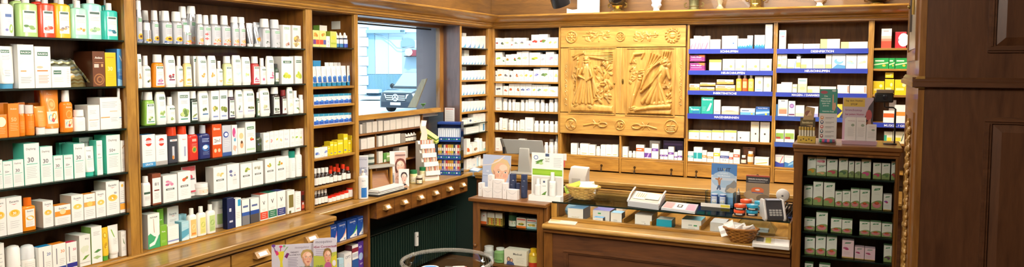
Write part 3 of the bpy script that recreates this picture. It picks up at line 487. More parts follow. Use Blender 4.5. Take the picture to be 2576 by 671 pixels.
row(S, PL, 1.2, [
 ('c', 357.5, 391, 338, 'white shampoo carton with red diamond and blue foot', W, alp() + Ln(.25, .75, .5, 3, .07) + [Rc(.0, 0, 1, .13, '4a9ad0'), Tx(.5, .065, .6, 'GRATIS', 'e8f4fb', .06)], dict(tp='3a8ac0')),
 ('c', 392, 421, 339, 'white shampoo carton with red diamond and grey foot', W, alp() + Ln(.25, .75, .5, 3, .07) + [Rc(0, 0, 1, .13, 'b0aca8')], dict(tp='c8c4c0')),
 ('ov', 424, 450, 319, 'charcoal caffeine shampoo bottle with red cap', '3a3d48', 'd8401c', dict(ch=.24, cr=.8, sh=.74, art=[Po([(.06, .84), (.5, .98), (.94, .84), (.5, .7)], 'd8402e'), Rc(.1, .8, .9, .88, 'f4f0ee'), Tx(.5, .84, .6, 'Alpecin', 'd8402e', .06), Rc(.3, .1, .55, .6, 'c8ccd4'), El(.4, .16, .12, .08, 'e08a3a')], lz=(.05, .74), la=1.7)),
 ('ov', 451.5, 474.5, 317, 'white shampoo bottle with red cap', W, 'd8401c', dict(ch=.22, cr=.8, sh=.75, art=[Po([(.06, .84), (.5, .98), (.94, .84), (.5, .7)], 'd8402e'), Rc(.1, .8, .9, .88, 'f4f0ee'), Tx(.5, .84, .6, 'Alpecin', 'd8402e', .06), Rc(.45, .15, .7, .55, 'a8b0c8')], lz=(.05, .74), la=1.7)),
 ('ov', 476, 501, 317, 'red shampoo bottle with silver cap', 'cc2c1c', 'c4c8cc', dict(ch=.24, cr=.5, sh=.68, art=[Rc(.25, .82, .75, .95, 'e8b0a0'), El(.5, .42, .3, .16, 'e89a3a'), El(.5, .42, .18, .1, '5a9a4a')] + Ln(.2, .8, .7, 3, .06, 'f0c0b0'), lz=(.06, .66), la=1.6)),
 ('ov', 502.5, 532, 315, 'navy shampoo bottle with silver cap', '1d2a68', 'b8bcc4', dict(ch=.24, cr=.42, sh=.68, art=Ln(.15, .85, .9, 3, .07, 'a8b8e0', .03) + [El(.5, .45, .36, .16, '4a8ad0'), El(.45, .48, .24, .1, 'd8e8f0')] + Ln(.2, .8, .24, 3, .06, 'a8b8e0'), lz=(.06, .66), la=1.7)),
 ('c', 534, 558, 312, 'orange red carton printed 2in1', 'e8541c', [Tx(.5, .86, .7, 'Elmex', 'fde8d8', .1), Rc(.06, .38, .94, .62, 'f6f2ec'), Tx(.5, .5, .6, '2in1', '6a5048', .12), El(.3, .2, .14, .06, 'f8c8a0'), El(.7, .2, .14, .06, 'f8c8a0')], dict(sd='c03c14', d=.07)),
 ('c', 559.5, 582, 315, 'grey blue carton', 'c4cad4', [El(.4, .7, .3, .1, '2a4a9a'), El(.42, .7, .2, .06, 'e8ecf4'), Rc(0, 0, 1, .12, '3a5a9a')] + Ln(.2, .8, .5, 4, .06, 'e8ecf0'), dict(sd='aab2c0')),
 ('c', 583.5, 597, 314, 'white carton with magenta picture', W, [El(.4, .75, .3, .16, 'c8508a'), El(.7, .62, .2, .1, 'f0c8d8'), El(.55, .5, .2, .06, '58a8d0')] + blobs(['e8b8a0'], .25, .2, 4, 3)),
 ('c', 598, 616, 322, 'white carton with peach picture', 'f4ece2', [El(.5, .7, .3, .12, 'f0c890'), El(.55, .35, .24, .14, 'e0a878'), El(.55, .45, .16, .06, '6a4a30')]),
 ('c', 617.5, 643, 306, 'tall white carton with green foot text', W, plate(.8, '4a8a5a', 'Sanotint') + Ln(.2, .8, .62, 3, .04) + blobs(['d8503a', 'c8c040'], .4, .12, 3, 5) + [Rc(.1, .08, .9, .14, 'b8d8b0')], dict(sd='dcdcd4', d=.07)),
 ('rd', 648, 662, 334, 'small dark green bottle with flower', '2c3a20', '33363a', dict(ch=.22, cr=.7, art=blobs(['8ab04a', '6a5ab0'], .6, .3, 5, 2)))] +
 [('c', float(a), b, t, 'small white carton ' + nm_[i], W, Ln(.2, .8, .8, 2, .07) + blobs([c], .5, .16, 3, i) + Ln(.2, .8, .25, 3, .06), {}) for i, (a, b, t, c) in enumerate(small)])
S = 'fifth shelf of wide bookcase'
row(S, PL, 1.004, [
 ('ov', 360, 381, 443, 'white cosmetic bottle with dark green band', W, 'f4f4f0', dict(ch=.2, cr=.6, art=[Rc(.1, .5, .9, .62, '3a5a48'), Rc(.2, .2, .8, .4, 'e2e2dc')] + Ln(.2, .8, .3, 3, .07), lz=(.1, .7))),
 ('c', 383.5, 405, 436, 'white carton with brown top', W, [Rc(0, .86, 1, 1, '8a4a30'), Tx(.5, .66, .5, '8/1', '6a6a70', .1), Rc(.2, .44, .8, .48, '7a3a34'), Rc(0, 0, 1, .05, '8a4a30')] + Ln(.2, .8, .36, 4, .05), dict(sd='7a3f28', tp='8a4a30')),
 ('c', 410, 446, 440, 'white flower shampoo carton with pink blossom', W, klo(['d88aa8', 'e8a8c0', 'c06a90'], 1), dict(sd='c4c2bc', d=.07)), ('c', 447.5, 480, 431, 'white flower shampoo carton with orange sprig', W, klo(['d8683a', '6a8a4a', 'c84a3a'], 2), dict(sd='dcdad4')),
 ('tube', 468, 505, 419, 'pink topped tube with red band', 'f0e4e2', 'f2f2ee', dict(ch=.12, bk=.03, bm=mat('efe2e0', .3), art=[Rc(-.02, .82, 1.02, 1, 'd8545c'), El(.5, .6, .14, .08, 'c83a50'), Rc(.2, .48, .8, .54, '6a6a70'), Rc(0, .0, 1, .06, 'c83a50')], lz=(.14, .99), la=1.9)),
 ('jar', 503, 531, 461, 'white cream jar', 'f2f0e8', 'f8f8f4', dict(ch=.34, cr=1., sh=.6, art=[Rc(.1, .2, .9, .8, 'f0e0cc'), El(.5, .5, .2, .2, 'e8a868')], lz=(.06, .6))),
 ('c', 537, 570, 419, 'white flower shampoo carton with pale sprig', W, klo(['e0d8b0', 'd8c878'], 3), dict(sd='c9c7c0', d=.06)), ('c', 571.5, 602, 412, 'white carton with violet flower and clear bottle picture', W, [El(.3, .72, .14, .06, '6a70a0'), Rc(.45, .2, .8, .55, 'e4e6e2'), Rc(.55, .55, .7, .68, 'dcdcd8'), Tx(.62, .38, .3, 'KLORANE', '7a807c', .03)] + blobs(['7a80a8'], .6, .1, 3, 4)),
 ('c', 605, 634, 411, 'white flower shampoo carton with yellow sprig', W, klo(['c8c860', '8aa04a'], 5), dict(sd='d0cec8', d=.06)), ('c', 635.5, 662, 406, 'white flower shampoo carton with grey sprig', W, klo(['c8c8b8', 'a8a890'], 6)),
 ('c', 667, 693, 398, 'white flower shampoo carton with orange fruit', W, klo(['e0a040', 'a8b850'], 7), dict(sd='d0cec8', d=.06)), ('c', 694.5, 719, 394, 'white flower shampoo carton with gold fruit', W, klo(['d89830', '8aa850'], 8)),
 ('rd', 717.5, 732, 377, 'white lotion bottle with grey cap', 'f0f0ea', 'b0b0a8', dict(ch=.2, cr=.92, bk=.02, art=Ln(.2, .8, .6, 4, .1))), ('rd', 733, 747, 380, 'white lotion bottle with teal cap', 'eef2ee', '1f8a78', dict(ch=.24, cr=.95, art=Ln(.2, .8, .7, 5, .1, '9ab8b0'), lz=(.1, .7))),
 ('spray', 748.5, 763.5, 370, 'slim white spray bottle by right post', W, 'f6f6f2', dict(ch=.24, cr=.62, sh=.7, dr=.9, e=2.2, art=Ln(.2, .8, .6, 4, .1), lz=(.1, .7)))])
S = 'bottom ledge of wide bookcase'
row(S, PL, .786, [
 ('c', 372, 402, 537, 'white carton with green swoosh', W, [Po([(0, 0), (1, 0), (1, .38), (.8, .3), (.5, .35), (.2, .45), (0, .4)], '3faa74'), Po([(.1, .06), (.55, .1), (.85, .3), (.88, .7), (.78, .72), (.74, .36), (.5, .2), (.1, .14)], 'f6f8f4'), Po([(.46, .85), (.5, .85), (.56, .45), (.5, .45)], 'c8a890'), Tx(.5, .9, .6, 'NUCALM', '6a706c', .05)], dict(sd='d8dcd6', d=.07)),
 ('c', 403, 420.5, 565, 'bright green carton', '7fb83a', [Tx(.5, .68, .5, 'Pure', 'f0f8e0', .1)] + Ln(.2, .8, .25, 2, .06, 'd0e8a8'), dict(sd='5f9a2c', d=.05)), ('c', 396, 412, 525, 'rear tall green carton', '6fae34', [Tx(.5, .68, .5, 'Pure', 'f0f8e0', .1)], dict(bk=.075)),
 ('c', 422, 450, 566, 'white carton with lavender stripe', W, [Rc(0, .12, 1, .2, '8a98c8')] + Ln(.15, .85, .8, 5, .09, 'd8d8d4'), dict(sd='dcdad6')), ('c', 421, 450, 519, 'rear white face care carton', W, [Tx(.5, .78, .62, 'Eucerin', '6e6e74', .08), Po([(.3, .73), (.5, .7), (.7, .73), (.5, .715)], 'c8323c')] + Ln(.2, .8, .6, 2, .04), dict(bk=.08)),
 ('c', 457, 475.5, 556, 'pale blue carton', 'a9d8e6', [Po([(0, .1), (1, .3), (1, .6), (0, .5)], '5aa8c4'), Po([(0, 0), (1, 0), (1, .2), (0, .1)], 'd8eef4')] + Ln(.15, .85, .85, 3, .06, 'eaf6fa'), dict(sd='7fc0d6', d=.05)), ('c', 452, 470, 539, 'rear pale blue carton', '9ad0e0', Ln(.15, .85, .7, 3, .1, 'eaf6fa'), dict(bk=.075)),
 ('ov', 476.5, 498, 524, 'white lotion bottle with orange label', 'f2f0e6', 'f4f4ee', dict(ch=.2, cr=.42, sh=.68, art=[Rc(.1, .02, .9, .98, 'f2c478'), El(.5, .55, .3, .16, 'f4dca8'), Rc(.2, .1, .8, .2, 'e08a3a')], lz=(.07, .64), la=1.5)),
 ('ov', 500, 521.5, 519, 'white lotion bottle with yellow label', 'f2f0e6', 'f4f4ee', dict(ch=.2, cr=.42, sh=.68, art=[Rc(.1, .02, .9, .98, 'e4dc84'), El(.5, .55, .3, .16, 'b8c45a')] + Ln(.2, .8, .26, 3, .07, '9aa84a'), lz=(.07, .64), la=1.5)),
 ('ov', 523.5, 545, 514, 'white lotion bottle with green label', 'f2f0e6', 'f4f4ee', dict(ch=.2, cr=.42, sh=.68, art=[Rc(.1, .02, .9, .98, 'b8cf88'), El(.5, .55, .3, .16, '8aae58')] + Ln(.2, .8, .26, 3, .07, '5a8a3a'), lz=(.07, .64), la=1.5)),
 ('jar', 543, 571, 504, 'white powder tub with wide cap and green picture', 'f2f2ec', 'f2f2ee', dict(ch=.18, cr=1.12, sh=.8, bk=.07, art=[Tx(.5, .9, .7, 'Triticelle', '4a4a46', .06), Rc(.15, .1, .85, .62, 'b4d48a'), Po([(.3, .15), (.36, .15), (.7, .6), (.62, .6)], '5a8a3a')], lz=(.06, .8), la=1.9)),
 ('c', 571.5, 589, 497, 'navy carton with white marks', '1f2c58', [Rc(.3, .55, .6, .66, 'c8d0e0'), Rc(.3, .2, .8, .26, 'c8d0e0')], dict(sd='141e40')), ('c', 590, 607, 498, 'white carton with navy panel', W, [Rc(.5, .72, .95, .95, '2a9ac8'), Rc(0, .0, .12, 1, '1f2c68')] + Ln(.2, .8, .5, 4, .06), dict(sd='24306c')),
 ('c', 608.5, 628, 501, 'white shaving carton with blue and grey picture', W, [Rc(0, .36, 1, .5, '2f5aa8'), Rc(0, .0, 1, .36, '7a7c80'), Rc(.15, .68, .8, .76, '5a6a9a')], dict(sd='20304a')), ('c', 630, 652, 498, 'white shaving carton with blue and dark picture', W, [Rc(0, .36, 1, .52, '1f4a9c'), Rc(0, 0, 1, .36, '4e4a4a'), Rc(.15, .68, .8, .76, '5a6a9a')], dict(sd='20304a')),
 ('c', 654.5, 673.5, 488, 'white carton with letter V and red band', W, vee('d84a2e'), dict(tp='c8503a', d=.07)), ('c', 675, 696, 483, 'white carton with letter V and green band', W, vee('2c7a5a'), dict(tp='3a8a6a', d=.07)), ('c', 697.5, 718, 479, 'white carton with letter V and navy band', W, vee('2f3c7c'), dict(tp='4a5090', d=.07)),
 ('c', 723, 741, 478, 'white carton with olive panel', 'efeee8', [Rc(.2, .25, .85, .8, '7d7440'), Rc(.2, .0, .5, .12, '6a6a4a')], dict(sd='d8d6ce')), ('c', 742.5, 757, 482, 'plain white carton by right post', W, pill(2)), ('c', 758.5, 770, 480, 'dark red and black carton by right post', '7a2420', [Rc(0, .5, 1, .8, '2a2424'), Rc(0, .1, 1, .3, 'd8684a'), Rc(.2, .3, .8, .42, 'e8d8d0')])])
# ---- narrow shelves beside the window
S = 'top shelf of narrow unit'
row(S, PL, 1.8225, [
 ('c', 787.5, 803, 76, 'yellow tea carton with purple and red bands', 'eedd8c', blobs(['d8a040', 'c88030'], .75, .2, 5, 1) + [Rc(0, .16, .45, .44, '7a3a8a'), Rc(.48, .16, 1, .44, 'd8503a')], dict(d=.06)), ('c', 804, 820, 77, 'yellow tea carton with red and blue bands', 'eedd8c', blobs(['b8b040', 'c88030'], .75, .2, 5, 2) + [Rc(0, .16, .55, .44, 'd8503a'), Rc(.58, .16, 1, .44, '5a5aa0')], dict(d=.06)),
 ('c', 804, 823, 64, 'white carton with green side behind tea cartons', 'dcdcd2', [], dict(sd='7fb04a', bk=.09)),
 ('c', 821, 830, 91, 'small white numbered carton', W, [Tx(.5, .5, .5, '5', '7a6a7a', .2), Tx(.5, .2, .5, '2', 'c05a5a', .2)], {}), ('c', 831, 847, 79, 'yellow green carton', 'c9cf6a', [El(.5, .6, .3, .14, 'e8d040'), Rc(.1, .2, .9, .3, 'a8b840')], dict(sd='9ab040'))] +
 [('drop', a, b, 82, 'navy nasal spray bottle with white nozzle', '1c2644', 'f2f2f0', dict(ch=.36, cr=.9, art=[Rc(0, .45, 1, 1, 'e4e8ee'), Rc(0, 0, 1, .45, c)], lz=(.05, .55), la=2.4)) for a, b, c in ((847.5, 855, '2f7ab0'), (857, 866, '2f7ab0'), (868, 877.5, '2a4ab0'))])
S = 'second shelf of narrow unit'
tb = lambda a, b, t, d, bk=0: ('tube', a, b, t, d, 'ececea', '2b8ab8', dict(ch=.17, bk=bk, art=[Rc(0, 0, 1, .36, '1f62b4'), El(.5, .36, .34, .07, '4a9ad8'), Tx(.45, .6, .3, '1', '7a808a', .1)] + Ln(.2, .7, .82, 3, .05), lz=(.19, .96), la=1.7))
row(S, PL, 1.5675, [tb(788 + 12.6 * i, 800 + 12.6 * i, 167 - .3 * i, 'front white and blue salts tube') for i in range(8)] + [tb(822 + 11.4 * i, 833 + 11.4 * i, 157, 'rear white salts tube', .075) for i in range(6)] + [('c', 788, 807, 152, 'bright blue carton behind tubes', '2f92c8', [], dict(bk=.08))])
S = 'third shelf of narrow unit'
sb = lambda i, n, t0: ('c', 790 + 12.5 * i, 802 + 12.5 * i, t0 - .55 * i, 'teal lidded salts carton number ' + n, 'f0efec', schu(n), dict(tp='2f92b0', d=.07))
row(S, PL, 1.4465, [sb(i, n, 238) for i, n in enumerate(['1', '2', '3', '4', '5', '6', '7', '8'])])
S = 'fourth shelf of narrow unit'
row(S, PL, 1.3165, [sb(i, n, 287) for i, n in enumerate(['9', '10', '11', '12', '14', '15', '16', '17'])])
S = 'fifth shelf of narrow unit'
yl = lambda a, b, t, d, s, bk=0: ('c', a, b, t, d, 'e8cf22', [Rc(.1, .7, .9, .82, 'f4ec9a'), Rc(.15, .12, .6, .2, '6a78a8')] + Ln(.15, .85, .5, 3, .08, 'c8a818'), dict(bk=bk, sd='cdb41a', d=.05))
row(S, PL, 1.1055, [('c', 792, 807, 371, 'white remedy carton with blue flower', W, blobs(['5a7ac8', 'a8b8e0'], .4, .25, 5, 1), dict(tp='d8c83a')), ('c', 807.5, 815, 370, 'slim white remedy carton', W, pill(1)), ('c', 815.5, 824, 369, 'white remedy carton with blue lettering', W, blobs(['8a9ad0'], .5, .3, 6, 2)),
 yl(825, 830, 367, 'slim yellow carton', 1), yl(830.5, 839, 356, 'tall yellow carton beside the slim one', 2), yl(840, 848, 357, 'yellow carton in middle of row', 3), yl(849, 863, 352, 'wide yellow carton', 4), yl(864.5, 875, 337, 'tallest yellow carton', 5), yl(876, 882.5, 352, 'narrow yellow carton', 6), yl(883.5, 893, 340, 'tall yellow carton at right end', 7)])
S = 'sixth shelf of narrow unit'
db = lambda a, b, t, d, cap, bk=0: ('rd', a, b, t, d, '241510', cap, dict(bk=bk, ch=.28, cr=.62, sh=.58, art=[Rc(0, 0, 1, 1, 'ecebe6')] + Ln(.2, .8, .75, 3, .2), lz=(.08, .48), la=2.6))
row(S, PL, .9165, [db(793 + 9.7 * i, 803 + 9.7 * i, 424 - i, 'brown tincture bottle with tall white cap', 'f0f0ea') for i in range(4)] + [db(a, b, t, 'front dark syrup bottle with red cap', 'd83a1c') for a, b, t in ((832, 841, 427), (842, 850.5, 420), (852, 863, 423), (864, 873, 413), (875, 885.5, 419), (887, 897, 409))] +
 [db(a, b, t, 'rear dark syrup bottle with red cap', 'd83a1c', .06) for a, b, t in ((833, 842, 417), (849, 858, 412), (861, 870, 412), (874, 882, 409))])
S = 'bottom ledge of narrow unit'
row(S, PL, .7925, [db(794 + 8.3 * i, 802 + 8.3 * i, 478 - 1.2 * i, 'small dark bottle with white dropper cap', 'f0f0ea') for i in range(4)] + [('jar', 828.5 + 10.4 * i, 838.5 + 10.4 * i, 493 - 3.4 * i, 'small white jar with red lid', 'eeece8', 'd8321e', dict(ch=.3, cr=1., sh=.68, art=Ln(.1, .9, .7, 3, .2), lz=(.08, .6))) for i in range(5)] + [('jar', 881.5, 893, 472, 'taller white jar with red lid', 'eeece8', 'c83222', dict(ch=.18, cr=1., sh=.8, art=Ln(.1, .9, .7, 3, .2), lz=(.08, .6)))])
# notice on the inner side of the narrow unit
# ---- corner shelves
def cs(z, S, t, xs, extra=()):
    it = [('c', a, b, t - .35 * i, 'white carton with blue swoosh', W, swoosh(['4aa3cf', '5a8ac8', '6ab0d8'][i % 3]), dict(d=.06)) for i, (a, b) in enumerate(xs)]
    row(S, PL, z, it + [('c', a, b, tt, 'taller white carton behind', W, pill(3), dict(bk=.07, d=.04)) for a, b, tt in extra])
def xs(a, b, n): w_ = (b - a) / n; return [(a + i * w_, a + (i + 1) * w_ - .6) for i in range(n)]
cs(1.8655, 'top shelf of corner unit', 92, [(1160, 1172), (1173, 1185), (1186, 1196.5), (1197, 1207), (1208, 1217), (1218, 1227)], [(1165, 1173, 83)])
cs(1.7175, 'second shelf of corner unit', 141.5, xs(1160.5, 1227, 9), [(1168, 1180, 126)])
cs(1.5805, 'third shelf of corner unit', 178.5, xs(1160.5, 1226, 8), [(1163, 1173, 168)])
cs(1.4445, 'fourth shelf of corner unit', 213.5, xs(1160.5, 1226, 8), [(1161, 1172, 207)])
cs(1.2975, 'fifth shelf of corner unit', 255, xs(1160.5, 1224, 8), [(1178, 1190, 248), (1204, 1218, 248)])
S = 'sixth shelf of corner unit'
row(S, PL, 1.1865, [('c', 1160, 1176, 301, 'flat white carton', W, pill()), ('c', 1177, 1190, 296, 'white carton with dark emblem', W, [El(.5, .5, .2, .2, '4a5a7a')] + Ln(.1, .9, .85, 2, .1))] + [('c', 1191 + 9 * i, 1199.6 + 9 * i, 285.5 - i * .6, 'tall white carton', W, pill(i), dict(d=.06)) for i in range(4)])
S = 'seventh shelf of corner unit'
row(S, PL, 1.0965, [('c', 1172, 1204, 319, 'long flat white pack', 'eeeeea', Ln(.05, .95, .7, 2, .3, 'c8ccd0', .05), dict(d=.08)), ('c', 1174, 1206, 312, 'upper long flat white pack', 'e8e8e4', Ln(.05, .95, .7, 2, .3, 'c8ccd0', .05), dict(d=.08, up=.04)), ('c', 1208, 1224, 309, 'white carton with blue stripe', W, [Rc(.55, .1, .85, .9, '3a8ac0')] + Ln(.1, .5, .8, 3, .15))][:1] + [('c', 1208, 1224, 309, 'white carton with blue stripe', W, [Rc(.55, .1, .85, .9, '3a8ac0')] + Ln(.1, .5, .8, 3, .15))])
S = 'eighth shelf of corner unit'
row(S, PL, .9115, [('c', 1174, 1183, 349, 'white carton with orange flower', W, blobs(['e0803a', 'c85a3a'], .3, .25, 4, 1)), ('rd', 1184, 1190, 362, 'slim white bottle', W, 'f4f4f0', dict(ch=.2, cr=.7)), ('c', 1190.5, 1201, 358, 'white carton with brown flower', W, blobs(['c8a070', '8a6a5a'], .35, .3, 5, 2)), ('rd', 1202, 1209, 347, 'tall white bottle', 'eef2f2', 'f4f4f0', dict(ch=.15, cr=.9)), ('rd', 1209.5, 1216, 348, 'tall pale blue bottle', 'c8e0e4', 'f4f4f0', dict(ch=.15, cr=.9)), ('c', 1216.5, 1225, 356, 'white carton with teal foot', W, waves('7ac0c8', '9ad0d0'))])
S = 'bottom ledge of corner unit'
row(S, PL, .7765, [('c', 1174, 1186, 399, 'white carton with pale stripes', W, pill(1)), ('c', 1187, 1199, 398, 'white carton with pale emblem', W, Ln(.1, .9, .7, 4, .15) + [El(.5, .3, .2, .1, 'c8d8e0')]), ('rd', 1200, 1206, 392, 'slim pale blue bottle', 'bcdcec', 'f4f4f0', dict(ch=.15, cr=.9)), ('rd', 1206.5, 1212, 390, 'slim white bottle', W, 'f4f4f0', dict(ch=.15, cr=.9)), ('c', 1213, 1224, 399, 'white carton at right end', W, pill(2))])
# ---- back shelves left of the carved cupboard
UN = 'left of carvings'
nmf = lambda k: ['red berry', 'dark plum', 'pale grain', 'small red', 'grey seed', 'mixed herb', 'pink root', 'two red cherry', 'red cherry', 'yellow grain', 'pale yellow'][k]
def fr(S, z, lst, ft):
    row(S + ' ' + UN, PB, z, [('c', a, b, t, 'white vitamin carton with ' + d + ' picture', W, fruit(c, i + len(S)), dict(d=.06)) for i, (a, b, t, d, c) in enumerate(lst)])
fr('top shelf', 1.8665, [(1241.5, 1255, 95, 'red berry', ['c8302a', '7a2a2a']), (1255.5, 1268, 96, 'dark plum', ['3a4a6a', '5a6a3a']), (1268.5, 1284.5, 95, 'pale grain', ['d8c890', 'e0d8a0']), (1285, 1291, 104, 'small red', ['d8503a']), (1291.5, 1306.5, 95, 'grey seed', ['a8b0b8', '8a9a8a']), (1307, 1324, 95, 'grey herb', ['6a5a7a', 'a8b8a0']), (1324.5, 1335.5, 102, 'pink root', ['e0a8b0', 'c88a98']),
 (1336.5, 1355.5, 87, 'twin cherry', ['c8281e', 'd8483a']), (1356, 1377.5, 86, 'red cherry', ['c8281e', '6a8a3a']), (1378.5, 1390, 94, 'yellow grain', ['e0c060']), (1390.5, 1404, 94, 'pale yellow', ['e8d890'])], 0)
fr('second shelf', 1.7135, [(1241.5, 1263, 131, 'green lime', ['8ab83a', 'b8c84a']), (1263.5, 1271, 143, 'small green', ['8aa84a', '4a7a4a']), (1272, 1285.5, 137, 'orange chilli', ['d8703a', '8aa04a']), (1286, 1299.5, 136, 'red chilli', ['c83a2a', '5a8a3a']), (1300, 1312.5, 130, 'olive leaf', ['6a7a3a', '8a9a4a']), (1313, 1330, 129, 'pale leaf', ['d0d8b0']), (1331.5, 1359, 132, 'large yellow green fruit', ['b8c840', 'd8d060', '7a9a3a']), (1359.5, 1372.5, 136, 'grey dot', ['b0b8c0']), (1373, 1393.5, 130, 'mauve blossom', ['b8a0c0', 'd0c0d0']), (1394, 1404, 136, 'faint', ['d8d8c8'])], 0)
fr('third shelf', 1.5615, [(1241.5, 1250.5, 178, 'black bean', ['2a2a30']), (1251, 1265.5, 174, 'orange slice', ['e0802a', 'e8a04a']), (1266, 1280, 175, 'grey stone', ['8a8a90', '6a6a70']), (1280.5, 1290.5, 178, 'tiny dark', ['4a4a50']), (1291, 1304.5, 175, 'brown nut', ['9a5a3a', 'c87a4a']), (1305, 1318, 175, 'cream pod', ['e0d0a8']), (1318.5, 1329.5, 175, 'yellow flower', ['e0cc60', 'c8b850']), (1330, 1341, 178, 'gold flower', ['e8d060']), (1342, 1358.5, 173, 'violet flower', ['6a70b8', '9aa0d0']), (1359, 1379.5, 171, 'green bean', ['7a9a5a', '5a7a4a']), (1380, 1392.5, 175, 'pale blue', ['b8c8d8']), (1393, 1404, 175, 'lemon', ['e8dc80'])], 0)
fr('fourth shelf', 1.4315, [(1245, 1263.5, 209, 'black berry', ['2e2a34', '4a4a58']), (1266, 1279, 216, 'red leaf', ['a8483a', 'c8684a']), (1280, 1293.5, 211, 'orange root', ['c86a3a', 'a85a3a']), (1294, 1307.5, 211, 'brown root', ['8a6a4a', 'b8703a']), (1308.5, 1322, 211, 'navy berry', ['4a5a8a', '6a7ab0']), (1322.5, 1337.5, 211, 'blue ring', ['3a4a9a', 'a8b0d8']), (1338.5, 1349, 213, 'lime', ['c8d060']), (1349.5, 1365, 213, 'green herb', ['8aa06a', '6a8a8a']), (1365.5, 1379.5, 213, 'yellow herb', ['d8d090']), (1380, 1404, 217, 'gold herb', ['d8c080', 'e0d0a0'])], 0)
def pb(a, b, t, d='white supplement bottle', cap='f4f4f0', bk=0): return ('rd', a, b, t, d, 'efefeb', cap, dict(bk=bk, ch=.2, cr=.78, sh=.68, art=[Rc(0, 0, 1, 1, 'f4f4f0')] + Ln(.1, .9, .8, 5, .15, 'c8cccc', .03), lz=(.1, .64), la=2.4))
def pc(a, b, t, d='white supplement carton', **k): return ('c', a, b, t, d, W, pill(int(a) % 5), dict(d=.05, **k))
row('fifth shelf of ' + UN, PB, 1.2885, [pc(1242, 1260.5, 244, 'wide white supplement carton')] + [pb(1262, 1275, 248), pb(1276.5, 1285, 250), pb(1285.5, 1296, 250)] + [pc(1296.5, 1306, 257, 'short white supplement carton')] + [pb(1307, 1318, 251), pb(1318.5, 1329, 251)] + [pc(1329.5, 1343.5, 249)] + [pb(1344, 1356, 251), pb(1357, 1368.5, 251), pb(1370, 1377.5, 260), pb(1378, 1391, 251), pb(1392.5, 1402.5, 249)])
row('sixth shelf of ' + UN, PB, 1.1025, [pc(1244, 1252, 308, 'short white supplement carton'), pb(1253, 1263.5, 296), pc(1264, 1274, 298), pb(1276, 1290, 301), pb(1290.5, 1298, 303), pb(1299, 1306.5, 304), pc(1308, 1320, 301), pc(1321, 1340, 295, 'tallest white supplement carton', tp='c89a90')] + [pb(1341.5, 1353.5, 304), pb(1354, 1366, 304), pb(1366.5, 1379, 304), pb(1379.5, 1391.5, 305), pb(1392.5, 1403.5, 305)])
row('seventh shelf of ' + UN, PB, .9035, [pc(1242, 1258, 346, 'white carton left of the monitor'), pc(1304, 1321, 349, 'white carton peeping over the monitor')] + [pb(1367.5, 1377, 358, 'white bottle right of monitor'), pb(1378, 1391, 358, 'white bottle right of monitor'), pb(1392, 1402.5, 356, 'white bottle right of monitor'), pb(1379, 1392, 350, 'rear bottle with grey cap', 'b8b4a8', .08), pb(1396, 1403, 340, 'rear tall bottle with grey cap', 'b8b4a8', .08)])
# ---- niches under the carved cupboard
row('left niche under carvings', PB, .9115, [pc(1436, 1451.5, 360, 'tall white carton'), pb(1452.5, 1458, 372, 'small white bottle'), pc(1459, 1480, 361, 'wide white carton'), pc(1480.5, 1497, 364, 'white carton next to the wide one'), pb(1498, 1509, 368, 'white bottle with white cap'), pc(1511, 1523.5, 364, 'white carton with pale blue edge'), pc(1524, 1539, 364, 'white carton with thin blue lines'), pc(1539.5, 1555, 364, 'white carton by right divider')])
pu = lambda a, b, t, d, y=.4, bk=0: ('c', a, b, t, d, W, [Rc(0, y - .1, 1, y + .08, '6a3f9c'), Rc(.2, y - .06, .6, y + .03, 'b8a0d8')] + Ln(.2, .8, .85, 2, .08), dict(bk=bk, d=.045))
row('right niche under carvings', PB, .9115, [pc(1564.5, 1579, 369, 'tall cream carton'), pb(1580, 1589, 380, 'small white bottle'), pb(1590, 1599, 380, 'small white bottle'), ('c', 1600, 1620, 364, 'white carton with orange band', W, bandart('e8662a', .5, .76), dict(d=.045)),
 ('c', 1621, 1638.5, 373, 'white carton with purple picture', W, [Rc(0, .1, 1, .55, '6a3f9c'), Po([(.3, .1), (.6, .55), (.8, .55), (.5, .1)], 'b8a0d8')] + Ln(.2, .8, .8, 2, .08), dict(d=.045)), pu(1639.5, 1656, 361, 'tall white carton with purple band', .6), pu(1660, 1669.5, 376, 'slim white carton with purple band'), pu(1670, 1680, 376, 'slim white carton with purple band'), pu(1681, 1695, 369, 'white carton with high purple band', .5), pu(1696, 1704, 383, 'small white carton with purple band'), pu(1705, 1716, 379, 'white carton with purple band at right end'),
 ('c', 1668, 1719, 354, 'rear dark purple carton', '3a2a52', [Rc(.05, .75, .95, .85, '5a4478')], dict(bk=.09)), ('c', 1634, 1660, 354, 'rear grey white carton', 'd8d4cc', Ln(.2, .8, .9, 2, .06), dict(bk=.09))])
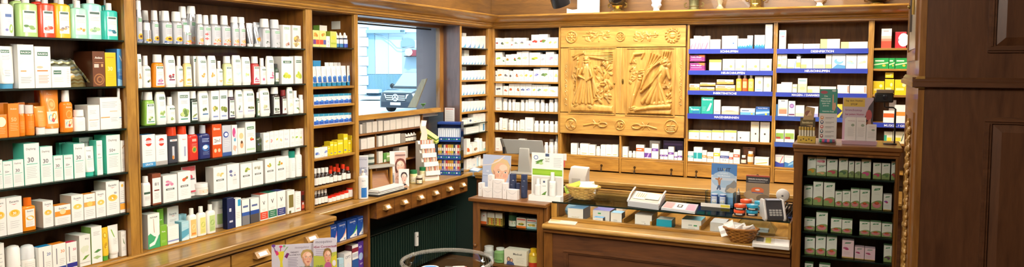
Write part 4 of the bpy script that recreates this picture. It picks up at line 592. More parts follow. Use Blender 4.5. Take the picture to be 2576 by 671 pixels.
# ---- blue labelled shelves right of the carved cupboard
UA = 'unit with nose remedies'
pk = lambda a, b, t: ('c', a, b, t, 'white carton with pink foot', W, [Po([(0, 0), (1, 0), (1, .5), (.5, .42), (0, .3)], 'e8a0b0'), Po([(.1, .0), (.4, 0), (.8, .5), (.6, .5)], 'd87a90')] + Ln(.2, .8, .8, 2, .08), dict(d=.05))
wv = lambda a, b, t: ('c', a, b, t, 'white carton with blue waves', W, waves(), dict(d=.05, sd='c8d8e8'))
UA = 'first blue-labelled unit'; UB = 'second blue-labelled unit'; UC = 'rightmost unit by pillar'
row('top shelf of ' + UA, PB, 1.8495, [pk(1736, 1744.5, 97), pk(1745, 1753, 90), pk(1753.5, 1761.5, 90), pk(1762.5, 1771, 91), pk(1771.5, 1785, 90), ('c', 1786, 1811.5, 99, 'white carton with grey slash', W, [Po([(.86, .05), (.9, .05), (1, .7), (.96, .7)], '8a9aa8')] + Ln(.1, .7, .6, 2, .12), {}), ('c', 1816, 1855, 90, 'wide white carton with teal lid', W, Ln(.08, .7, .45, 2, .1) + [El(.75, .42, .05, .06, '3a6ac0')], dict(tp='8ac8c8')), wv(1856, 1867.5, 97), wv(1868, 1879.5, 97), wv(1880, 1893, 89), wv(1898, 1910.5, 88), wv(1911, 1923.5, 88), ('c', 1925, 1943, 61, 'very tall white carton', W, Ln(.2, .8, .88, 2, .04, '8a9ab0') + [Po([(.1, .22), (.9, .3), (.9, .31), (.1, .24)], '6a88b8')], {})], base_off=.012)
hy = lambda a, b, t, c='b8cc6a', d='white hay fever carton': ('c', a, b, t, d, 'f1f2e8', Ln(.1, .6, .75, 3, .1) + [El(.7, .35, .12, .12, c), Rc(.08, .1, .5, .16, c)], dict(d=.05))
sy = lambda a, b, t, u, d: ('c', a, b, t, d, '8a2f7c', [Tx(.42, .64, .72, 'Triofan Allergie', 'f6e8f2', .3), Rc(.08, .3, .8, .38, 'c890c0'), Po([(.7, .75), (1, .6), (1, 1), (.55, 1)], 'e8783a'), Rc(0, 0, 1, .14, 'd84a8a')], dict(up=u, d=.06))
row('second shelf of ' + UA, PB, 1.6735, [sy(1735, 1773, 158, 0, 'lower purple hay fever carton'), sy(1735, 1773, 138, .0745, 'upper purple hay fever carton'), ('c', 1784, 1814, 150, 'cream carton with green top', 'f2f0e4', [Rc(0, .75, 1, 1, 'b8cc5a')] + Ln(.1, .8, .5, 3, .15), {}), hy(1818, 1848, 148), hy(1849, 1877, 148), hy(1878, 1911, 148), hy(1912, 1941, 148)], base_off=.012)
fo = lambda a, b, t, u, d: ('c', a, b, t, d, 'f6e6cc', [Rc(0, .0, 1, .5, 'f0a04a'), El(.7, .5, .12, .2, 'f8d890'), Rc(.08, .6, .5, .75, 'e07a30')], dict(up=u, d=.06))
ob = lambda a, b, t, c, d: ('spray', a, b, t, d, c, 'e8e0d8', dict(ch=.2, cr=.5, sh=.72, dr=.8, e=2.4, art=[Rc(.15, .2, .85, .85, 'f4d890'), El(.5, .5, .2, .12, 'e07a30')], lz=(.08, .7)))
row('third shelf of ' + UA, PB, 1.5065, [fo(1734, 1759.5, 211, 0, 'orange and white insect carton'), fo(1761, 1797, 219, 0, 'lower flat orange carton'), fo(1761, 1799, 208, .039, 'upper flat orange carton'), fo(1800, 1849, 214, 0, 'lower wide orange carton'), fo(1803, 1845, 200, .055, 'upper wide orange carton'), ob(1851, 1865.5, 189, 'f0b83a', 'yellow insect spray bottle'), ob(1866.5, 1880.5, 189, 'e8602a', 'red orange insect spray bottle'), ob(1881.5, 1896, 189, 'f0c04a', 'yellow insect spray bottle'),
 ('c', 1899, 1919, 192, 'white carton with orange mark', W, [El(.6, .6, .2, .12, 'f4c890'), Rc(.2, .08, .8, .16, '8ab8d8')] + Ln(.15, .8, .85, 2, .06), {}), ('c', 1920.5, 1940, 192, 'white carton with yellow mark', W, [El(.6, .4, .2, .14, 'f4dca0')] + Ln(.15, .8, .85, 2, .06), {})], base_off=.012)
row('fourth shelf of ' + UA, PB, 1.3145, [('c', 1733, 1763, 268, 'wide teal heartburn carton', '1f9c9c', [Tx(.5, .6, .7, 'Gaviscon', 'e8f8f4', .3), Po([(.0, .9), (.4, .4), (.5, .4), (.1, 1)], '8ad8d0'), Rc(.3, .1, .9, .3, '2a6ab0')], {}), ('c', 1764, 1794, 244, 'tall teal heartburn carton', '22a896', [Tx(.5, .86, .8, 'Gaviscon', 'e8f8f4', .12), Po([(.45, .15), (.7, .2), (.9, .62), (.78, .66)], 'd8f0ea')] + Ln(.1, .4, .4, 4, .07, 'b8e8dc'), {}), ('c', 1795.5, 1812, 251, 'slim white carton', W, pill(2)), ('c', 1815, 1858, 268, 'white carton with peach foot', W, [Rc(0, 0, 1, .4, 'f0c8a8'), Po([(.1, .4), (.9, .4), (.6, .5), (.3, .5)], 'e89a60')] + Ln(.1, .7, .8, 2, .12), {}), ('c', 1862, 1899, 273, 'white carton with blue foot', W, [Rc(0, 0, 1, .42, '6ab0d8'), Rc(.1, .6, .6, .75, '4a6a9a'), El(.8, .2, .08, .12, 'f0c040')], {}), ('c', 1901, 1936, 269, 'blue carton with yellow spot', '3f7fc4', [Rc(0, .72, 1, 1, '2a4a90'), Tx(.5, .86, .7, 'Rennie Refresh', 'd8e8f8', .2), Po([(0, .1), (1, .3), (1, .5), (0, .4)], 'a8d8ec'), El(.75, .15, .08, .12, 'f0d040')], {})], base_off=.012)
gt = lambda a, b, t: ('c', a, b, t, 'white carton with green top edge', 'f3f3ec', [Rc(0, .8, 1, 1, 'b8d060'), El(.7, .3, .1, .1, 'e8b8b0')] + Ln(.1, .7, .6, 3, .14), dict(d=.06))
row('fifth shelf of ' + UA, PB, 1.0965, [gt(1731.5, 1759, 328), gt(1760, 1789.5, 328), gt(1790.5, 1820.5, 328), gt(1821.5, 1852.5, 328), ('c', 1855, 1886, 331, 'white carton with dark seal', W, [El(.25, .35, .06, .08, '4a4a40')] + Ln(.1, .6, .8, 3, .12), {}), ('c', 1888.5, 1909, 306, 'tall cream carton with dark seal', 'f4f0dc', [El(.6, .4, .1, .05, '4a4a40'), Rc(.1, .8, .9, .84, 'e0d890')], {}), ('c', 1912, 1936, 307, 'tall white carton with dark seal', 'f2f2e6', [El(.5, .4, .1, .05, '4a4a40')] + Ln(.1, .8, .85, 2, .05), {})])
row('bottom shelf of ' + UA, PB, .9115, [('c', 1729.5, 1744, 381, 'white carton with turquoise band', W, bandart('5ac0c4'), {}), ('c', 1745, 1766, 370, 'tall white carton with teal block', W, [Rc(0, .2, 1, .62, '1fa0a8'), Rc(.35, .2, .5, .62, '8ad8dc')] + Ln(.1, .8, .85, 2, .08), {}), ('c', 1766.5, 1777.5, 378, 'white carton with orange band', W, bandart('f09a4a'), {}), ('c', 1778.5, 1794, 383, 'low white carton with orange band', W, bandart('f0a05a'), {}), ('c', 1795, 1811, 373, 'white carton with yellow band', W, bandart('f4cc40', .45, .68), {}), ('c', 1811.5, 1833.5, 381, 'wide white carton with navy band', W, [Rc(0, .42, 1, .64, '22409a'), Tx(.5, .53, .8, 'Weihrauch', 'e8ecf4', .12), El(.35, .25, .05, .04, '5a5a60'), El(.6, .25, .05, .04, '5a5a60')], {}), ('c', 1834, 1844, 384, 'narrow white carton with red band', W, bandart('d8543a'), {}), ('c', 1845, 1861, 376, 'tall white carton with red band', W, bandart('e0684a', .45, .66), {}),
 ('rd', 1863, 1877, 391, 'squat brown jar bottle with white lid', '4a2a14', 'f0f0ea', dict(ch=.26, cr=.72, sh=.66, art=[Rc(0, 0, 1, 1, 'e8e6dc')] + Ln(.2, .8, .7, 2, .25), lz=(.12, .52), la=2.5)), ('rd', 1879.5, 1895, 381, 'amber bottle with white lid', 'b8802a', 'f0f0ea', dict(ch=.2, cr=.78, sh=.74, art=[Rc(0, 0, 1, 1, 'ece8d8')] + Ln(.2, .8, .7, 3, .2), lz=(.18, .6), la=2.5)), ('c', 1868, 1900, 370, 'rear brown wooden carton', '6e4022', [Rc(.1, .1, .9, .86, '8a5630'), Rc(.4, .88, .6, .95, '3a2010')], dict(bk=.09, d=.03)), ('c', 1897.5, 1934, 396, 'flat white carton with yellow sweep', W, [Po([(.1, .1), (.9, .3), (.9, .44), (.1, .2)], 'f0c860'), Rc(0, .66, 1, .72, 'f0dca8')] + Ln(.1, .6, .85, 1, .1), {})], base_off=.012)
UBt = lambda a, b, t, c, d, art_, **k: ('c', a, b, t, d, c, art_, dict(d=.06, **k))
row('top shelf of ' + UB, PB, 1.8465, [UBt(1960, 1977, 76, W, 'tall white carton with teal and red mark', [Rc(.05, .74, .9, .92, '8ad0c8'), El(.55, .66, .25, .04, 'd87a8a')] + Ln(.2, .8, .5, 3, .06)), UBt(1982, 2020, 110, W, 'flat white disinfectant carton', [Po([(.1, .1), (.6, .35), (.9, .3), (.4, .1)], 'a8c8a0')] + Ln(.1, .8, .8, 1, .1)), UBt(2021.5, 2062.5, 110, W, 'flat white plaster carton', [Po([(.1, .1), (.6, .3), (.9, .25), (.4, .1)], 'c8d8d0'), Rc(.7, .4, .9, .6, 'c8a8b8')]), UBt(2063.5, 2113, 98, 'f0f2d8', 'pale green and cream carton', [Rc(0, 0, .35, 1, 'cfe08a')] + Ln(.4, .9, .8, 4, .12, 'e0d8a8')), UBt(2115, 2183, 105, 'f4f6e4', 'long pale green carton', [Rc(0, 0, .3, 1, 'd4e490')] + Ln(.4, .8, .6, 2, .2, 'e0e0c8'))], base_off=.012)
row('second shelf of ' + UB, PB, 1.6925, [UBt(1953, 1966, 137, 'f2f2e0', 'white carton with yellow leaf', [Rc(.1, .1, .9, .3, 'f0dc60'), El(.4, .6, .2, .1, 'd0d890')]), UBt(1966.5, 1979.5, 137, 'f4f4ea', 'white carton with lime foot', [Rc(.1, .6, .9, .72, 'd8e0a0'), Rc(0, 0, 1, .2, 'e8e0a0')]), UBt(1981, 2003, 148, W, 'white carton with blue slash', [Po([(.75, .0), (.85, 0), (1, .8), (.92, .8)], '7a9ac8'), Rc(0, 0, .7, .12, 'e8dc80')]), UBt(2003.5, 2013.5, 142, W, 'slim white carton with gold foot', [Rc(0, .1, 1, .5, 'f4d860')]), UBt(2014.5, 2044, 147, W, 'white carton with yellow patch', [Rc(0, 0, .5, .4, 'f4e080')] + Ln(.1, .8, .75, 2, .12)), UBt(2045, 2076, 147, W, 'white carton with pale grey print', [Rc(.1, .0, .9, .4, 'f2e8a8')] + Ln(.1, .8, .75, 2, .12)), UBt(2077, 2092, 137, 'f4f2d8', 'cream carton', [Rc(0, 0, 1, .3, 'f4e690')]), UBt(2093, 2127, 136, 'dce8f0', 'pale blue carton with swirl', [El(.5, .5, .35, .2, '7ab8dc'), El(.6, .6, .25, .14, 'eef4f8'), Po([(0, 0), (1, 0), (1, .2), (.4, .3)], '5a9ac8')]), UBt(2128, 2155, 137, W, 'white carton with teal flecks', blobs(['a8d0d0', 'd8d8a0', 'a8c8e0'], .45, .2, 6, 1)), UBt(2156, 2183, 137, W, 'white carton with yellow flecks', blobs(['e8e0a0', 'd0e0c0'], .45, .2, 6, 2))], base_off=.012)
row('third shelf of ' + UB, PB, 1.5025, [UBt(1953, 1964.5, 211, 'f4f2e6', 'cream carton', pill(1)), UBt(1965, 1992.5, 207, W, 'white carton with pale yellow foot', [Rc(0, 0, 1, .25, 'f0ecc8')] + Ln(.1, .8, .8, 3, .1)), UBt(1993.5, 2005, 212, 'eef0d4', 'small lime carton', [Rc(.1, .5, .9, .7, 'c8d890')]), UBt(2007, 2030, 197, 'eceeb0', 'tall yellow green carton', [Rc(0, .62, 1, 1, 'f4f4e8'), Rc(.1, .78, .9, .88, '8ab0b8'), El(.5, .3, .3, .12, 'e0e090')]), UBt(2031, 2062, 217, 'f6f2cc', 'flat cream carton', [Rc(0, 0, .4, .5, 'f4e480')]), UBt(2063, 2103, 218, 'f6f4dc', 'flat pale carton', [Rc(.5, .2, .9, .5, 'f0e8b8')]), UBt(2106, 2136, 214, W, 'white carton with peach emblem', [Rc(.85, .1, 1, .9, 'e8a890'), Rc(0, 0, .8, .25, 'f0e0d8')]), UBt(2137.5, 2180, 215, W, 'long white carton with peach emblem', [Rc(.86, .1, .97, .9, 'e8a890'), Rc(0, 0, .8, .25, 'f0e0d8')])], base_off=.012)
row('fourth shelf of ' + UB, PB, 1.3145, [UBt(1952, 1956, 262, '4a8ac8', 'sliver of blue carton', []), UBt(1957, 1982, 250, W, 'white carton with coral picture', [Rc(.1, .12, .9, .4, 'e88a6a'), Rc(.1, .4, .9, .5, 'f4c8a8'), Rc(.3, .88, .7, .93, '6a6a6a'), Rc(0, .65, 1, .68, 'd8d4cc')]), UBt(1983.5, 2000, 254, W, 'white carton with purple disc', [El(.5, .68, .34, .15, '7a4a9a'), El(.5, .68, .24, .1, 'b890c8'), Rc(.05, .06, .95, .16, '7a4a6a')]), UBt(2001, 2023, 265, 'f2ece4', 'low white carton with beige foot', [Rc(0, 0, 1, .3, 'e8d0b8')]), UBt(2028, 2058, 268, 'd8d8f0', 'lavender carton behind the lip balm display', [Rc(0, 0, 1, .3, 'a8a8d8')]), UBt(2104, 2119, 262, 'e8c84a', 'navy and yellow carton between the two displays', [Po([(0, .1), (1, .5), (0, .9)], '22306a'), Po([(.5, 0), (1, .0), (1, .35)], '22306a')]), UBt(2122, 2165, 268, W, 'white carton behind the pink display', pill(2))], base_off=.012)
row('fifth shelf of ' + UB, PB, 1.1065, [UBt(1948, 1972, 326, 'eef0e4', 'white carton with green block and red tag', [Rc(.05, .25, .95, .72, '8aba50'), Rc(.05, .25, .6, .42, 'a8483a')]), UBt(1973.5, 1998.5, 326, 'eef0e4', 'white carton with olive block and red tag', [Rc(.05, .25, .95, .72, '9abc58'), Rc(.05, .25, .6, .42, 'a8483a')]), UBt(2078, 2092, 322, 'f0e8e4', 'white carton with red print behind displays', [Rc(.2, .3, .8, .6, 'd85a5a')])], base_off=.012)
row('bottom shelf of ' + UB, PB, .9035, [UBt(1946, 1972, 389, W, 'white carton with indigo swoosh and red V', [Po([(0, 0), (1, 0), (1, .35), (.6, .3), (0, .45)], '3a4ab0'), Po([(.5, .3), (.58, .3), (.95, .9), (.85, .9)], 'd8506a'), Rc(.1, .84, .8, .92, 'c8c8d8')]), UBt(1973, 1996, 391, W, 'white carton with blue swoosh', [Po([(0, 0), (1, 0), (1, .6), (.5, .35), (0, .45)], '3a7ac0'), Po([(.4, .1), (1, .3), (1, .5), (.5, .3)], '8ac0e0'), Rc(.1, .84, .8, .92, 'c8c8d8')])])
row('top shelf of ' + UC, PB, 1.8475, [UBt(2217, 2243, 72, 'e8503a', 'red carton fading to white', [Rc(0, .62, 1, 1, 'f4e8e0'), Rc(0, .48, 1, .62, 'f0b8a4'), Rc(0, .36, 1, .48, 'ec8a70'), Rc(.2, .84, .7, .9, 'b0a8a8')], sd='8a2a20'), UBt(2252, 2280, 80, 'e02a3a', 'red carton with white disc', [El(.75, .5, .5, .42, 'f4f0ee'), El(.3, .5, .06, .08, '8a8a90')], sd='9a1a28')])
gn = lambda a, b, d: ('c', a, b, 146, d, '1f9e4a', [Po([(0, .3), (1, .5), (1, .62), (0, .42)], 'c8e8b0'), Rc(.1, .68, .7, .8, 'e8f4d8'), El(.7, .3, .12, .1, 'f0c040')], dict(tp='0f5a2c', d=.07))
row('second shelf of ' + UC, PB, 1.6925, [gn(2196, 2235.5, 'wide green carton'), gn(2236.5, 2251, 'narrow green carton'), gn(2252, 2284, 'green carton by the pillar')])
ye = lambda a, b, t, d, u=0: ('c', a, b, t, d, 'f2d21c', [Rc(.1, .3, .7, .45, 'f8ee9a'), El(.7, .65, .14, .12, 'f8f0b0')], dict(up=u, d=.07, sd='d8b414'))
row('third shelf of ' + UC, PB, 1.4955, [ye(2193, 2224.5, 204, 'wide yellow carton'), ye(2226, 2249, 199, 'middle yellow carton'), ye(2227, 2248, 182, 'yellow carton on top of middle one', .128), ye(2250.5, 2284, 200, 'yellow carton by the pillar')])
row('fourth shelf of ' + UC, PB, 1.2865, [UBt(2222, 2249, 279, W, 'white carton with orange band', [Rc(0, .45, 1, .8, 'e8682a')]), UBt(2236, 2254, 252, 'f0e4dc', 'rear white carton with pink lid', [], bk=.08), UBt(2250.5, 2284, 264, W, 'tall white carton with orange band', [Rc(0, .4, 1, .62, 'f0983a')])], base_off=.012)
row('fifth shelf of ' + UC, PB, 1.1305, [UBt(2224, 2245, 331, 'f0f0d8', 'pale carton with green and yellow print', [Rc(0, .2, .3, .7, '3aa888'), Rc(.35, .2, .9, .5, 'e8e040')]), UBt(2246, 2275, 331, 'f2f0d0', 'pale carton with yellow print', [Rc(.1, .2, .7, .5, 'e8dc40'), Po([(.7, .2), (.8, .2), (.95, .8), (.9, .8)], '4a6a5a')])])
# ---------------------------------------------------------------- room shell
def sbox(name, a, b, m, bevel=0): return struct(bx(name, None, a, b, m, bevel))
sbox('floor', (-.6, -7.7, -.05), (5.6, .6, 0), wood('4a3320', '6b4c30', 'y', .4))
sbox('ceiling', (-.6, -7.7, 2.95), (5.6, .6, 3.0), mat('d8c8a8', .8))
FZ = lambda a: wood('4e3210', '74501e', a, .45)
m = MB(); wl = FZ('y')
m.box((-.43, -7.7, 0), (-.335, .5, 1.3), wl); m.box((-.43, -7.7, 1.3), (-.335, -1.99, 2.075), wl); m.box((-.43, -.6, 1.3), (-.335, .5, 2.075), wl); m.box((-.43, -7.7, 2.075), (.0, .5, 2.95), wl)
struct(m.build('wall_left', ang=0))
m = MB(); wb = FZ('x'); m.box((0, .27, 0), (3.9, .4, 2.075), wb); m.box((0.002, 0, 2.075), (3.9, .4, 2.95), wb); struct(m.build('wall_back', ang=0))
sbox('wall_right', (5.5, -7.7, 0), (5.6, -3, 2.95), mat('b8a080', .8)); sbox('wall_front', (-.43, -7.7, 0), (5.6, -7.6, 2.95), mat('b8a080', .8))
# panelled pier on the right, its unlit front darkened in the wood colour
PX, PY, PF = 3.355, -3.0, -2.14
m = MB(); wd = SHD('x'); m.box((PX + .004, PY + .004, 0), (5.5, PF, 2.95), SHD('z')); m.box((3.62, PF, 0), (5.5, .4, 2.95), SHD('z')); struct(m.build('wall_pier', ang=0))
m = MB(); m.prism([(PY - .022, 1.628), (PY - .022, 1.645), (PY - .014, 1.65), (PY - .014, 1.656), (PY - .006, 1.664), (PY + .02, 1.664), (PY + .02, 1.625), (PY - .008, 1.625)], 'x', PX - .022, 5.49, SHD('x'))
m.prism([(PX - .024, 1.628), (PX - .024, 1.645), (PX - .015, 1.65), (PX - .015, 1.656), (PX - .006, 1.668), (PX + .02, 1.668), (PX + .02, 1.622), (PX - .01, 1.622)], 'y', PY - .012, PF - .004, LED('y')); struct(m.build('trim_1'))
def frame(mb, x0, x1, z0, z1, y, w_, dep, mt):
    """raised picture-frame moulding standing on a face that looks towards -y"""
    for a, b, c, d in ((x0, z0, x1, z0 + w_), (x0, z1 - w_, x1, z1), (x0, z0 + w_, x0 + w_, z1 - w_), (x1 - w_, z0 + w_, x1, z1 - w_)):
        mb.box((a, y - dep, b), (c, y, d), mt)
        q = .35 * w_; mb.box((a + (q if c - a < 2 * w_ else 0), y - dep * 1.7, b + (q if d - b < 2 * w_ else 0)), (c - (q if c - a < 2 * w_ else 0), y - dep, d - (q if d - b < 2 * w_ else 0)), mt)
m = MB(); y = PY + .004
for z0, z1 in ((.2, 1.518), (1.757, 2.7)):
    frame(m, 3.575, 4.3, z0, z1, y, .024, .008, SHD('x')); m.loft([[(3.60, y, z0 + .025), (4.275, y, z0 + .025), (4.275, y, z1 - .025), (3.60, y, z1 - .025)], [(3.63, y - .012, z0 + .055), (4.245, y - .012, z0 + .055), (4.245, y - .012, z1 - .055), (3.63, y - .012, z1 - .055)]], SHD('z'), True, True)
struct(m.build('trim_2', ang=0))
# left flank of the pier, shop light put into its paler wood: pilaster, recess frames, carved drop, small glazed cupboard
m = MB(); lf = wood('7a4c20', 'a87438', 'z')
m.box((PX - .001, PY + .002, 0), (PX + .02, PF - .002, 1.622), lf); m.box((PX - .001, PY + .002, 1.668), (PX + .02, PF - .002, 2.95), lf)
def xframe(mb, y0, y1, z0, z1, x, w_, dep, mt):
    for a, b, c, d in ((y0, z0, y1, z0 + w_), (y0, z1 - w_, y1, z1), (y0, z0 + w_, y0 + w_, z1 - w_), (y1 - w_, z0 + w_, y1, z1 - w_)): mb.box((x - dep, a, b), (x, c, d), mt)
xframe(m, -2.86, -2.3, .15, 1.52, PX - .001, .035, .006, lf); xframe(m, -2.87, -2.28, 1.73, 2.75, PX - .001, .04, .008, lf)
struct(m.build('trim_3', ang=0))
m = MB(); q = random.Random(5)
for i in range(100):
    z = 1.46 - i * .0125; k = .5 + .5 * math.sin(i * .9); w_ = .05 + .05 * abs(math.sin(i * .55)); mt = CARV('z')
    m.ball((PX - .008, -2.58 + w_ * math.sin(i * 2.1), z), .006 + .004 * k, .016 + .012 * k, .009 + .005 * k, mt, 8, 6); m.ball((PX - .004, -2.58 - w_ * math.sin(i * 2.1) * .7, z - .006), .006, .016, .008, mt, 8, 6); m.ball((PX - .004, -2.58 + w_ * math.cos(i * 1.7) * .8, z - .012), .005, .02, .006, mt, 8, 6)
m.tube([(PX - .008, -2.58, 1.48), (PX - .008, -2.57, 1.0), (PX - .006, -2.58, .3)], .006, CARV('z'))
t = root('carved_garland', (PX, -2.58, .9), 'gilded wooden garland carved down the flank of the dark pier', 'carving', world=True); m.build('carved_drop', t)
t = root('wall_cupboard', (PX, -2.57, 1.8), 'little glazed door with brass hinges high on the flank of the pier', 'cupboard', world=True)
bx('pane', t, (PX - .004, -2.82, 1.78), (PX - .002, -2.33, 2.7), mat('e8e2d0', .15)); m = MB(); br = mat('a88848', .3, .9)  # opaque pale pane, a white reflection painted into its colour
for z in (1.95, 2.12): m.tube([(PX - .014, -2.74, z - .03), (PX - .014, -2.74, z + .03)], .006, br)
m.build('hinge', t); m = MB(); m.box((PX - .012, -2.5, 1.86), (PX - .003, -2.45, 2.0), mat('4a4038', .4, .5)); m.ball((PX - .016, -2.475, 1.97), .008, .008, .008, br); m.build('lock_plate', t)
# cornice running round the shop
cp = [(.0, 2.0625), (.004, 2.0625), (.012, 2.062), (.018, 2.058), (.018, 2.066), (.03, 2.07), (.034, 2.078), (.03, 2.085), (.04, 2.088), (.046, 2.095), (.04, 2.102), (.05, 2.106), (.075, 2.113), (.105, 2.126), (.128, 2.142), (.132, 2.146), (.147, 2.148), (.152, 2.154), (.152, 2.162), (.147, 2.166), (.0, 2.166)]
m = MB(); hc = wood('845820', 'c49446', 'y', .28)
m.loft([[(p, -7.6, z) for p, z in cp], [(p, -p, z) for p, z in cp]], hc); struct(m.build('trim_4', ang=50))
m = MB(); hc = wood('845820', 'c49446', 'x', .28)
m.loft([[(p, -p, z) for p, z in cp], [(3.6, -p, z) for p, z in cp]], hc); struct(m.build('trim_5', ang=50))
# ---------------------------------------------------------------- shelving
def U(pl, s, d, z): return (s, d, z) if pl == 'B' else (-d, s, z)
def ub(name, par, pl, a, b, mt, bevel=.0015): return bx(name, par, U(pl, *a), U(pl, *b), mt, bevel)
def gshelf(par, pl, s0, s1, d0, d1, z):
    m = MB(); a, b = U(pl, s0, d0, z - .007), U(pl, s1, d1, z); lo = tuple(map(min, zip(a, b))); hi = tuple(map(max, zip(a, b)))
    m.box(lo, hi, GSH()); a, b = U(pl, s0, d0 - .0008, z - .0075), U(pl, s1, d0, z + .0003); m.box(tuple(map(min, zip(a, b))), tuple(map(max, zip(a, b))), EDGE()); m.build('shelf', par, ang=0)
def unit(name, pl, s0, s1, dep, z0, z1, posts, label, shelves, cat='shelves', rail=2.052, front=HON):
    """open shelving: back, sides, face posts, shelves"""
    z0 = .7762 if z0 == .775 else z0; c = U(pl, (s0 + s1) / 2, dep / 2, z0); t = root(name, c, label, cat, 'wall shelving of the shop', world=True)
    ax = 'x' if pl == 'B' else 'y'
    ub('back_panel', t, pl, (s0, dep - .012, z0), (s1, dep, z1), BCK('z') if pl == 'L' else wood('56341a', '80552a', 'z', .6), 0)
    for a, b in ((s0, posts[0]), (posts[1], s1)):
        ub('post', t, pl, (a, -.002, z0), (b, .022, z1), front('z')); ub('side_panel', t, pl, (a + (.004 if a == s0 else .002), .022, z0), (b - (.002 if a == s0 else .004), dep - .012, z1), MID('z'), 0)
    ub('top_rail', t, pl, (posts[0], .0, rail - .0), (posts[1], .02, z1), front(ax)); ub('top_panel', t, pl, (posts[0], .02, z1 - .012), (posts[1], dep - .012, z1), BCK(ax), 0)
    for sh in shelves:
        z = sh[0]; kind = sh[1]
        if kind == 'g': gshelf(t, pl, posts[0] + .001, posts[1] - .001, .006, dep - .014, z)
        elif kind == 'w': ub('shelf', t, pl, (posts[0], .004, z - .016), (posts[1], dep - .012, z), front(ax))
        elif kind == 'b': ub('shelf', t, pl, (posts[0], .0275, z - .0098), (posts[1], dep - .012, z), front(ax), 0)
        elif kind == 'l':
            ub('shelf', t, pl, (posts[0], .006, z - .016), (posts[1], dep - .012, z), front(ax)); m = MB(); zb = sh[2]; sb_ = mat('2c3fa6' if sh[3:] and sh[3] else '3350a0', .35)
            a, b = posts[0] - .004, posts[1] + .002
            m.box((a, -.008, zb), (b, .004, z + .0005), sb_)
            if sh[3:] and sh[3]: art(m, [Tx(sh[4], .47, sh[5], sh[3], 'f4f6fa', .5)], lambda u, v, o: (a + u * (b - a), -.008 - o, zb + v * (z - zb)), b - a, z - zb, off=.0006)
            m.build('shelf_label', t, ang=0)
    return t
BD = .3
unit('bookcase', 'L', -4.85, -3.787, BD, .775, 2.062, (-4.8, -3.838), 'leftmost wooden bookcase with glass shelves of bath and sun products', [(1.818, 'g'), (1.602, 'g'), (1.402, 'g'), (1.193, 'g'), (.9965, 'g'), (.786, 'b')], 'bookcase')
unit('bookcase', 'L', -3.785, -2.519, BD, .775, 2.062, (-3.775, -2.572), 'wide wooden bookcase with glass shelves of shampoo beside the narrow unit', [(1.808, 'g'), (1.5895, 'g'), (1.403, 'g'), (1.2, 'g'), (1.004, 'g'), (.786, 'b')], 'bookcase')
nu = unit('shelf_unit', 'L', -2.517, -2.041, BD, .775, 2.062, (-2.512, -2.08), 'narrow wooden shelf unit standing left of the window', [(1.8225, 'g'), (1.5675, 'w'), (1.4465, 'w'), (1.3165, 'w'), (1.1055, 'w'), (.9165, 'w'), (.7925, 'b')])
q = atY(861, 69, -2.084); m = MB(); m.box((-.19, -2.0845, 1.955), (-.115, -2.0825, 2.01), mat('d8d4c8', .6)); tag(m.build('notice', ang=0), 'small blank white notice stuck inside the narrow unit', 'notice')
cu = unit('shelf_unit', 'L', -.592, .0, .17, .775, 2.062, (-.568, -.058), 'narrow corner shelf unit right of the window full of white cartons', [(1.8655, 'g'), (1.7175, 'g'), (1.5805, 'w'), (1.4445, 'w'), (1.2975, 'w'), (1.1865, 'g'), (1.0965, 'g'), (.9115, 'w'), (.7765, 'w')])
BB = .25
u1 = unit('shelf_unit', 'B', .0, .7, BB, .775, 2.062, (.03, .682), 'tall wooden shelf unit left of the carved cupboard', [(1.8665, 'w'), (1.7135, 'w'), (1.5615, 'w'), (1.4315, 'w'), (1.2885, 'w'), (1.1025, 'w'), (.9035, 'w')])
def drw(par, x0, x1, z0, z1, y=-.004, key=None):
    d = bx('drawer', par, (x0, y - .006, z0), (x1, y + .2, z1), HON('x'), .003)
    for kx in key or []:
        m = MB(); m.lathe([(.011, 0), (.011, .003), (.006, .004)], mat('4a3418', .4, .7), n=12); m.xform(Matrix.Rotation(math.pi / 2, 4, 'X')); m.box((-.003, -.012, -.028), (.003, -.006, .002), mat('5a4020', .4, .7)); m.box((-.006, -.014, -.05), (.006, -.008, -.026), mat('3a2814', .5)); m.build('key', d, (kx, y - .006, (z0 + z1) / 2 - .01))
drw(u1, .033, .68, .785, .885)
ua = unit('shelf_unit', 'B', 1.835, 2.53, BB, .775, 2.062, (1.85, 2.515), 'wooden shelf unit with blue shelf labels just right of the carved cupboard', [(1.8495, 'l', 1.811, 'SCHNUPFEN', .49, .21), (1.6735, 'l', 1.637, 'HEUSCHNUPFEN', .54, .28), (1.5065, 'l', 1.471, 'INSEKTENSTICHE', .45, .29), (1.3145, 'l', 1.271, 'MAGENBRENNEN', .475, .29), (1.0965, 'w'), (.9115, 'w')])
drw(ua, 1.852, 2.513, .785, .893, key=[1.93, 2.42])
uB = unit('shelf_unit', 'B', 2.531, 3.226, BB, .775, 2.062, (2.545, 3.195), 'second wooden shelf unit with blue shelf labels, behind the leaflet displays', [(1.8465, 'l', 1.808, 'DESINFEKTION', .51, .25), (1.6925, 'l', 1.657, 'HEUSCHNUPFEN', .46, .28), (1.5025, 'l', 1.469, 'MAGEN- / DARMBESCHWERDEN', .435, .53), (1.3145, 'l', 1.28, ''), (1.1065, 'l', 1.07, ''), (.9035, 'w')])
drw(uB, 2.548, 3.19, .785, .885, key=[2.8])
uc = unit('shelf_unit', 'B', 3.227, 3.61, BB, .775, 2.062, (3.234, 3.6), 'rightmost wooden shelf unit, half hidden by the dark pier', [(1.8475, 'w'), (1.6925, 'w'), (1.4955, 'w'), (1.2865, 'l', 1.251, 'MUSKEL / GELENKE', .52, .8), (1.1305, 'w'), (.9115, 'w')])
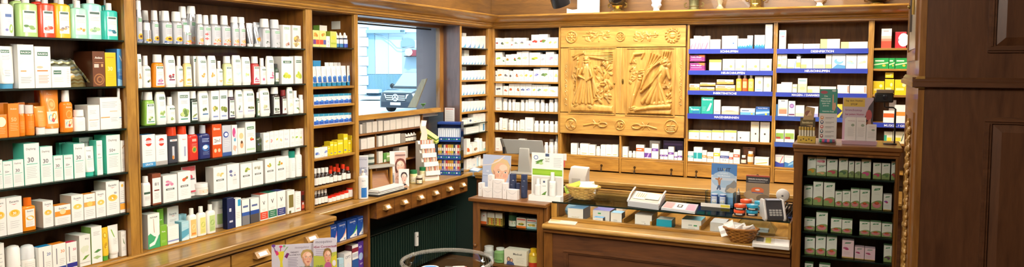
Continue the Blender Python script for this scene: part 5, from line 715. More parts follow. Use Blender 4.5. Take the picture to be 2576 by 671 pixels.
# ---------------------------------------------------------------- carved cupboard
cb = root('carved_cupboard', (1.26, .1, .775), 'honey coloured wall cupboard with carved figure reliefs on two doors', 'cupboard', world=True)
CX0, CX1 = .702, 1.833
bx('carcass', cb, (CX0, .022, 1.1), (CX1, .25, 2.062), MID('z'), 0)
def relief(name, par, x0, x1, z0, z1, yb, shapes, amp, nx, mt, round_=False, rough=0., vmax=None):
    """carved surface: heights from overlapping limbs, leaves and folds"""
    asp = (z1 - z0) / (x1 - x0); nz = max(4, int(nx * asp)); u, v = np.meshgrid(np.linspace(0, 1, nx), np.linspace(0, asp, nz)); H = np.zeros_like(u)
    if vmax: v = v * (vmax / asp)
    for s in shapes:
        if len(s) == 7:
            ax, az, bx_, bz, r0, r1, h = s; dx, dz = bx_ - ax, bz - az; L2 = dx * dx + dz * dz + 1e-9
            t = np.clip(((u - ax) * dx + (v - az) * dz) / L2, 0, 1); d = np.hypot(u - ax - t * dx, v - az - t * dz); r = r0 + (r1 - r0) * t
            H = np.maximum(H, h * np.sqrt(np.clip(1 - (d / r) ** 2, 0, 1)))
        elif len(s) == 6:
            cx, cz, ra, rb, an, h = s; c, n = math.cos(an), math.sin(an); a = ((u - cx) * c + (v - cz) * n) / ra; b = (-(u - cx) * n + (v - cz) * c) / rb
            k = np.clip(1 - a * a - b * b, 0, 1); H = np.maximum(H, h * np.sqrt(k) * (1 - .35 * np.exp(-(b / .16) ** 2)))
        else:
            cx, cz, r, wd, h = s; d = np.abs(np.hypot(u - cx, v - cz) - r); H = np.maximum(H, h * np.sqrt(np.clip(1 - (d / wd) ** 2, 0, 1)))
    if rough: H = H + rough * (np.sin(u * 61 + np.sin(v * 37) * 2) * np.sin(v * 53)) * .5
    v = v * (asp / vmax) if vmax else v; e = np.minimum(np.minimum(u, 1 - u), np.minimum(v, asp - v)); H = H * np.clip(e / .02, 0, 1)
    if round_: H = np.where(np.hypot(u - .5, v - asp / 2) > .5, -.05, H)
    vs = [(x0 + (x1 - x0) * u[i, j], yb - amp * H[i, j], z0 + (x1 - x0) * v[i, j]) for i in range(nz) for j in range(nx)]
    fs = [(i * nx + j, i * nx + j + 1, (i + 1) * nx + j + 1, (i + 1) * nx + j) for i in range(nz - 1) for j in range(nx - 1)]
    return MB().add(vs, fs, mt).build(name, par, ang=80, fix=False)
def pz(px, py): p = atY(px, py, -.01); return p.x, p.z
CM = CARV('z'); CMX = CARV('x'); rnd = random.Random(3)
tp = bx('top_panel', cb, (CX0 + .004, -.012, 1.872), (CX1 - .012, .022, 2.05), CMX, .002)
bp = bx('bottom_panel', cb, (CX0 + .002, -.012, 1.106), (CX1 - .014, .022, 1.29), CMX, .002)
zdt, zdb = 1.866, 1.296; xm = 1.268
dl = bx('door', cb, (CX0 + .004, -.01, zdb), (xm - .002, .02, zdt), CM, .002); dr = bx('door', cb, (xm + .002, -.01, zdb), (CX1 - .012, .02, zdt), CM, .002)
for d_, a_, b_ in ((dl, 1430, 1551), (dr, 1573, 1700)):
    xa_, za_ = pz(a_, 286 if d_ is dl else 291); xb_, zb_ = pz(b_, 119)
    m = MB(); frame(m, xa_, xb_, za_, zb_, -.0095, .012, .006, CM); m.build('door_moulding', d_, ang=0)
m = MB(); m.tube([(xm, -.012, zdb), (xm, -.012, zdt)], .008, CM); m.build('meeting_stile', dr)
def leaves(n, x0, x1, z0, z1, s=.06, h=.8): return [(rnd.uniform(x0, x1), rnd.uniform(z0, z1), s * rnd.uniform(.8, 1.3), s * rnd.uniform(.3, .5), rnd.uniform(0, 3.1), h * rnd.uniform(.5, 1)) for i in range(n)]
W1 = leaves(64, .58, .97, .2, 1.02, .065) + leaves(26, .03, .2, .2, .9, .05) + [(.02, .08, .98, .05, .1, .08, .7), (.1, .14, .6, .1, .07, .05, .6)]
W1 += [(.33 + .012 * i, 1.16 - .01 * i, .98, 1.2 - .035 * i, .03, .012, .55 + .06 * (i % 3)) for i in range(6)] + [(.05, 1.12, .3, 1.19, .03, .04, .6), (.06, 1.05, .2, 1.15, .02, .03, .5)]
W1 += [(.37, 1.02, .062, .085, 0, 1.25), (.37, 1.06, .085, .075, 0, .95), (.3, 1.0, .3, .88, .028, .02, .9), (.44, 1.0, .45, .86, .028, .02, .9), (.37, .94, .37, .9, .035, .04, 1.05), (.37, .87, .38, .66, .125, .09, 1.1), (.35, .88, .33, .78, .05, .05, 1.25)]
W1 += [(.36 + .03 * (i - 3), .66, .3 + .075 * (i - 3), .17 + .02 * (i % 2), .03, .045, .95 + .12 * (i % 2)) for i in range(7)] + [(.5, .8, .58 + .03 * i, .3 + .05 * i, .035, .03, .85 + .1 * (i % 2)) for i in range(3)]
W1 += [(.27, .86, .2, .72, .045, .035, 1.2), (.2, .72, .34, .66, .035, .028, 1.35), (.47, .84, .52, .7, .045, .035, 1.15), (.52, .7, .4, .62, .035, .025, 1.4), (.17, 1.0, .13, .35, .016, .014, .8), (.17, 1.02, .035, .09, 0, .9), (.13, .12, .08, .03, .5, 1.1), (.47, .1, .075, .032, -.3, 1.15)]
x0, z0 = pz(1436, 279); x1, z1 = pz(1544, 125); relief('carved_relief', dl, x0, x1, z0, z1, -.0095, W1, .03, 150, CM, vmax=1.24)
W2 = leaves(20, .02, .16, .6, 1.05, .06, .7) + leaves(30, .78, .98, .2, .62, .05, .8) + [(.02, .05, .98, .04, .09, .07, .6)]
W2 += [(.3 + .03 * i, .5 + .07 * i, .5 + .07 * i, 1.18 - .02 * i, .022, .03, .8 + .1 * (i % 2)) for i in range(7)] + [(.74 + .05 * i, .98, .8 + .05 * i, 1.2, .028, .018, .9) for i in range(4)] + [(.05, 1.0, .12, 1.16, .03, .04, .8), (.12, 1.16, .35, 1.18, .04, .03, .8), (.35, 1.18, .3, 1.08, .03, .02, .7)]
W2 += [(.3, .78, .1, .06, .2, 1.0), (.3, .8, .08, .03, .2, 1.25), (.29, .84, .07, .025, .2, 1.2), (.27, .7, .06, .075, 0, 1.2), (.24, .62, .14, .36, .07, .05, .95), (.14, .36, .08, .14, .045, .035, 1.1), (.1, .1, .09, .05, .3, 1.1)]
W2 += [(.78 - .02 * i, .78 - .02 * i, .34 + .11 * i, .24 - .012 * i, .045, .05, .95 + .15 * (i % 2)) for i in range(6)] + [(.8, .86, .62, .6, .12, .14, 1.0), (.84, .98, .075, .09, .3, 1.3), (.9, .98, .07, .12, .2, 1.0), (.74, .84, .55, .62, .05, .04, 1.35), (.55, .62, .3, .42, .04, .03, 1.35), (.88, .86, .94, .7, .06, .04, 1.0)]
W2 += [(.95, .16, .5, .13, .06, .055, 1.2), (.5, .13, .22, .08, .055, .035, 1.25), (.9, .24, .6, .2, .05, .05, .9), (.2, .07, .1, .03, -.2, 1.1)]
x0, z0 = pz(1580, 285); x1, z1 = pz(1693, 125); relief('carved_relief', dr, x0, x1, z0, z1, -.0095, W2, .03, 150, CM, vmax=1.24)
def medal(par, px, py, r, shapes): x, z = pz(px, py); s = r * .00335; relief('carved_medallion', par, x - s, x + s, z - s, z + s, -.0115, shapes, .012, 44, CM)
ros = [(.5, .5, .43, .06, 1.), (.5, .5, .12, .1, 0, 1.2)] + [(.5 + .24 * math.cos(a), .5 + .24 * math.sin(a), .13, .07, a, 1.) for a in (i * math.pi / 4 for i in range(8))]
for px, py, r in ((1438, 93, 17), (1561, 92, 13)): medal(tp, px, py, r, ros)
medal(tp, 1692, 89, 21, [(.5, .5, .2, .2, 0, 1.2), (.5, .5, .3, .05, .9)] + [(.5 + .4 * math.cos(a), .5 + .4 * math.sin(a), .1, .06, a + .9, 1.3) for a in (i * math.pi / 7 for i in range(14))])
for a, b, c, d in ((1463, 107, 1538, 76), (1590, 106, 1660, 76)):
    x0, z0 = pz(a, b); x1, z1 = pz(c, d); relief('carved_spray', tp, x0, x1, z0, z1, -.0115, [(.05, .2, .95, .25, .02, .015, .7)] + leaves(30, .08, .92, .06, .36, .085, 1.), .012, 90, CMX)
liz = lambda f: [(.95 if f else .05, .12, .6 if f else .4, .2, .02, .035, .9), (.6 if f else .4, .2, .35 if f else .65, .18, .04, .045, 1.1)] + [((.28 if f else .72) + .13 * math.cos(a) * 1.3 + (-.06 if f else .06), .17 + .08 * math.sin(a), (.28 if f else .72) + .13 * math.cos(a + .5) * 1.3 + (-.06 if f else .06), .17 + .08 * math.sin(a + .5), .022, .022, 1.) for a in (i * .5 for i in range(12))] + [(.5, .22, .42, .32, .02, .015, .8), (.6, .22, .66, .32, .02, .015, .8), (.5, .16, .44, .06, .02, .015, .8), (.64, .16, .7, .06, .02, .015, .8)]
for a, b, c, d, f in ((1465, 323, 1531, 297, 0), (1586, 329, 1656, 302, 1)):
    x0, z0 = pz(a, b); x1, z1 = pz(c, d); relief('carved_lizard', bp, x0, x1, z0, z1, -.0115, liz(f), .012, 90, CMX)
medal(bp, 1437, 311, 17, [(.5, .5, .45, .035, .8), (.5, .68, .2, .14, 0, 1.2), (.35, .2, .6, .6, .06, .05, 1.), (.65, .2, .4, .6, .06, .05, 1.), (.3, .25, .1, .1, 0, .9), (.7, .25, .1, .1, 0, .9)])
medal(bp, 1560, 314, 14, [(.5, .5, .45, .04, .8), (.2, .3, .34, .7, .05, .05, 1.), (.34, .7, .46, .3, .05, .05, 1.), (.25, .45, .42, .45, .04, .04, 1.), (.66, .55, .15, .05, 1.), (.6, .3, .7, .42, .04, .04, 1.)])
medal(bp, 1688, 318, 18, [(.5, .5, .45, .035, .8), (.5, .36, .28, .2, 0, 1.1), (.25, .55, .75, .55, .05, .05, 1.2), (.25, .42, .2, .3, .04, .04, 1.), (.75, .42, .8, .3, .04, .04, 1.), (.5, .55, .56, .85, .035, .03, 1.3), (.3, .15, .7, .15, .05, .05, 1.)])
for px, d in ((1423, dl), (1711, dr)):
    x, z0 = pz(px, 270); _, z1 = pz(px, 145); relief('carved_script', d, x - .018, x + .018, z0, z1, -.0095, [(.5 + .28 * math.sin(i * 1.7), i * .32 + .3, .5 - .28 * math.sin(i * 1.3), i * .32 + .55, .1, .08, 1.) for i in range(34)], .005, 16, CM)
for px, d in ((1548, dl), (1567, dr)):
    x, z = pz(px, 205); m = MB(); m.ball((x, -.012, z), .008, .003, .026, mat('6a5020', .3, .8), 10, 6)
    if px == 1548: m.tube([(x, -.012, z - .012), (x, -.035, z - .016)], .003, mat('8a6a30', .3, .9)); m.ball((x, -.04, z - .018), .009, .004, .011, mat('8a6a30', .3, .9), 10, 6)
    m.build('lock_plate', d)
for x in (CX1 - .006,): bx('hinge_edge', cb, (x - .002, -.006, 1.92), (x + .002, .004, 2.02), mat('3a2814', .4, .5))
# niches and long drawers beneath
bx('back_panel', cb, (CX0, .238, .775), (CX1, .25, 1.1), BCK('x'), 0)
for x0, x1 in ((CX0, .714), (1.258, 1.276), (1.822, CX1)): bx('divider', cb, (x0, -.004, .775), (x1, .238, 1.1), HON('z'))
bx('niche_floor', cb, (.714, -.006, .9), (1.258, .238, .9105), HON('x')); bx('niche_floor', cb, (1.276, -.006, .9), (1.822, .238, .9105), HON('x'))
drw(cb, .716, 1.256, .785, .898, key=[1.1]); drw(cb, 1.278, 1.82, .785, .898, key=[1.4, 1.72])
# ---------------------------------------------------------------- worktops, drawers, desk
def slab(mb, a, b, mt, lip='y-'):
    mb.box(a, b, mt)
wt = root('worktop', (1.8, -.25, .745), 'long oak worktop running below the back wall shelves', 'worktop', world=True)
bx('top', wt, (.101, -.54, .745), (3.6, -.002, .7745), LED('x'), .006); bx('edge_moulding', wt, (.112, -.53, .722), (3.6, -.502, .745), HON('x'), .004)
bc = root('base_cabinet', (1.8, -.2, 0), 'dark panelled base cabinet under the long back worktop', 'cabinet', world=True)
bx('carcass', bc, (.112, -.5, 0), (3.6, -.02, .72), DRK('x'), 0)
for i in range(6):
    x = .16 + i * .57; m = MB(); frame(m, x, x + .53, .1, .66, -.5, .03, .007, DRK('x')); m.build('door_frame', bc, ang=0)
def pull(par, M, w_=.085, lite=''):
    """wooden scoop pull carrying a white card"""
    m = MB(); wm = wood('80592a', 'c49a58', 'x'); h = .036
    m.prism([(0, -h / 2), (-.03, -h / 2), (-.036, -h / 2 + .005), (-.012, h / 2), (0, h / 2)], 'x', -w_ / 2, w_ / 2, wm)
    f = lambda t: (-.036 + .024 * t - .0016, -h / 2 + .005 + (h - .005) * t + .0006); (y0, z0), (y1, z1) = f(.2), f(.8)
    m.poly([(-w_ * .3, y0, z0), (w_ * .3, y0, z0), (w_ * .3, y1, z1), (-w_ * .3, y1, z1)], mat('f4f0e6', .5))
    o = m.build('pull', par, ang=0); o.matrix_local = M; return o
d0 = bx('drawer', bc, (1.98, -.512, .6), (2.46, -.3, .71), DRK('x'), .003)
q = atY(1757, 485, -.53); pull(d0, Matrix.Translation((q.x, -.512, .665)), .1)
dk = root('desk', (0, -1.3, .7), 'oak window desk with six small labelled drawers', 'desk', world=True)
m = MB(); m.box((-.3, -2.585, .747), (.1, -.54, .7755), LED('y')); m.build('desk_top', dk, bevel=.006); 
RL = Matrix.Rotation(math.pi / 2, 4, 'Z')
bx('frame', dk, (-.1, -1.92, .61), (.066, -.6, .747), DRK('y'), 0)
for i in range(6):
    y = -1.84 + i * .2248; d = bx('drawer', dk, (-.05, max(y - .109, -1.955), .62), (.08, y + .109, .742), MID('y'), .003); pull(d, Matrix.Translation((.08, y, .69)) @ RL, .068)
lw = root('ledge', (.1, -3.7, .75), 'broad oak ledge below the two bookcases', 'worktop', world=True)
bx('top', lw, (-.3, -4.85, .745), (.243, -2.592, .7755), LED('y'), .008); bx('edge_moulding', lw, (-.25, -4.85, .727), (.228, -2.6, .745), HON('y'), .004); bx('base_moulding', lw, (.0, -4.85, .7755), (.026, -2.575, .788), HON('y'), .004)
dc = root('drawer_cabinet', (0, -3.7, 0), 'oak drawer cabinet under the ledge of the bookcases', 'cabinet', world=True)
bx('carcass', dc, (-.29, -4.85, 0), (.188, -2.6, .727), DRK('y'), 0)
for i in range(5):
    for k, (za, zb) in enumerate(((.622, .712), (.5, .612), (.378, .49), (.256, .368))):
        y0 = -4.63 + i * .4055; d = bx('drawer', dc, (.1, y0 + .004, za), (.206, y0 + .4, zb), HON('y'), .003)
        if k < 2: pull(d, Matrix.Translation((.206, y0 + .202, za + .055)) @ RL, .1)
# low open cupboard under the narrow unit
lc = root('low_cupboard', (0, -2.25, 0), 'low open cupboard of shaving and contact lens boxes below the narrow unit', 'cupboard', world=True)
bx('side_panel', lc, (-.3, -1.985, 0), (.03, -1.96, .7465), MID('z')); bx('back_panel', lc, (-.31, -2.58, 0), (-.3, -1.925, .747), BCK('z'), 0); bx('shelf', lc, (-.3, -2.58, .497), (.022, -1.985, .513), HON('y')); bx('bottom', lc, (-.3, -2.58, .18), (.022, -1.985, .2), HON('y'))
bx('side_panel', lc, (-.3, -2.597, 0), (.0, -2.58, .727), MID('z'))
PLc = ('L', .02)
sl = lambda a, b, t, c, d: ('c', a, b, t, d, '1b50a8', [Tx(.55, .86, .72, 'Selomida', 'e8f0fa', .1), Tx(.7, .74, .3, 'Plus', 'a8c4e8', .05), Po([(1, .1), (1, .66), (.85, .42), (.6, .22), (.25, .08), (.3, .02), (1, .02)], 'eef0ee'), Po([(1, .4), (1, .66), (.85, .42), (.6, .22), (.25, .08), (.7, .22)], c), El(.82, .1, .1, .05, '7a9ac8')], dict(sd='123a80', d=.06))
row('shelf of low cupboard', PLc, .513, [sl(830, 847.5, 566, 'd88ab8', 'blue box with pink curve'), sl(848.5, 871, 559, 'f0b090', 'blue box with peach curve'), sl(873.5, 898, 551, '4ab85a', 'blue box with green curve'), sl(899, 922, 543, '7ab0d8', 'blue box with pale blue curve')])
row('floor of low cupboard', PLc, .2, [('c', 901, 917, 606, 'tall purple lens care box', '5a3a9c', [Tx(.4, .86, .5, 'AO', 'f0ecf8', .1), El(.5, .6, .4, .1, 'a8c4e8'), Tx(.6, .4, .5, 'SEPT', 'e8e0f4', .1)], dict(sd='3f2878')), ('c', 886, 902, 615, 'white and blue lens care box', W, [Rc(.0, .8, 1, .92, '8a2a3a'), Rc(0, .0, 1, .6, '2a5a9c'), Rc(.1, .66, .9, .76, 'c8ccd4')], dict(sd='5a2a34', d=.06)), ('c', 866, 885, 635, 'white lens care box', 'f0eeea', [Tx(.5, .86, .7, 'OPTI', '8a8a90', .1), Rc(0, .0, 1, .5, '3a5aa8'), Po([(0, .5), (.5, .7), (1, .5)], 'e8e8ee')]), ('c', 853, 865, 650, 'pale blue lens care box', 'b8dcea', Ln(.1, .9, .8, 3, .06)), ('c', 846, 858, 637, 'dark lens care box at left', '3a3a40', [Rc(.2, .6, .8, .8, '8a8a90')], dict(bk=.09))])
# radiator below the desk
rd = root('radiator', (-.13, -1.2, .05), 'dark green ribbed radiator under the window desk', 'radiator', world=True)
m = MB(); gm = mat('132a22', .4); y = -1.86
while y < -.5:
    m.prism([(-.14, y), (-.105, y + .004), (-.1, y + .014), (-.105, y + .024), (-.14, y + .028)], 'z', .06, .43, gm); y += .0345
m.box((-.2, -1.87, .06), (-.138, -.48, .44), gm); m.build('radiator_panel', rd, ang=0)
m = MB(); m.box((-.2, -1.87, .44), (-.1, -.48, .447), mat('14241e', .5)); m.build('top_grille', rd, ang=0)
q = atX(1047, 599, -.095); m = MB(); m.prism([(-.1, q.y - .017), (-.084, q.y - .017), (-.08, q.y - .012), (-.08, q.y + .012), (-.084, q.y + .017), (-.1, q.y + .017)], 'z', q.z - .06, q.z + .05, mat('e4e4de', .4)); m.box((-.081, q.y - .006, q.z + .012), (-.0795, q.y + .008, q.z + .022), mat('2a2a2c', .3)); o = m.build('heat_meter', rd, ang=0); o['label'] = 'white heat meter'
m = MB(); m.box((-.335, -1.925, 0), (-.28, -.42, .7), mat('0f211b', .6)); m.box((-.28, -.47, 0), (.1, -.42, .722), mat('12261f', .6)); struct(m.build('wall_niche', ang=0))
# ---------------------------------------------------------------- window
w1 = root('window_1', (-.18, -1.3, 1.3), '', ''); 
for k in ('label', 'category'): del w1[k]
LABELS.pop(); w1['kind'] = 'structure'; w1['world_built'] = 1
def wbx(n, a, b, mt, bev=.003): o = bx(n, w1, a, b, mt, bev); return o
wbx('window_frame', (-.205, -.662, 1.3), (-.163, -.592, 2.062), HON2('z')); wbx('window_frame', (-.205, -2.04, 1.3), (-.163, -1.98, 2.062), HON2('z')); wbx('window_sill', (-.21, -1.98, 1.302), (-.155, -.662, 1.342), HON('y')); wbx('window_frame', (-.205, -1.98, 2.03), (-.163, -.662, 2.062), MID('y'))
m = MB(); m.box((-.19, -1.98, 1.342), (-.187, -.662, 2.03), glassmat('window_glass', 'f4f9fb', .06)); m.build('glass', w1, ang=0)
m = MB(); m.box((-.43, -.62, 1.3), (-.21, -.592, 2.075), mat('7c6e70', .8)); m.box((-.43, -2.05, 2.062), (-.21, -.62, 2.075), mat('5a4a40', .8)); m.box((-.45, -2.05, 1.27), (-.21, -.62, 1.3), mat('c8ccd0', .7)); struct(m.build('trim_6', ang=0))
m = MB(); m.box((-.165, -2.04, 2.052), (0, -.592, 2.062), MID('y')); struct(m.build('trim_7', ang=0))
m = MB(); m.box((-.163, -.6, .776), (-.004, -.5925, 2.06), wood('4a3630', '6a5048', 'z', .3)); struct(m.build('trim_8', ang=0))
m = MB(); m.tube([(-.26, -1.97, 2.04), (-.26, -.66, 2.04)], .009, mat('eef3f6', .3)); m.box((-.28, -1.97, 2.014), (-.25, -.66, 2.026), mat('3a3a40', .4)); tag(m.build('roller_blind'), 'rolled up blind across the top of the window', 'blind')
# leaning board and plant on the outer sill
q0 = atY(1038, 280, -.8); q1 = atY(1066, 200, -.8)
m = MB(); m.loft([[(q0.x - .05, -.8, 1.345), (q0.x + .03, -.8, 1.345), (q0.x + .03, -.785, 1.345), (q0.x - .05, -.785, 1.345)], [(q1.x - .02, -.8, q1.z), (q1.x + .03, -.8, q1.z + .01), (q1.x + .03, -.785, q1.z + .01), (q1.x - .02, -.785, q1.z)]], wood('8a7458', 'b09a78', 'z', .6)); 
m.xform(Matrix.Translation((-.24 - q0.x, 0, 0))) if q0.x > -.24 else None
tag(m.build('board', ang=0), 'narrow wooden board leaning behind the window pane', 'board')
t = root('plant', (-.3, -.72, 1.3), 'sprig of green leaves on the outer window sill', 'plant'); m = MB(); rr = random.Random(4)
for i in range(14):
    a = rr.uniform(0, 6.28); l = rr.uniform(.02, .05); c, s = math.cos(a), math.sin(a); m.poly([(0, 0, .045), (l * .5 * c - .01 * s, l * .5 * s + .01 * c, .06 + l * .4), (l * c, l * s, .05 + l * .5), (l * .5 * c + .01 * s, l * .5 * s - .01 * c, .06 + l * .4)], mat('7aa048', .6))
m.build('leaves', t, ang=0); m = MB(); m.lathe([(.018, 0), (.024, .045)], mat('8a8478', .7)); m.build('pot', t)
# shelves below the window
sw = root('shelf_unit', (-.25, -1.3, .78), 'low shelf unit of grey boxes under the window sill', 'shelves', 'wall shelving of the shop', world=True)
bx('back_panel', sw, (-.33, -2.04, .776), (-.318, -.6, 1.302), BCK('y'), 0)
for z, y1 in ((1.2, -.92), (1.083, -.92), (.955, -.92)): bx('shelf', sw, (-.318, -2.04, z - .014), (-.17, y1, z), MID('y'))
for y in (-1.56, -.92): bx('divider', sw, (-.318, y - .006, .776), (-.178 - (.02 if y < -1 else 0), y + .006, 1.3), MID('z'))
PW = ('L', -.17); gx = lambda a, b, t, d, c='c9c4ba', **k: ('c', a, b, t, d, c, Ln(.2, .8, .8, 2, .1, 'a8a49a'), dict(d=.06, **k))
row('upper shelf below the window sill', PW, 1.2005, [gx(906, 911.5, 313, 'slim grey box'), gx(912, 920, 309, 'grey box with dark band', '8a867e'), gx(922, 935.5, 307, 'wide grey box'), gx(937, 949, 305, 'grey box left of the divider'), gx(950, 963, 303, 'grey box beside the divider')] + [gx(966 + 15.3 * i, 980.5 + 15.3 * i, 303 - 2.4 * i, 'pale box in the long row') for i in range(6)], base_off=.012)
row('middle shelf below the window sill', PW, 1.0835, [gx(908, 923, 349, 'pale box at left end', 'd8d4cc'), gx(924, 942.5, 345, 'square pale box', 'd8d4cc'), gx(943.5, 961.5, 342, 'square pale box', 'd8d4cc'), gx(966, 973, 341, 'slim pale box', 'd8d4cc'), gx(974, 991, 338, 'wide pale box', 'd8d4cc'), gx(992, 1007, 336, 'wide pale box', 'd8d4cc'), gx(1008, 1020, 336, 'dark grey box', '8c867c')] + [('drop', 1022 + 7 * i, 1028.5 + 7 * i, 336 - 1.2 * i, 'tiny brown bottle with white cap', '3a2a20', 'e8e4da', dict(ch=.36, cr=.9, art=[Rc(0, 0, 1, 1, 'e0dcd0')], lz=(.1, .5))) for i in range(4)], base_off=.012)
row('lower shelf below the window sill', PW, .9555, [('jar', 931, 947, 388, 'dark green jar', '4a5a50', 'c8ccc4', dict(ch=.25, cr=1., sh=.7, art=[Rc(0, .2, 1, .8, 'c8d0c4')])), gx(948, 963, 381, 'pale carton beside the green jar', 'd8d4c8'), ('c', 966, 972, 385, 'slim green carton', '5a9a48', [Rc(0, 0, 1, .3, 'd8e0c8')]), ('c', 973, 981, 384, 'pale green carton', '9ac078', [Rc(0, .5, 1, .7, 'e8f0d8')]), gx(1004, 1026, 369, 'clear fronted carton', 'b8b0a4')], base_off=.012)
# ---------------------------------------------------------------- street outside
HW = Vector((VW.x, VW.y, 0)).normalized(); HR = Vector((HW.y, -HW.x, 0))
def ex(px, py, D): q = ray(px, py); return CAM + q * (D / q.dot(HW))
def panel(mb, a, b, D, th, mt):
    """upright slab across the street, given by two opposite corners"""
    p, q = ex(a[0], a[1], D), ex(b[0], b[1], D); s0, s1 = (p - CAM).dot(HR), (q - CAM).dot(HR); z0, z1 = min(p.z, q.z), max(p.z, q.z); o = Vector((CAM.x, CAM.y, 0)) + HW * D
    mb.loft([[o + HR * s0 + Vector((0, 0, z)) - HW * d, o + HR * s1 + Vector((0, 0, z)) - HW * d, o + HR * s1 + Vector((0, 0, z)) + HW * .2, o + HR * s0 + Vector((0, 0, z)) + HW * .2] for z, d in ((z0, th), (z1, th))], mt); return mb
sbox('ground', (-70, -12, -.55), (-.6, 70, -.45), mat('c8ccd0', .9))
DB = 42
bd = root('building', ex(980, 260, DB), 'pale blue and white building across the street seen through window', 'building', world=True)
def bpart(n, a, b, th, c, D=DB): return panel(MB(), a, b, D, th, mat(c, .8)).build(n, bd, ang=0)
bpart('facade_wall', (700, 330), (1300, -200), .0, 'dfe8ee')
m = MB()
for i in range(14): panel(m, (902, 285 - i * 24), (924 + 4 * (i % 2), 263 - i * 24), DB, .25, mat('f4f6f8', .8))
m.build('corner_stones', bd, ang=0)
bpart('blue_panel', (925, 186), (943, 84), .1, '8fb4c6'); bpart('pale_panel', (945, 186), (977, 84), .08, 'b4cbd8'); bpart('pale_panel', (978.5, 186), (1012, 92), .08, 'bccfd9'); bpart('ledge', (924, 84), (1022, 76), .5, '8aa4b0'); bpart('ledge', (1010, 82), (1100, 74), .5, 'b8c8d0')
m = MB()
for i in range(30): panel(m, (924 + i * 2.9, 240), (926 + i * 2.9, 187), DB, .12, mat('6d8fa4', .7))
panel(m, (923, 240), (1012, 187), DB, .04, mat('7c9cb0', .7)); m.build('corrugated_panel', bd, ang=0)
m = MB(); pts = [(1008, 118)] + [(1008 + 18 * (1 - math.cos(i * math.pi / 10)), 106 - 10 * math.sin(i * math.pi / 10)) for i in range(11)] + [(1044, 118)]
m.poly([ex(x, y, DB - .15) for x, y in pts], mat('7f96a6', .8)); m.build('arch_window', bd, ang=0)
bpart('rough_wall', (1013, 186), (1100, 120), .1, '9fb2be'); bpart('awning', (1022, 143), (1060, 141), .9, '3a3034'); bpart('awning_sign', (1030, 141), (1050, 126), .6, '8c4048')
m = MB(); p = ex(1028, 131, DB - 1.0); m.ball(p, .2, .2, .2, mat('ffffff', .4, emit=3.)); m.build('lamp', bd)
for a, b in (((922, 232), (962, 224)), ((912, 248), (966, 240)), ((906, 262), (972, 251))): bpart('step', a, b, 1.2, 'c4ced4')
m = MB(); m.tube([ex(940, 86, DB - .3), ex(962, 90, DB - .3), ex(982, 104, DB - .3), ex(998, 120, DB - .3), ex(1012, 122, DB - .3), ex(1040, 117, DB - .3)], .03, mat('8a9aa4', .6)); m.build('cable', bd)
# dark van parked facing the shop
c0 = ex(996, 283, 34); c0.z = -.45
vn = root('van', c0, 'black van parked in the street outside the window', 'van')
hd = math.atan2((CAM - c0).x, -(CAM - c0).y); vn.rotation_euler[2] = hd - math.radians(33)
bk = mat('10161e', .12, coat=1.); dg = mat('1c2430', .3); chm = mat('e2e8ec', .2, .8); m = MB()
def sec(y, hw, zb, zt, k=.8): return [(-hw, y, zb), (-hw * 1.0, y, zb + (zt - zb) * .55), (-hw * k, y, zt), (hw * k, y, zt), (hw, y, zb + (zt - zb) * .55), (hw, y, zb)]
m.loft([sec(0, .82, .3, .78, .9), sec(.06, .9, .25, .95, .86), (sec(.5, .95, .22, 1.07, .84)), sec(1.05, .96, .22, 1.16, .84), sec(4.9, .96, .22, 1.16, .9), sec(5.0, .9, .3, 1.1, .9)], bk); m.build('body', vn)
m = MB(); m.loft([sec(1.0, .86, 1.1, 1.18, .95), sec(1.75, .84, 1.1, 1.84, .82), sec(2.0, .84, 1.1, 1.92, .8), sec(4.7, .84, 1.1, 1.9, .82), sec(4.95, .82, 1.1, 1.5, .9)], bk); m.build('roof', vn)
m = MB(); m.loft([[(-.76, 1.06, 1.2), (.76, 1.06, 1.2)], [(-.64, 1.7, 1.83), (.64, 1.7, 1.83)]], mat('93a9b4', .1), False, False, False); m.xform(Matrix.Translation((0, -.03, .02))); m.build('windscreen', vn)
m = MB(); m.poly([(.86, 1.5, 1.2), (.86, 3.0, 1.2), (.76, 3.0, 1.78), (.76, 1.9, 1.78)], mat('8fa4b0', .1)); m.xform(Matrix.Translation((.02, 0, 0))); m.build('side_window', vn, ang=0)
m = MB()
for z in (.62, .71, .8): m.box((-.5, -.03, z - .02), (.5, .08, z + .02), chm)
m.box((-.55, .0, .56), (.55, .05, .88), dg); m.build('grille', vn, ang=0)
m = MB(); st = mat('eef2f4', .15, .7); m.loft([[(.15 * math.cos(a) + r * math.cos(a) * math.cos(b), -.05 + r * math.sin(b), .72 + .15 * math.sin(a) + r * math.sin(a) * math.cos(b)) for b in (k * math.pi / 3 for k in range(6))] for a in (i * math.pi / 12 for i in range(25)) for r in (.018,)], st, False, False)
for a in (math.pi / 2, math.pi * 7 / 6, math.pi * 11 / 6): m.tube([(0, -.06, .72), (.15 * math.cos(a), -.06, .72 + .15 * math.sin(a))], [.03, .006], st, 6)
m.build('emblem', vn)
for s in (-1, 1):
    m = MB(); m.loft([[(s * .52, -.02, .68), (s * .56, -.02, .86), (s * .86, .14, .92), (s * .88, .14, .78)], [(s * .52, .1, .68), (s * .56, .1, .86), (s * .84, .3, .92), (s * .86, .3, .78)]], mat('f2f6f8', .1)); m.build('headlight', vn, ang=0)
    m = MB(); m.ball((s * 1.08, 1.35, 1.22), .13, .08, .12, mat('0c0e12', .3), 10, 6); m.build('wing_mirror', vn)
    for y in (.95, 4.1): m = MB(); m.lathe([(.2, -.12), (.33, -.12), (.34, 0), (.33, .1), (.2, .1)], mat('14161a', .6), n=18); m.xform(Matrix.Translation((s * .86, y, .34)) @ Matrix.Rotation(math.pi / 2, 4, 'Y')); m.build('wheel', vn)
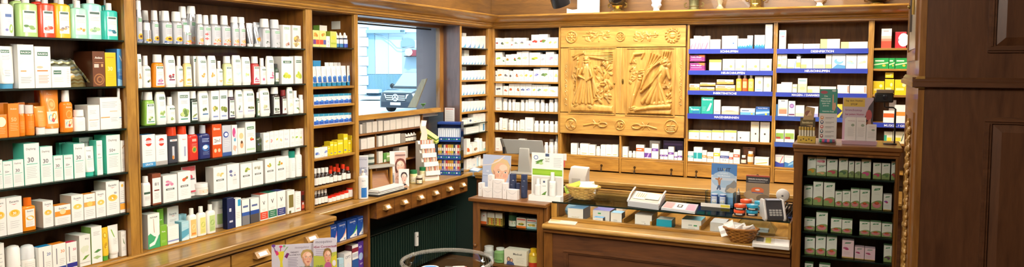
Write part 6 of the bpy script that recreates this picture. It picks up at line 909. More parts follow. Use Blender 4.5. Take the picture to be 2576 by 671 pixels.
m = MB(); m.box((-.27, -.05, .38), (.27, .02, .5), mat('f2f2f0', .4)); m.build('number_plate', vn, ang=0); m = MB(); m.box((-.8, -.02, .27), (.8, .06, .54), dg); m.build('bumper', vn, bevel=.03)
# ---------------------------------------------------------------- helpers for things standing on tops
def gz(x0, x1, top, base, z):
    c = atZ((x0 + x1) / 2, base, z); return c, atY(x1, base, c.y).x - atY(x0, base, c.y).x, atY((x0 + x1) / 2, top, c.y).z - z
def gc(x0, x1, top, base, z):
    c = atZ((x0 + x1) / 2, base, z); D = (c - CAM).dot(VW); return c, (x1 - x0) * D / FPX, (base - top) * D / FPX, math.atan2(CAM.x - c.x, c.y - CAM.y)
def card(name, label, cat, c, w, h, toks, rz=0., lean=.0, th=.004, col=W, group=None, up=0., strut=True):
    m = MB(); m.box((-w / 2, 0, 0), (w / 2, th, h), mat(col, .45)); art(m, toks, lambda u, v, o: (-w / 2 + u * w, -o, v * h), w, h)
    if strut: m.prism([(th, 0), (th + h * .28, (th + h * .28) * math.tan(lean) + .0005), (th, h * .6)], 'x', -.006, .006, mat('d8d4cc', .6))
    m.xform(Matrix.Rotation(-lean, 4, 'X')); return tag(m.build(name, None, (c[0], c[1], c[2] + up), rz, ang=0), label, cat, group)
def thing(it, c, w, h, rz, label, group): return put(it, tuple(c), rz, w, h, label, group)
ZD = .7763
def gX(x0, x1, t, X):
    c = atX((x0 + x1) / 2, 440, X); D = (c - CAM).dot(VW); c.z = ZD; return c, (x1 - x0) * D / FPX, atX((x0 + x1) / 2, t, X).z - ZD, math.atan2(CAM.x - c.x, c.y - CAM.y)
# ---------------------------------------------------------------- on the window desk
G = 'things on the window desk'
c, w, h, r = gc(902, 926, 425, 499, ZD)
thing(('pump', 0, 0, 0, '', 'f2f2f0', 'f2f2ee', dict(ch=.2, cr=.46, sh=.74, dr=.9, e=2.2, art=[Rc(.25, 0, .95, .5, '2a78c8'), El(.6, .5, .35, .12, '7ab8e8'), Tx(.55, .86, .4, '1x11', '6a6a70', .08)], lz=(.06, .72), la=1.8)), c, w, h, r, 'white pump bottle with blue label at left end of the window desk', G)
c, w, h, r = gc(906, 938, 395, 497, ZD); c = c + Vector((-.06, .03, 0))
card('leaflet_holder', 'tall grey leaflet in clear holder behind the white pump bottle', 'leaflet', c, w, h * 1.02, [Rc(.04, .03, .96, .97, 'c9cbd6'), El(.5, .62, .42, .07, '9aa0b8'), Tx(.5, .9, .8, 'Gesichtspflege', '8a8ea4', .04), Tx(.5, .7, .7, 'Hals & Falten', '6a6e88', .035)] + Ln(.15, .85, .52, 8, .04, 'aaaeb8'), r, .08)
t = root('display_rack', (-.06, atX(960, 450, -.06).y, ZD), 'small wooden rack with grey slab on top of the window desk', 'rack', rz=1.2)
m = MB(); wm = HON('z')
for x in (-.09, .09): m.box((x - .008, 0, 0), (x + .008, .02, .17), wm); m.box((x - .008, .06, 0), (x + .008, .075, .14), wm)
m.box((-.098, 0, 0), (.098, .075, .008), wm); m.build('frame', t, ang=0); m = MB(); m.loft([[(-.082, .0, .02), (.082, .0, .02), (.082, .006, .02), (-.082, .006, .02)], [(-.082, .055, .14), (.082, .055, .14), (.082, .06, .14), (-.082, .06, .14)]], wood('7a4a1e', 'a86c30', 'x')); m.build('panel', t, ang=0)
m = MB(); m.box((-.12, -.02, .172), (.11, .08, .186), mat('a9a69c', .5)); m.build('slab', t, bevel=.002)
m = MB(); p0, p1 = atZ(938, 499, ZD), atZ(1006, 473, ZD); a, b = p0.y + .06, p1.y - .02
m.box((-.03, a, 0), (.085, b, .012), mat('2a2a2c', .4)); 
for i in range(6): m.box((-.026 + .006 * (i % 2), a + .02 + .01 * (i % 3), .012 + i * .005), (.078 - .01 * (i % 2), b - .03 + .012 * (i % 2), .0165 + i * .005), mat(['e8e6e0', 'd8d8d8', 'f0eee8'][i % 3], .5))
tag(m.build('paper_stack', None, (0, 0, ZD), ang=0), 'stack of white papers on dark tray along the desk front', 'papers', G)
c, w, h, r = gX(982, 1022, 380, -.085)
card('picture_stand', 'tall cardboard picture of auburn haired woman on the window desk', 'picture', c, w, h, [Rc(.0, 0, .3, 1, 'e8e6e4'), Rc(.3, .04, .98, .97, 'd8b4a8')] + face(.66, .55, .22, 2.0, 'e8c0a8', '7a3a2a', 1, full=True) + [Rc(.34, .86, .98, .9, '8a6a64'), Rc(.05, .08, .25, .3, '8a8a90'), Rc(.05, .3, .25, .36, 'b8b8bc')], r + .15, .1)
c, w, h, r = gX(1003, 1029, 425, -.015)
card('picture_card', 'small card with dark haired woman leaning on the taller picture', 'picture', c, w, h, [Rc(0, 0, 1, 1, 'f0eceb')] + face(.52, .5, .3, 1.45, 'e8c8b8', '2e2024', -1, full=False) + [El(.5, .1, .22, .06, '2a2226')], r, .12, strut=False)
for x0, x1, t0, b0, cc, lc, d in ((1031, 1050, 427, 460, 'efe6a8', '2c7a4a', 'squat cream jar with green lid, left of two on the desk'), (1055, 1072, 419, 454, 'e8e4b0', '2c7a4a', 'taller cream jar with green lid beside the tester display'), (1047, 1063, 441, 462, '4a3a24', 'e8e2d0', 'small dark jar with pale lid in front of green lidded jars')):
    c, w, h, r = gc(x0, x1, t0, b0, ZD); thing(('jar', 0, 0, 0, '', cc, lc, dict(ch=.26, cr=.95, sh=.66, art=[Rc(.1, .1, .9, .8, 'f4f0d8'), El(.5, .4, .3, .2, 'd8a83a'), El(.3, .3, .2, .14, '7aa04a')], lz=(.06, .64))), c, w, h, r, d, 'jars on the window desk')
# stepped tester display
c, w, h, r = gX(1062, 1112, 357, .025); t = root('tester_display', c, 'white stepped cardboard display of cosmetic testers on the window desk', 'display', G, rz=1.05)
hh = h; dd = .16; ww = .13; m = MB(); m.prism([(0, 0), (dd, 0), (dd, hh), (dd - .035, hh), (.0, .02)], 'x', -ww / 2, ww / 2, mat('f0eee8', .5)); m.build('stand', t, ang=0)
for i in range(4):
    v = (i + .15) / 4.2; m = MB(); y = (dd - .035) * v; z = .02 + (hh - .02) * v
    m.loft([[(-ww / 2, y - .025, z + .015), (ww / 2, y - .025, z + .015), (ww / 2, y + .01, z + .01), (-ww / 2, y + .01, z + .01)], [(-ww / 2, y - .02, z + .05), (ww / 2, y - .02, z + .05), (ww / 2, y + .018, z + .05), (-ww / 2, y + .018, z + .05)]], mat('e6e2da', .5)); m.build('step', t, ang=0)
    m = MB()
    for k in range(5): x = -ww * .4 + k * ww * .2; m.box((x - .007, y - .012, z + .03), (x + .007, y - .004, z + .085), mat(['d8a890', 'c89078', 'e0c0a8', 'b87860', 'd0b0a0'][(k + i) % 5], .4))
    m.build('tester_strip', t, ang=0)
m = MB(); pr_ = [(-.035, hh), (.03, hh), (.035, hh + .05), (.02, hh + .12), (.03, hh + .165), (-.02, hh + .17), (-.035, hh + .12), (-.02, hh + .06)]; m.prism(pr_, 'y', dd - .02, dd - .016, mat('e8c8b8', .5)); m.poly([(-.02, dd - .0205, hh + .12), (.02, dd - .0205, hh + .12), (.026, dd - .0205, hh + .16), (-.018, dd - .0205, hh + .163)], mat('f4eeea', .5)); m.build('header', t, ang=0)
# blue wire rack of lozenges
c, w, h, r = gX(1100, 1160, 307, .0); rr_ = .28; t = root('lozenge_rack', c + Vector((.0, .0, 0)), 'three tier translucent blue counter rack of slim packets on the window desk', 'rack', G, rz=rr_)
rw, rdp = w * 1.0, .1; blu = glassmat('blue_acrylic', '6f9ed0', .2); dbl = mat('1f3f8a', .3); m = MB()
for x in (-rw / 2, rw / 2): m.box((x - .002, 0, 0), (x + .002, rdp, h), blu)
m.build('side_panel', t, ang=0); bx('back_panel', t, (-rw / 2, rdp - .003, 0), (rw / 2, rdp, h), dbl, 0)
for i, (z0, cols) in enumerate(((.02, ['e0a83a', 'e8b84a', '4a5ab0', 'd8d0c8', 'd84a5a', 'e89a3a']), (h * .34, ['e0a83a', 'c8c040', '3a4a5a', 'e8e0d0', 'd84a3a', 'e8b040']), (h * .68, ['c4d0e0', 'b8c8dc', 'd0dae8', 'aebfd6', 'c8d4e4', 'b4c4da']))):
    m = MB(); m.box((-rw / 2, 0, z0 - .012), (rw / 2, rdp, z0), dbl); m.box((-rw / 2, -.006, z0 - .02), (rw / 2, -.002, z0 + .018), mat('1f4a9a', .3))
    for k in range(9): m.ball((-rw / 2 + (k + .5) * rw / 9, -.0065, z0), rw / 26, .0015, .006, mat(['4ab878', 'd8e8f4', '2a9a6a'][k % 3], .3), 8, 4)
    m.build('tier', t, ang=0)
    n = 12
    for k in range(n):
        x = -rw / 2 + rw * (k + .5) / n; wz = t.matrix_basis; hh_ = h * (.2 if i == 2 else .23); p = Matrix.Translation(t.location) @ Matrix.Rotation(rr_, 4, 'Z') @ Vector((x, .012, z0 + .001))
        cc = cols[k % 6]; ob = carton(rw / n * .92, hh_, .07, cc, [Rc(.1, .5, .9, .75, 'f2ece0'), Rc(.2, .1, .8, .3, 'a8a0b8')] if i < 2 else [Rc(.2, .1, .8, .85, 'e4eaf2')]).build('sweet_packet', None, p, rr_, ang=0)
        tag(ob, ['yellow and red sweet packet', 'bright sweet packet', 'pale blue sweet packet'][i] + ', ' + ORD[k] + ' from left on ' + ['lowest', 'middle', 'top'][i] + ' tier of blue rack', 'sweets packet', 'sweet packets in the blue rack')
bx('top_strip', t, (-rw / 2, -.004, h - .02), (rw / 2, rdp, h), dbl, .002)
c, w, h, r = gX(1066, 1100, 337, -.085); t = root('leaflet_holder', c, 'fan of yellow green leaflets left of the blue rack', 'leaflets', G, rz=.5)
m = MB(); m.box((-.004, .03, 0), (.004, .036, h * .8), mat('3a3a3c', .4)); m.box((-.04, .0, 0), (.04, .07, .004), mat('3a3a3c', .4)); m.build('stand', t, ang=0); m = MB()
for i in range(4): o = .008 * i; m.loft([[(-.085, -.04 + o, h * 1.02 + .012 * i), (.05, -.05 + o, h * .78 + .012 * i), (.07, .05 + o, h * .8 + .012 * i), (-.06, .06 + o, h * 1.05 + .012 * i)], [(-.085, -.04 + o, h * 1.02 + .012 * i + .002), (.05, -.05 + o, h * .78 + .012 * i + .002), (.07, .05 + o, h * .8 + .012 * i + .002), (-.06, .06 + o, h * 1.05 + .012 * i + .002)]], mat(['8a9a3a', 'e0d860', '6a8a3a', 'f0e890'][i], .5))
m.build('leaflets', t, ang=0)
a, b = atY(1119, 290, -.604), atY(1143, 290, -.604); m = MB(); z1, z0 = atY(1131, 271, -.604).z, atY(1131, 311, -.604).z; m.box((a.x, -.604, z0), (b.x, -.6015, z1), mat('ecebe6', .5)); art(m, [Rc(.1, .9, .9, .94, 'c86a5a')] + Ln(.1, .9, .82, 11, .065, '9aa0a8'), lambda u, v, o: (a.x + u * (b.x - a.x), -.604 - o, z0 + v * (z1 - z0)), b.x - a.x, z1 - z0); tag(m.build('notice', ang=0), 'white printed card fixed to the jamb above the blue rack', 'notice')
c, w, h, r = gc(1104, 1111, 428, 439, ZD); tag(carton(w, h, .03, 'c83a2c', [Rc(.1, .4, .9, .7, 'e88a7a')]).build('carton', None, c, r, ang=0), 'tiny red carton at the foot of the blue rack', 'box', G)
def inn0(m, P, h): lay(m, P, h, .1, .1, .9, .9, 'dfe8f2', .0006)
quad_ = [(1180, 428), (1203, 433), (1212, 424), (1192, 420)]
# ---------------------------------------------------------------- glass fronted cabinet left of the counter
gb = root('display_cabinet', (1.25, -2.1, 0), 'low glass fronted wooden cabinet between desk and sales counter', 'cabinet', world=True)
gx0, gx1, gy, gy1, gt_ = 1.013, 1.508, -2.25, -1.85, .898
bx('top', gb, (gx0 - .02, gy - .03, gt_ - .022), (gx1 + .003, gy1, gt_), MID('x'), .005); bx('back_panel', gb, (gx0, gy1 - .015, 0), (gx1, gy1, .876), DRK('z'), 0)
for x in (gx0, gx1 - .02): bx('side_panel', gb, (x, gy + .02, 0), (x + .02, gy1 - .015, .876), MID('z'), 0)
bx('corner_post', gb, (1.484, gy, 0), (gx1, gy + .02, .876), MID('z'), .003)
dr_ = root('x', (0, 0, 0), '', ''); LABELS.pop(); bpy.data.objects.remove(dr_)
m = MB(); mz, mx_ = MID('z'), MID('x')
for a, b, mt in (((gx0, .02), (1.056, .876), mz), ((1.45, .02), (1.482, .876), mz), ((1.056, .835), (1.45, .876), mx_), ((1.056, .02), (1.45, .1), mx_)): m.box((a[0], gy, a[1]), (b[0], gy + .02, b[1]), mt)
frame(m, 1.05, 1.456, .094, .841, gy, .012, .004, mz); do = m.build('door', gb, ang=0)
m = MB(); m.box((1.05, gy + .006, .095), (1.456, gy + .009, .84), GLS()); m.build('pane', do, ang=0); m = MB(); m.ball((1.034, gy - .014, .605), .012, .012, .012, MID('z')); m.build('knob', do)
for z in (.722, .487): bx('shelf', gb, (gx0 + .02, gy + .03, z - .012), (gx1 - .02, gy1 - .015, z), GSH() if z > .6 else MID('x'), 0)
PG = ('B', gy + .012); cab = 'of glass fronted cabinet'
mix = lambda: [Rc(0, 0, 1, .58, 'b8a03a')] + [t for i in range(16) for t in [El(.12 + .25 * (i % 4), .08 + .14 * (i // 4), .09, .05, ['7a2a3a', '4a3a24', 'c83a3a', 'd8c04a'][(i * 7) % 4])]] + Ln(.15, .8, .8, 3, .07, 'a8a098') + [Rc(0, 0, 1, .05, 'd8b83a')]
row('upper shelf ' + cab, PG, .7225, [('c', 1207, 1224, 531, 'white carton with orange foot', 'e4dccf', [Rc(0, 0, 1, .22, 'd8642a'), El(.6, .66, .1, .04, 'b83a3a')] + Ln(.15, .7, .88, 3, .06), {}), ('c', 1226, 1244, 534, 'carton with dark berry pattern', 'e0dccc', mix(), {}), ('c', 1246, 1264, 535, 'carton with dark berry pattern', 'e0dccc', mix(), dict(sd='7a6a30')), ('rd', 1276, 1297, 533, 'dark green powder tub', '2f5a3c', '2a4a34', dict(ch=.2, cr=.98, sh=.76, art=[Rc(.05, .0, .95, .5, 'd8dccc'), El(.4, .4, .2, .12, 'c86a3a'), El(.7, .3, .15, .1, '6a9a4a')], lz=(.04, .78))),
 ('c', 1299, 1323, 548, 'white herb carton with orange foot', 'e6e0cc', [Rc(0, 0, 1, .2, 'e07a2a'), Rc(.06, .78, .94, .92, 'd86a5a')] + blobs(['7a8a3a', 'c8a83a', '4a5a2a'], .4, .2, 7, 3), {}), ('c', 1325, 1350, 551, 'white herb carton with teal foot', 'e6e4d8', [Rc(0, 0, 1, .2, '8ac0c4'), Rc(.0, .62, 1, .68, '3a8a9a'), Rc(.06, .78, .94, .92, 'c86a5a')] + blobs(['c8a03a', '7a9a3a', 'e0c04a'], .4, .2, 7, 4), {}), ('c', 1352.5, 1358, 540, 'slim white carton by the frame', 'e8e6e0', [], {})], base_off=.05)
row('lower shelf ' + cab, PG, .4875, [('rd', 1212, 1236, 621, 'clear jar with crumpled white lid', 'b8b8b4', 'dcdcd8', dict(ch=.3, cr=.9)), ('rd', 1237, 1266, 626, 'round green jar with white lid', '7fa86a', 'e0e4dc', dict(ch=.14, cr=.66, sh=.7, art=[El(.5, .4, .3, .2, 'a8c890'), Rc(.2, .1, .8, .3, '5a8a4a')])),
 ('c', 1268, 1325, 629, 'wide white carton with two people picture', 'e8e2d0', [Tx(.6, .74, .5, 'Medicell', '4a4a44', .14), El(.2, .36, .08, .16, '3a2a20'), El(.2, .36, .055, .12, 'd8a888'), El(.33, .3, .07, .14, '5a3a24'), El(.33, .3, .05, .1, 'e0b090'), Po([(.1, .0), (.14, .22), (.28, .22), (.42, .16), (.46, 0)], '4a5a8a')] + Ln(.55, .9, .5, 4, .1, 'a8a494'), {}), ('rd', 1326, 1349, 627, 'yellow bottle with red foot', 'd8b02a', 'e8b81c', dict(ch=.2, cr=.66, sh=.66, art=[Rc(0, 0, 1, .4, 'c83a24'), Rc(0, .4, 1, 1, 'd8c04a')], lz=(.02, .6), la=2.6)), ('c', 1350.5, 1359, 609, 'tall slim yellow carton', 'd8a82a', [Rc(0, 0, 1, .3, 'c8642a')], {})], base_off=.05)
# goods on its top
ZT = gt_ + .0008; G = 'cosmetics on top of glass fronted cabinet'
def on(x0, x1, t, b, lab, it, up=None, z=ZT, dy=0., grp=None):
    c, w, h = gz(x0, x1, t, b, z); 
    if up: c2 = atY((x0 + x1) / 2, b, c.y + dy); h = atY((x0 + x1) / 2, t, c.y).z - up; c = Vector((c.x, c.y, up))
    return put(it, (c.x, c.y + dy + (w / 2 * (.6 if it[0] in ('ov', 'sl', 'spray', 'pump') else 1) if it[0] != 'c' else 0), c.z), 0, w * .98, h, lab, grp or G), c, w, h
arc = lambda: [Po([(.12 + .76 * i / 12, .78 - .22 * math.sin(math.pi * i / 12)) for i in range(13)] + [(.88 - .76 * i / 12, .8 - .22 * math.sin(math.pi * (1 - i / 12))) for i in range(13)], '8a8a94')] + Ln(.3, .7, .3, 3, .08, 'c4c0bc')
wc = ('c', 0, 0, 0, '', 'e9e4e0', arc(), dict(d=.035))
c, w, h = gz(1211, 1281, 390, 484, ZT)
card('poster', 'poster of smiling blonde woman on top of glass fronted cabinet', 'poster', c, w, h, [Rc(0, 0, 1, 1, 'b4bfd8'), Rc(0, 0, .4, .5, 'a4b2d0')] + face(.66, .52, .36, 1.34, 'e6b598', 'dcbc8a', -1) + [Tx(.2, .56, .3, 'SIE', 'e8ecf4', .05), Tx(.2, .48, .34, 'WÜNSCHEN', 'e8ecf4', .05)] + Ln(.04, .34, .4, 4, .035, 'd8deec') + [Po([(0, .72), (.0, .7), (.3, .73), (.6, .84), (.8, .98), (.78, .99), (.55, .86), (.3, .75)], 'e8d8d0')], 0, .1)
for x0, x1, t, b, lab in ((1203, 1213.5, 460, 493, 'slim white cosmetic carton at the left edge of the blonde poster'), (1214.5, 1238.5, 472, 496, 'lower left white cosmetic carton before the blonde poster'), (1239.5, 1263, 475, 498, 'lower right white cosmetic carton before the blonde poster'), (1264, 1273.5, 461, 500, 'slim white cosmetic carton next to the navy tubes'), (1275, 1301, 477, 502, 'wide white cosmetic carton before the navy bottles')):
    on(x0, x1, t, b, lab, wc)
c1, w1_, h1 = gz(1214.5, 1238.5, 472, 496, ZT); on(1227, 1238, 440, 496, 'slim white cosmetic carton stacked on the lower left one', wc, up=ZT + h1 + .0006); c1, w1_, h1 = gz(1239.5, 1263, 475, 498, ZT); on(1240, 1263, 452, 498, 'wide white cosmetic carton stacked on the lower right one', wc, up=ZT + h1 + .0006)
nb = lambda ch: ('rd', 0, 0, 0, '', '2a3450', '2e3a5a', dict(ch=ch, cr=.96, art=[Tx(.5, .7, .3, 'deep', '9aa4bc', .06)] + Ln(.3, .7, .4, 2, .08, '5a668a'), lz=(.05, .7), la=2.))
on(1278, 1295, 438, 491, 'navy cosmetic bottle behind the wide white carton', nb(.26), dy=.0); on(1307, 1323, 439, 498, 'tall navy cosmetic bottle left of the aloe display', nb(.24)); on(1295.5, 1306, 461, 492, 'short navy cosmetic jar between the two navy bottles', nb(.4))
c, w, h = gz(1329, 1409, 387, 507, ZT); t = root('counter_display', c, 'white aloe cosmetics display card standing at the cabinet edge', 'display', G)
m = MB(); m.box((-w / 2, .045, 0), (w / 2, .05, h), mat('eeeeea', .45)); m.box((-w / 2, -.0, 0), (w / 2, .045, h * .12), mat('f2f2ee', .45))
tk = [Rc(.03, .53, .97, .66, '86b42e'), Rc(.03, .56, .97, .63, '9cc43e'), El(.14, .9, .07, .045, '5a7ab0'), El(.14, .9, .05, .032, 'e8eef4'), Po([(.1, .8), (.3, .86), (.4, .87), (.25, .79)], '4a7a34'), Po([(.12, .76), (.3, .77), (.36, .84), (.2, .82)], '6a9a44'), El(.3, .78, .07, .03, 'b8d890'), Rc(.44, .93, .56, .99, '4a5a78'), Tx(.5, .88, .2, 'ALOE', '7a8a6a', .03), Tx(.5, .83, .2, 'VERA', '7a8a6a', .03), Rc(.04, .13, .96, .5, 'd4d0ca')] + Ln(.7, .95, .9, 6, .035, 'c8ccc8')
art(m, tk, lambda u, v, o: (-w / 2 + u * w, .045 - o, v * h), w, h); m.build('card', t, ang=0)
al = [Po([(.2, .1), (.5, .26), (.9, .3), (.6, .1)], '5a8a3a')] + Ln(.2, .8, .8, 4, .08)
for x0, x1, t0, lab, it in ((1343, 1359, 449, 'white aloe pump bottle, left in the aloe display', ('spray', 0, 0, 0, '', 'f0f0ec', 'f6f6f4', dict(ch=.35, cr=.6, sh=.58, dr=.9, e=2.2, art=al, lz=(.05, .56)))), (1360, 1377, 451, 'white aloe carton in the middle of the aloe display', ('c', 0, 0, 0, '', 'f2f2ee', [Rc(.35, .8, .65, .92, '4a5a78'), Tx(.5, .6, .5, 'ALOE', '7a8a6a', .08), Po([(.1, .05), (.5, .2), (.9, .3), (.7, .05)], '5a8a3a')], dict(d=.03))), (1379, 1396, 434, 'white aloe pump bottle, right in the aloe display', ('spray', 0, 0, 0, '', 'f0f0ec', 'f6f6f4', dict(ch=.35, cr=.6, sh=.58, dr=.9, e=2.2, art=al, lz=(.05, .56))))):
    yy = c.y + .004; a, b = atY(x0, 485, yy).x, atY(x1, 485, yy).x; z = c.z + h * .12 + .0006; put(it, ((a + b) / 2, yy + (.0 if it[0] == 'c' else (b - a) * .35), z), 0, (b - a) * .97, atY((x0 + x1) / 2, t0, yy).z - z, lab, 'aloe cosmetics in the display')
# ---------------------------------------------------------------- sales counter with showcase
sc_ = root('sales_counter', (2.2, -1.95, 0), 'long oak sales counter with a rounded front ledge', 'counter', world=True)
CL, CR, LZ = 1.513, 2.858, .795
m = MB(); ep = []
for i in range(7): a = -math.pi / 2 + math.pi * i / 6; ep.append((-2.33 - .0 - .014 * math.cos(a), LZ - .015 + .015 * math.sin(a)))
m.prism([(-1.5, LZ - .03)] + ep + [(-1.5, LZ)], 'x', CL, CR, LED('x')); m.build('ledge', sc_)
bx('under_moulding', sc_, (CL, -2.325, LZ - .05), (CR, -1.6, LZ - .03), MID('x'), .004); m = MB(); m.box((CL, -2.3, 0), (CR, -1.55, LZ - .05), DRK('x')); frame(m, CL + .12, CR - .1, .08, .66, -2.3, .028, .008, DRK('x')); m.box((CL - .002, -2.306, 0), (CL + .05, -2.29, LZ - .05), MID('z')); m.build('base', sc_, ang=0)
sh_ = root('showcase', (2.2, -1.95, LZ), 'long flat glass showcase lying on the sales counter', 'showcase', world=True)
SX0, SX1, SY0, SY1, SZ = 1.552, 2.838, -2.208, -1.66, .9
bx('front_rail', sh_, (SX0 - .035, SY0 - .004, LZ), (SX1 + .01, SY0 + .022, .815), HON('x')); bx('back_rail', sh_, (SX0 - .03, SY1 - .012, LZ), (SX1 + .01, SY1 + .01, SZ + .008), HON('x')); bx('floor', sh_, (SX0, SY0 + .022, LZ), (SX1, SY1 - .012, .8), HON('y'), 0)
bx('end_post', sh_, (SX0 - .036, SY0 - .004, .815), (SX0, SY0 + .03, SZ), HON('z')); bx('end_panel', sh_, (SX0 - .03, SY0 + .03, LZ), (SX0 - .015, SY1 - .012, SZ), MID('z')); bx('end_post', sh_, (SX1 - .002, SY0, .815), (SX1 + .012, SY0 + .022, SZ - .002), HON('z')); bx('end_panel', sh_, (SX1, SY0 + .022, LZ), (SX1 + .012, SY1 - .012, SZ - .002), MID('z'))
m = MB(); m.box((SX0, SY0, .815), (SX1 - .003, SY0 + .004, SZ - .001), GLS()); m.build('front_pane', sh_, ang=0)
m = MB(); m.box((SX0 - .03, SY0 - .006, SZ), (SX1 + .006, SY1 - .013, SZ + .0075), GLS()); m.box((SX0 - .03, SY0 - .0075, SZ - .0008), (SX1 + .006, SY0 - .006, SZ + .0078), EDGE()); m.build('top_pane', sh_, ang=0)
for px in (1560, 1640, 1775): q = atZ(px, 570, .8); bx('divider', sh_, (q.x - .005, SY0 + .024, .8), (q.x + .005, SY1 - .02, .835), HON('y'))
PS = ('B', SY0 + .026); G2 = 'counter showcase'; bt = lambda a, b, t, d, top, tk, sd='6a7078', bo=.0, dd=.13, c='eceae4', up=0: ('c', a, b, t, d, c, tk, dict(tp=top, sd=sd, d=dd, bk=bo, up=up, hm=.088))
row(G2, PS, .8003, [bt(1428, 1467, 524, 'white device box with blue lid', '6a9ac4', [Tx(.5, .25, .5, 'VISCOPLAST', 'b8a878', .1)]), bt(1493, 1517, 547, 'small white box with blue lid', '5a9acc', [Rc(.2, .3, .8, .6, 'c8d4dc')], dd=.04, sd='3a3f48'), bt(1491, 1534, 529, 'white box with purple lid and green tag', '7a7ab8', [Rc(.3, .62, .48, .76, '4aa85a')] + Ln(.08, .5, .4, 4, .1), bo=.055), bt(1536, 1564, 535, 'white box with pale blue lid', '8ab8d8', [Rc(.25, .1, .6, .2, 'b8b8b4'), Rc(.25, .3, .6, .36, 'b8b8b4')], sd='585c64', dd=.07), bt(1597, 1640, 540, 'plain white box with faint lettering', 'b8b4ac', [Tx(.5, .4, .4, 'Calida', 'c8c8c4', .1), El(.6, .25, .02, .04, '4a4a4a')], sd='7a7a78'), bt(1651, 1690, 552, 'turquoise box with pale lid', 'd8e4e4', [], c='1f9fb8', sd='1a8aa0', dd=.09), bt(1714, 1764, 553, 'white box with teal picture lid', '5a98a8', [Rc(.35, .45, .55, .6, 'b8bcb8'), Rc(.62, .45, .8, .58, '4a9a6a'), Rc(.35, .08, .7, .34, 'dcdad4')], sd='c8c4bc'), bt(1786, 1824, 560, 'grey white box beside the wicker basket', 'b4b8bc', [Rc(.3, .3, .8, .6, 'd8d6d0')], c='d0d0cc', sd='8a8c90')], base_off=.006)
for px, py, col, lid, lab in ((1488, 505, '6a58a8', 'd0c8e0', 'flat purple printed box, leftmost at the showcase back'), (1532, 508, '6a58a8', 'c8c0dc', 'flat purple printed box, next to the leftmost one'), (1570, 512, 'd8643a', 'e8d0c0', 'flat orange printed box at the showcase back')):
    q = atZ(px, py + 8, .8); q.y = min(max(q.y, -2.0), -1.82); tag(carton(.085, .028, .1, 'e0dcd8', [], None, col).build('carton', None, (q.x, q.y, .8005), 0, ang=0), lab, 'box', 'flat boxes at the back of showcase')
for px, r_, c_, lab in ((1409, .04, '8fb0c8', 'pale blue round item at the left end of showcase'),): m = MB(); m.ball((0, 0, r_), r_, r_, r_, mat(c_, .3)); m.lathe([(r_ * 1.02, r_ * .9), (r_ * 1.02, r_ * 1.1)], mat('5a80a0', .3)); tag(m.build('compress_ball', None, (SX0 + .05, SY0 + .11, .8005)), lab, 'ball')
m = MB(); m.loft([[(-.1, -.05, 0), (.1, -.05, 0), (.1, .05, 0), (-.1, .05, 0)], [(-.11, -.055, .03), (.11, -.055, .03), (.11, .055, .03), (-.11, .055, .03)], [(-.07, -.02, .075), (.08, -.02, .07), (.07, .03, .075), (-.08, .03, .07)]], ACR()); m.box((-.08, -.035, .002), (.02, .03, .02), mat('c8ccd0', .4)); m.box((-.03, -.03, .02), (.07, .02, .034), mat('e4e4e0', .4)); tag(m.build('blister_pack', None, (2.66, SY0 + .11, .8005), ang=0), 'clear plastic pack of gauze at the right end of showcase', 'pack')
# grey leaflet dispenser and coin tray on the glass
ZG = SZ + .0083
def quad(name, label, cat, pts, h, mt, z=ZG, inner=None, group='things on the showcase glass'):
    P = [atZ(x, y, z) for x, y in pts]; c = sum(P, Vector()) / 4; m = MB(); m.loft([[tuple(p - c) for p in P], [tuple(p - c + Vector((0, 0, h))) for p in P]], mt)
    if inner: inner(m, [p - c for p in P], h)
    return tag(m.build(name, None, (c.x, c.y, z), ang=0), label, cat, group)
def lay(m, P, h, u0, v0, u1, v1, c, dz):
    f = lambda u, v: tuple((P[0] * (1 - u) + P[1] * u) * (1 - v) + (P[3] * (1 - u) + P[2] * u) * v + Vector((0, 0, h + dz))); m.poly([f(u0, v0), f(u1, v0), f(u1, v1), f(u0, v1)], mat(c, .5))
def inn1(m, P, h):
    lay(m, P, h, .06, .1, .94, .92, 'b8b4a8', .0006); lay(m, P, h, .1, .25, .5, .9, 'efe6cc', .003); lay(m, P, h, .45, .3, .9, .92, 'e8ddc0', .005)
    for k in range(5): lay(m, P, h, .15 + .07 * k, .4, .18 + .07 * k, .8, 'a89878', .0056)
    for u in (0, 1): A = P[0] * (1 - u) + P[1] * u; B = P[3] * (1 - u) + P[2] * u; m.tube([tuple(A + Vector((0, 0, h))), tuple(A * .6 + B * .4 + Vector((0, 0, h + .018))), tuple(B + Vector((0, 0, h + .02)))], .006, mat('c8c8c8', .3))
quad('leaflet_tray', 'grey counter tray holding cream leaflets on the showcase', 'tray', [(1579, 518), (1657, 528), (1674, 502), (1598, 491)], .03, mat('b4b8bc', .35), inner=inn1)
def inn2(m, P, h):
    lay(m, P, h, .03, .1, .3, .9, 'd08a8a', .0006); lay(m, P, h, .34, .1, .7, .9, 'd8d8d4', .0006); lay(m, P, h, .72, .1, .97, .9, 'c8889a', .0006); lay(m, P, h, .42, .3, .58, .7, '3a3a3e', .0012); lay(m, P, h, .46, .38, .54, .62, 'd8d8d4', .0018)
quad('coin_tray', 'flat clear coin tray with red and grey prints', 'tray', [(1663, 527), (1748, 538), (1757, 519), (1677, 511)], .012, mat('c4c8cc', .2), inner=inn2)
quad('paper', 'pale blue sheet lying on the worktop beside the monitor', 'paper', quad_, .002, mat('7aa8d8', .5), .7757, inn0, 'papers on the worktop')
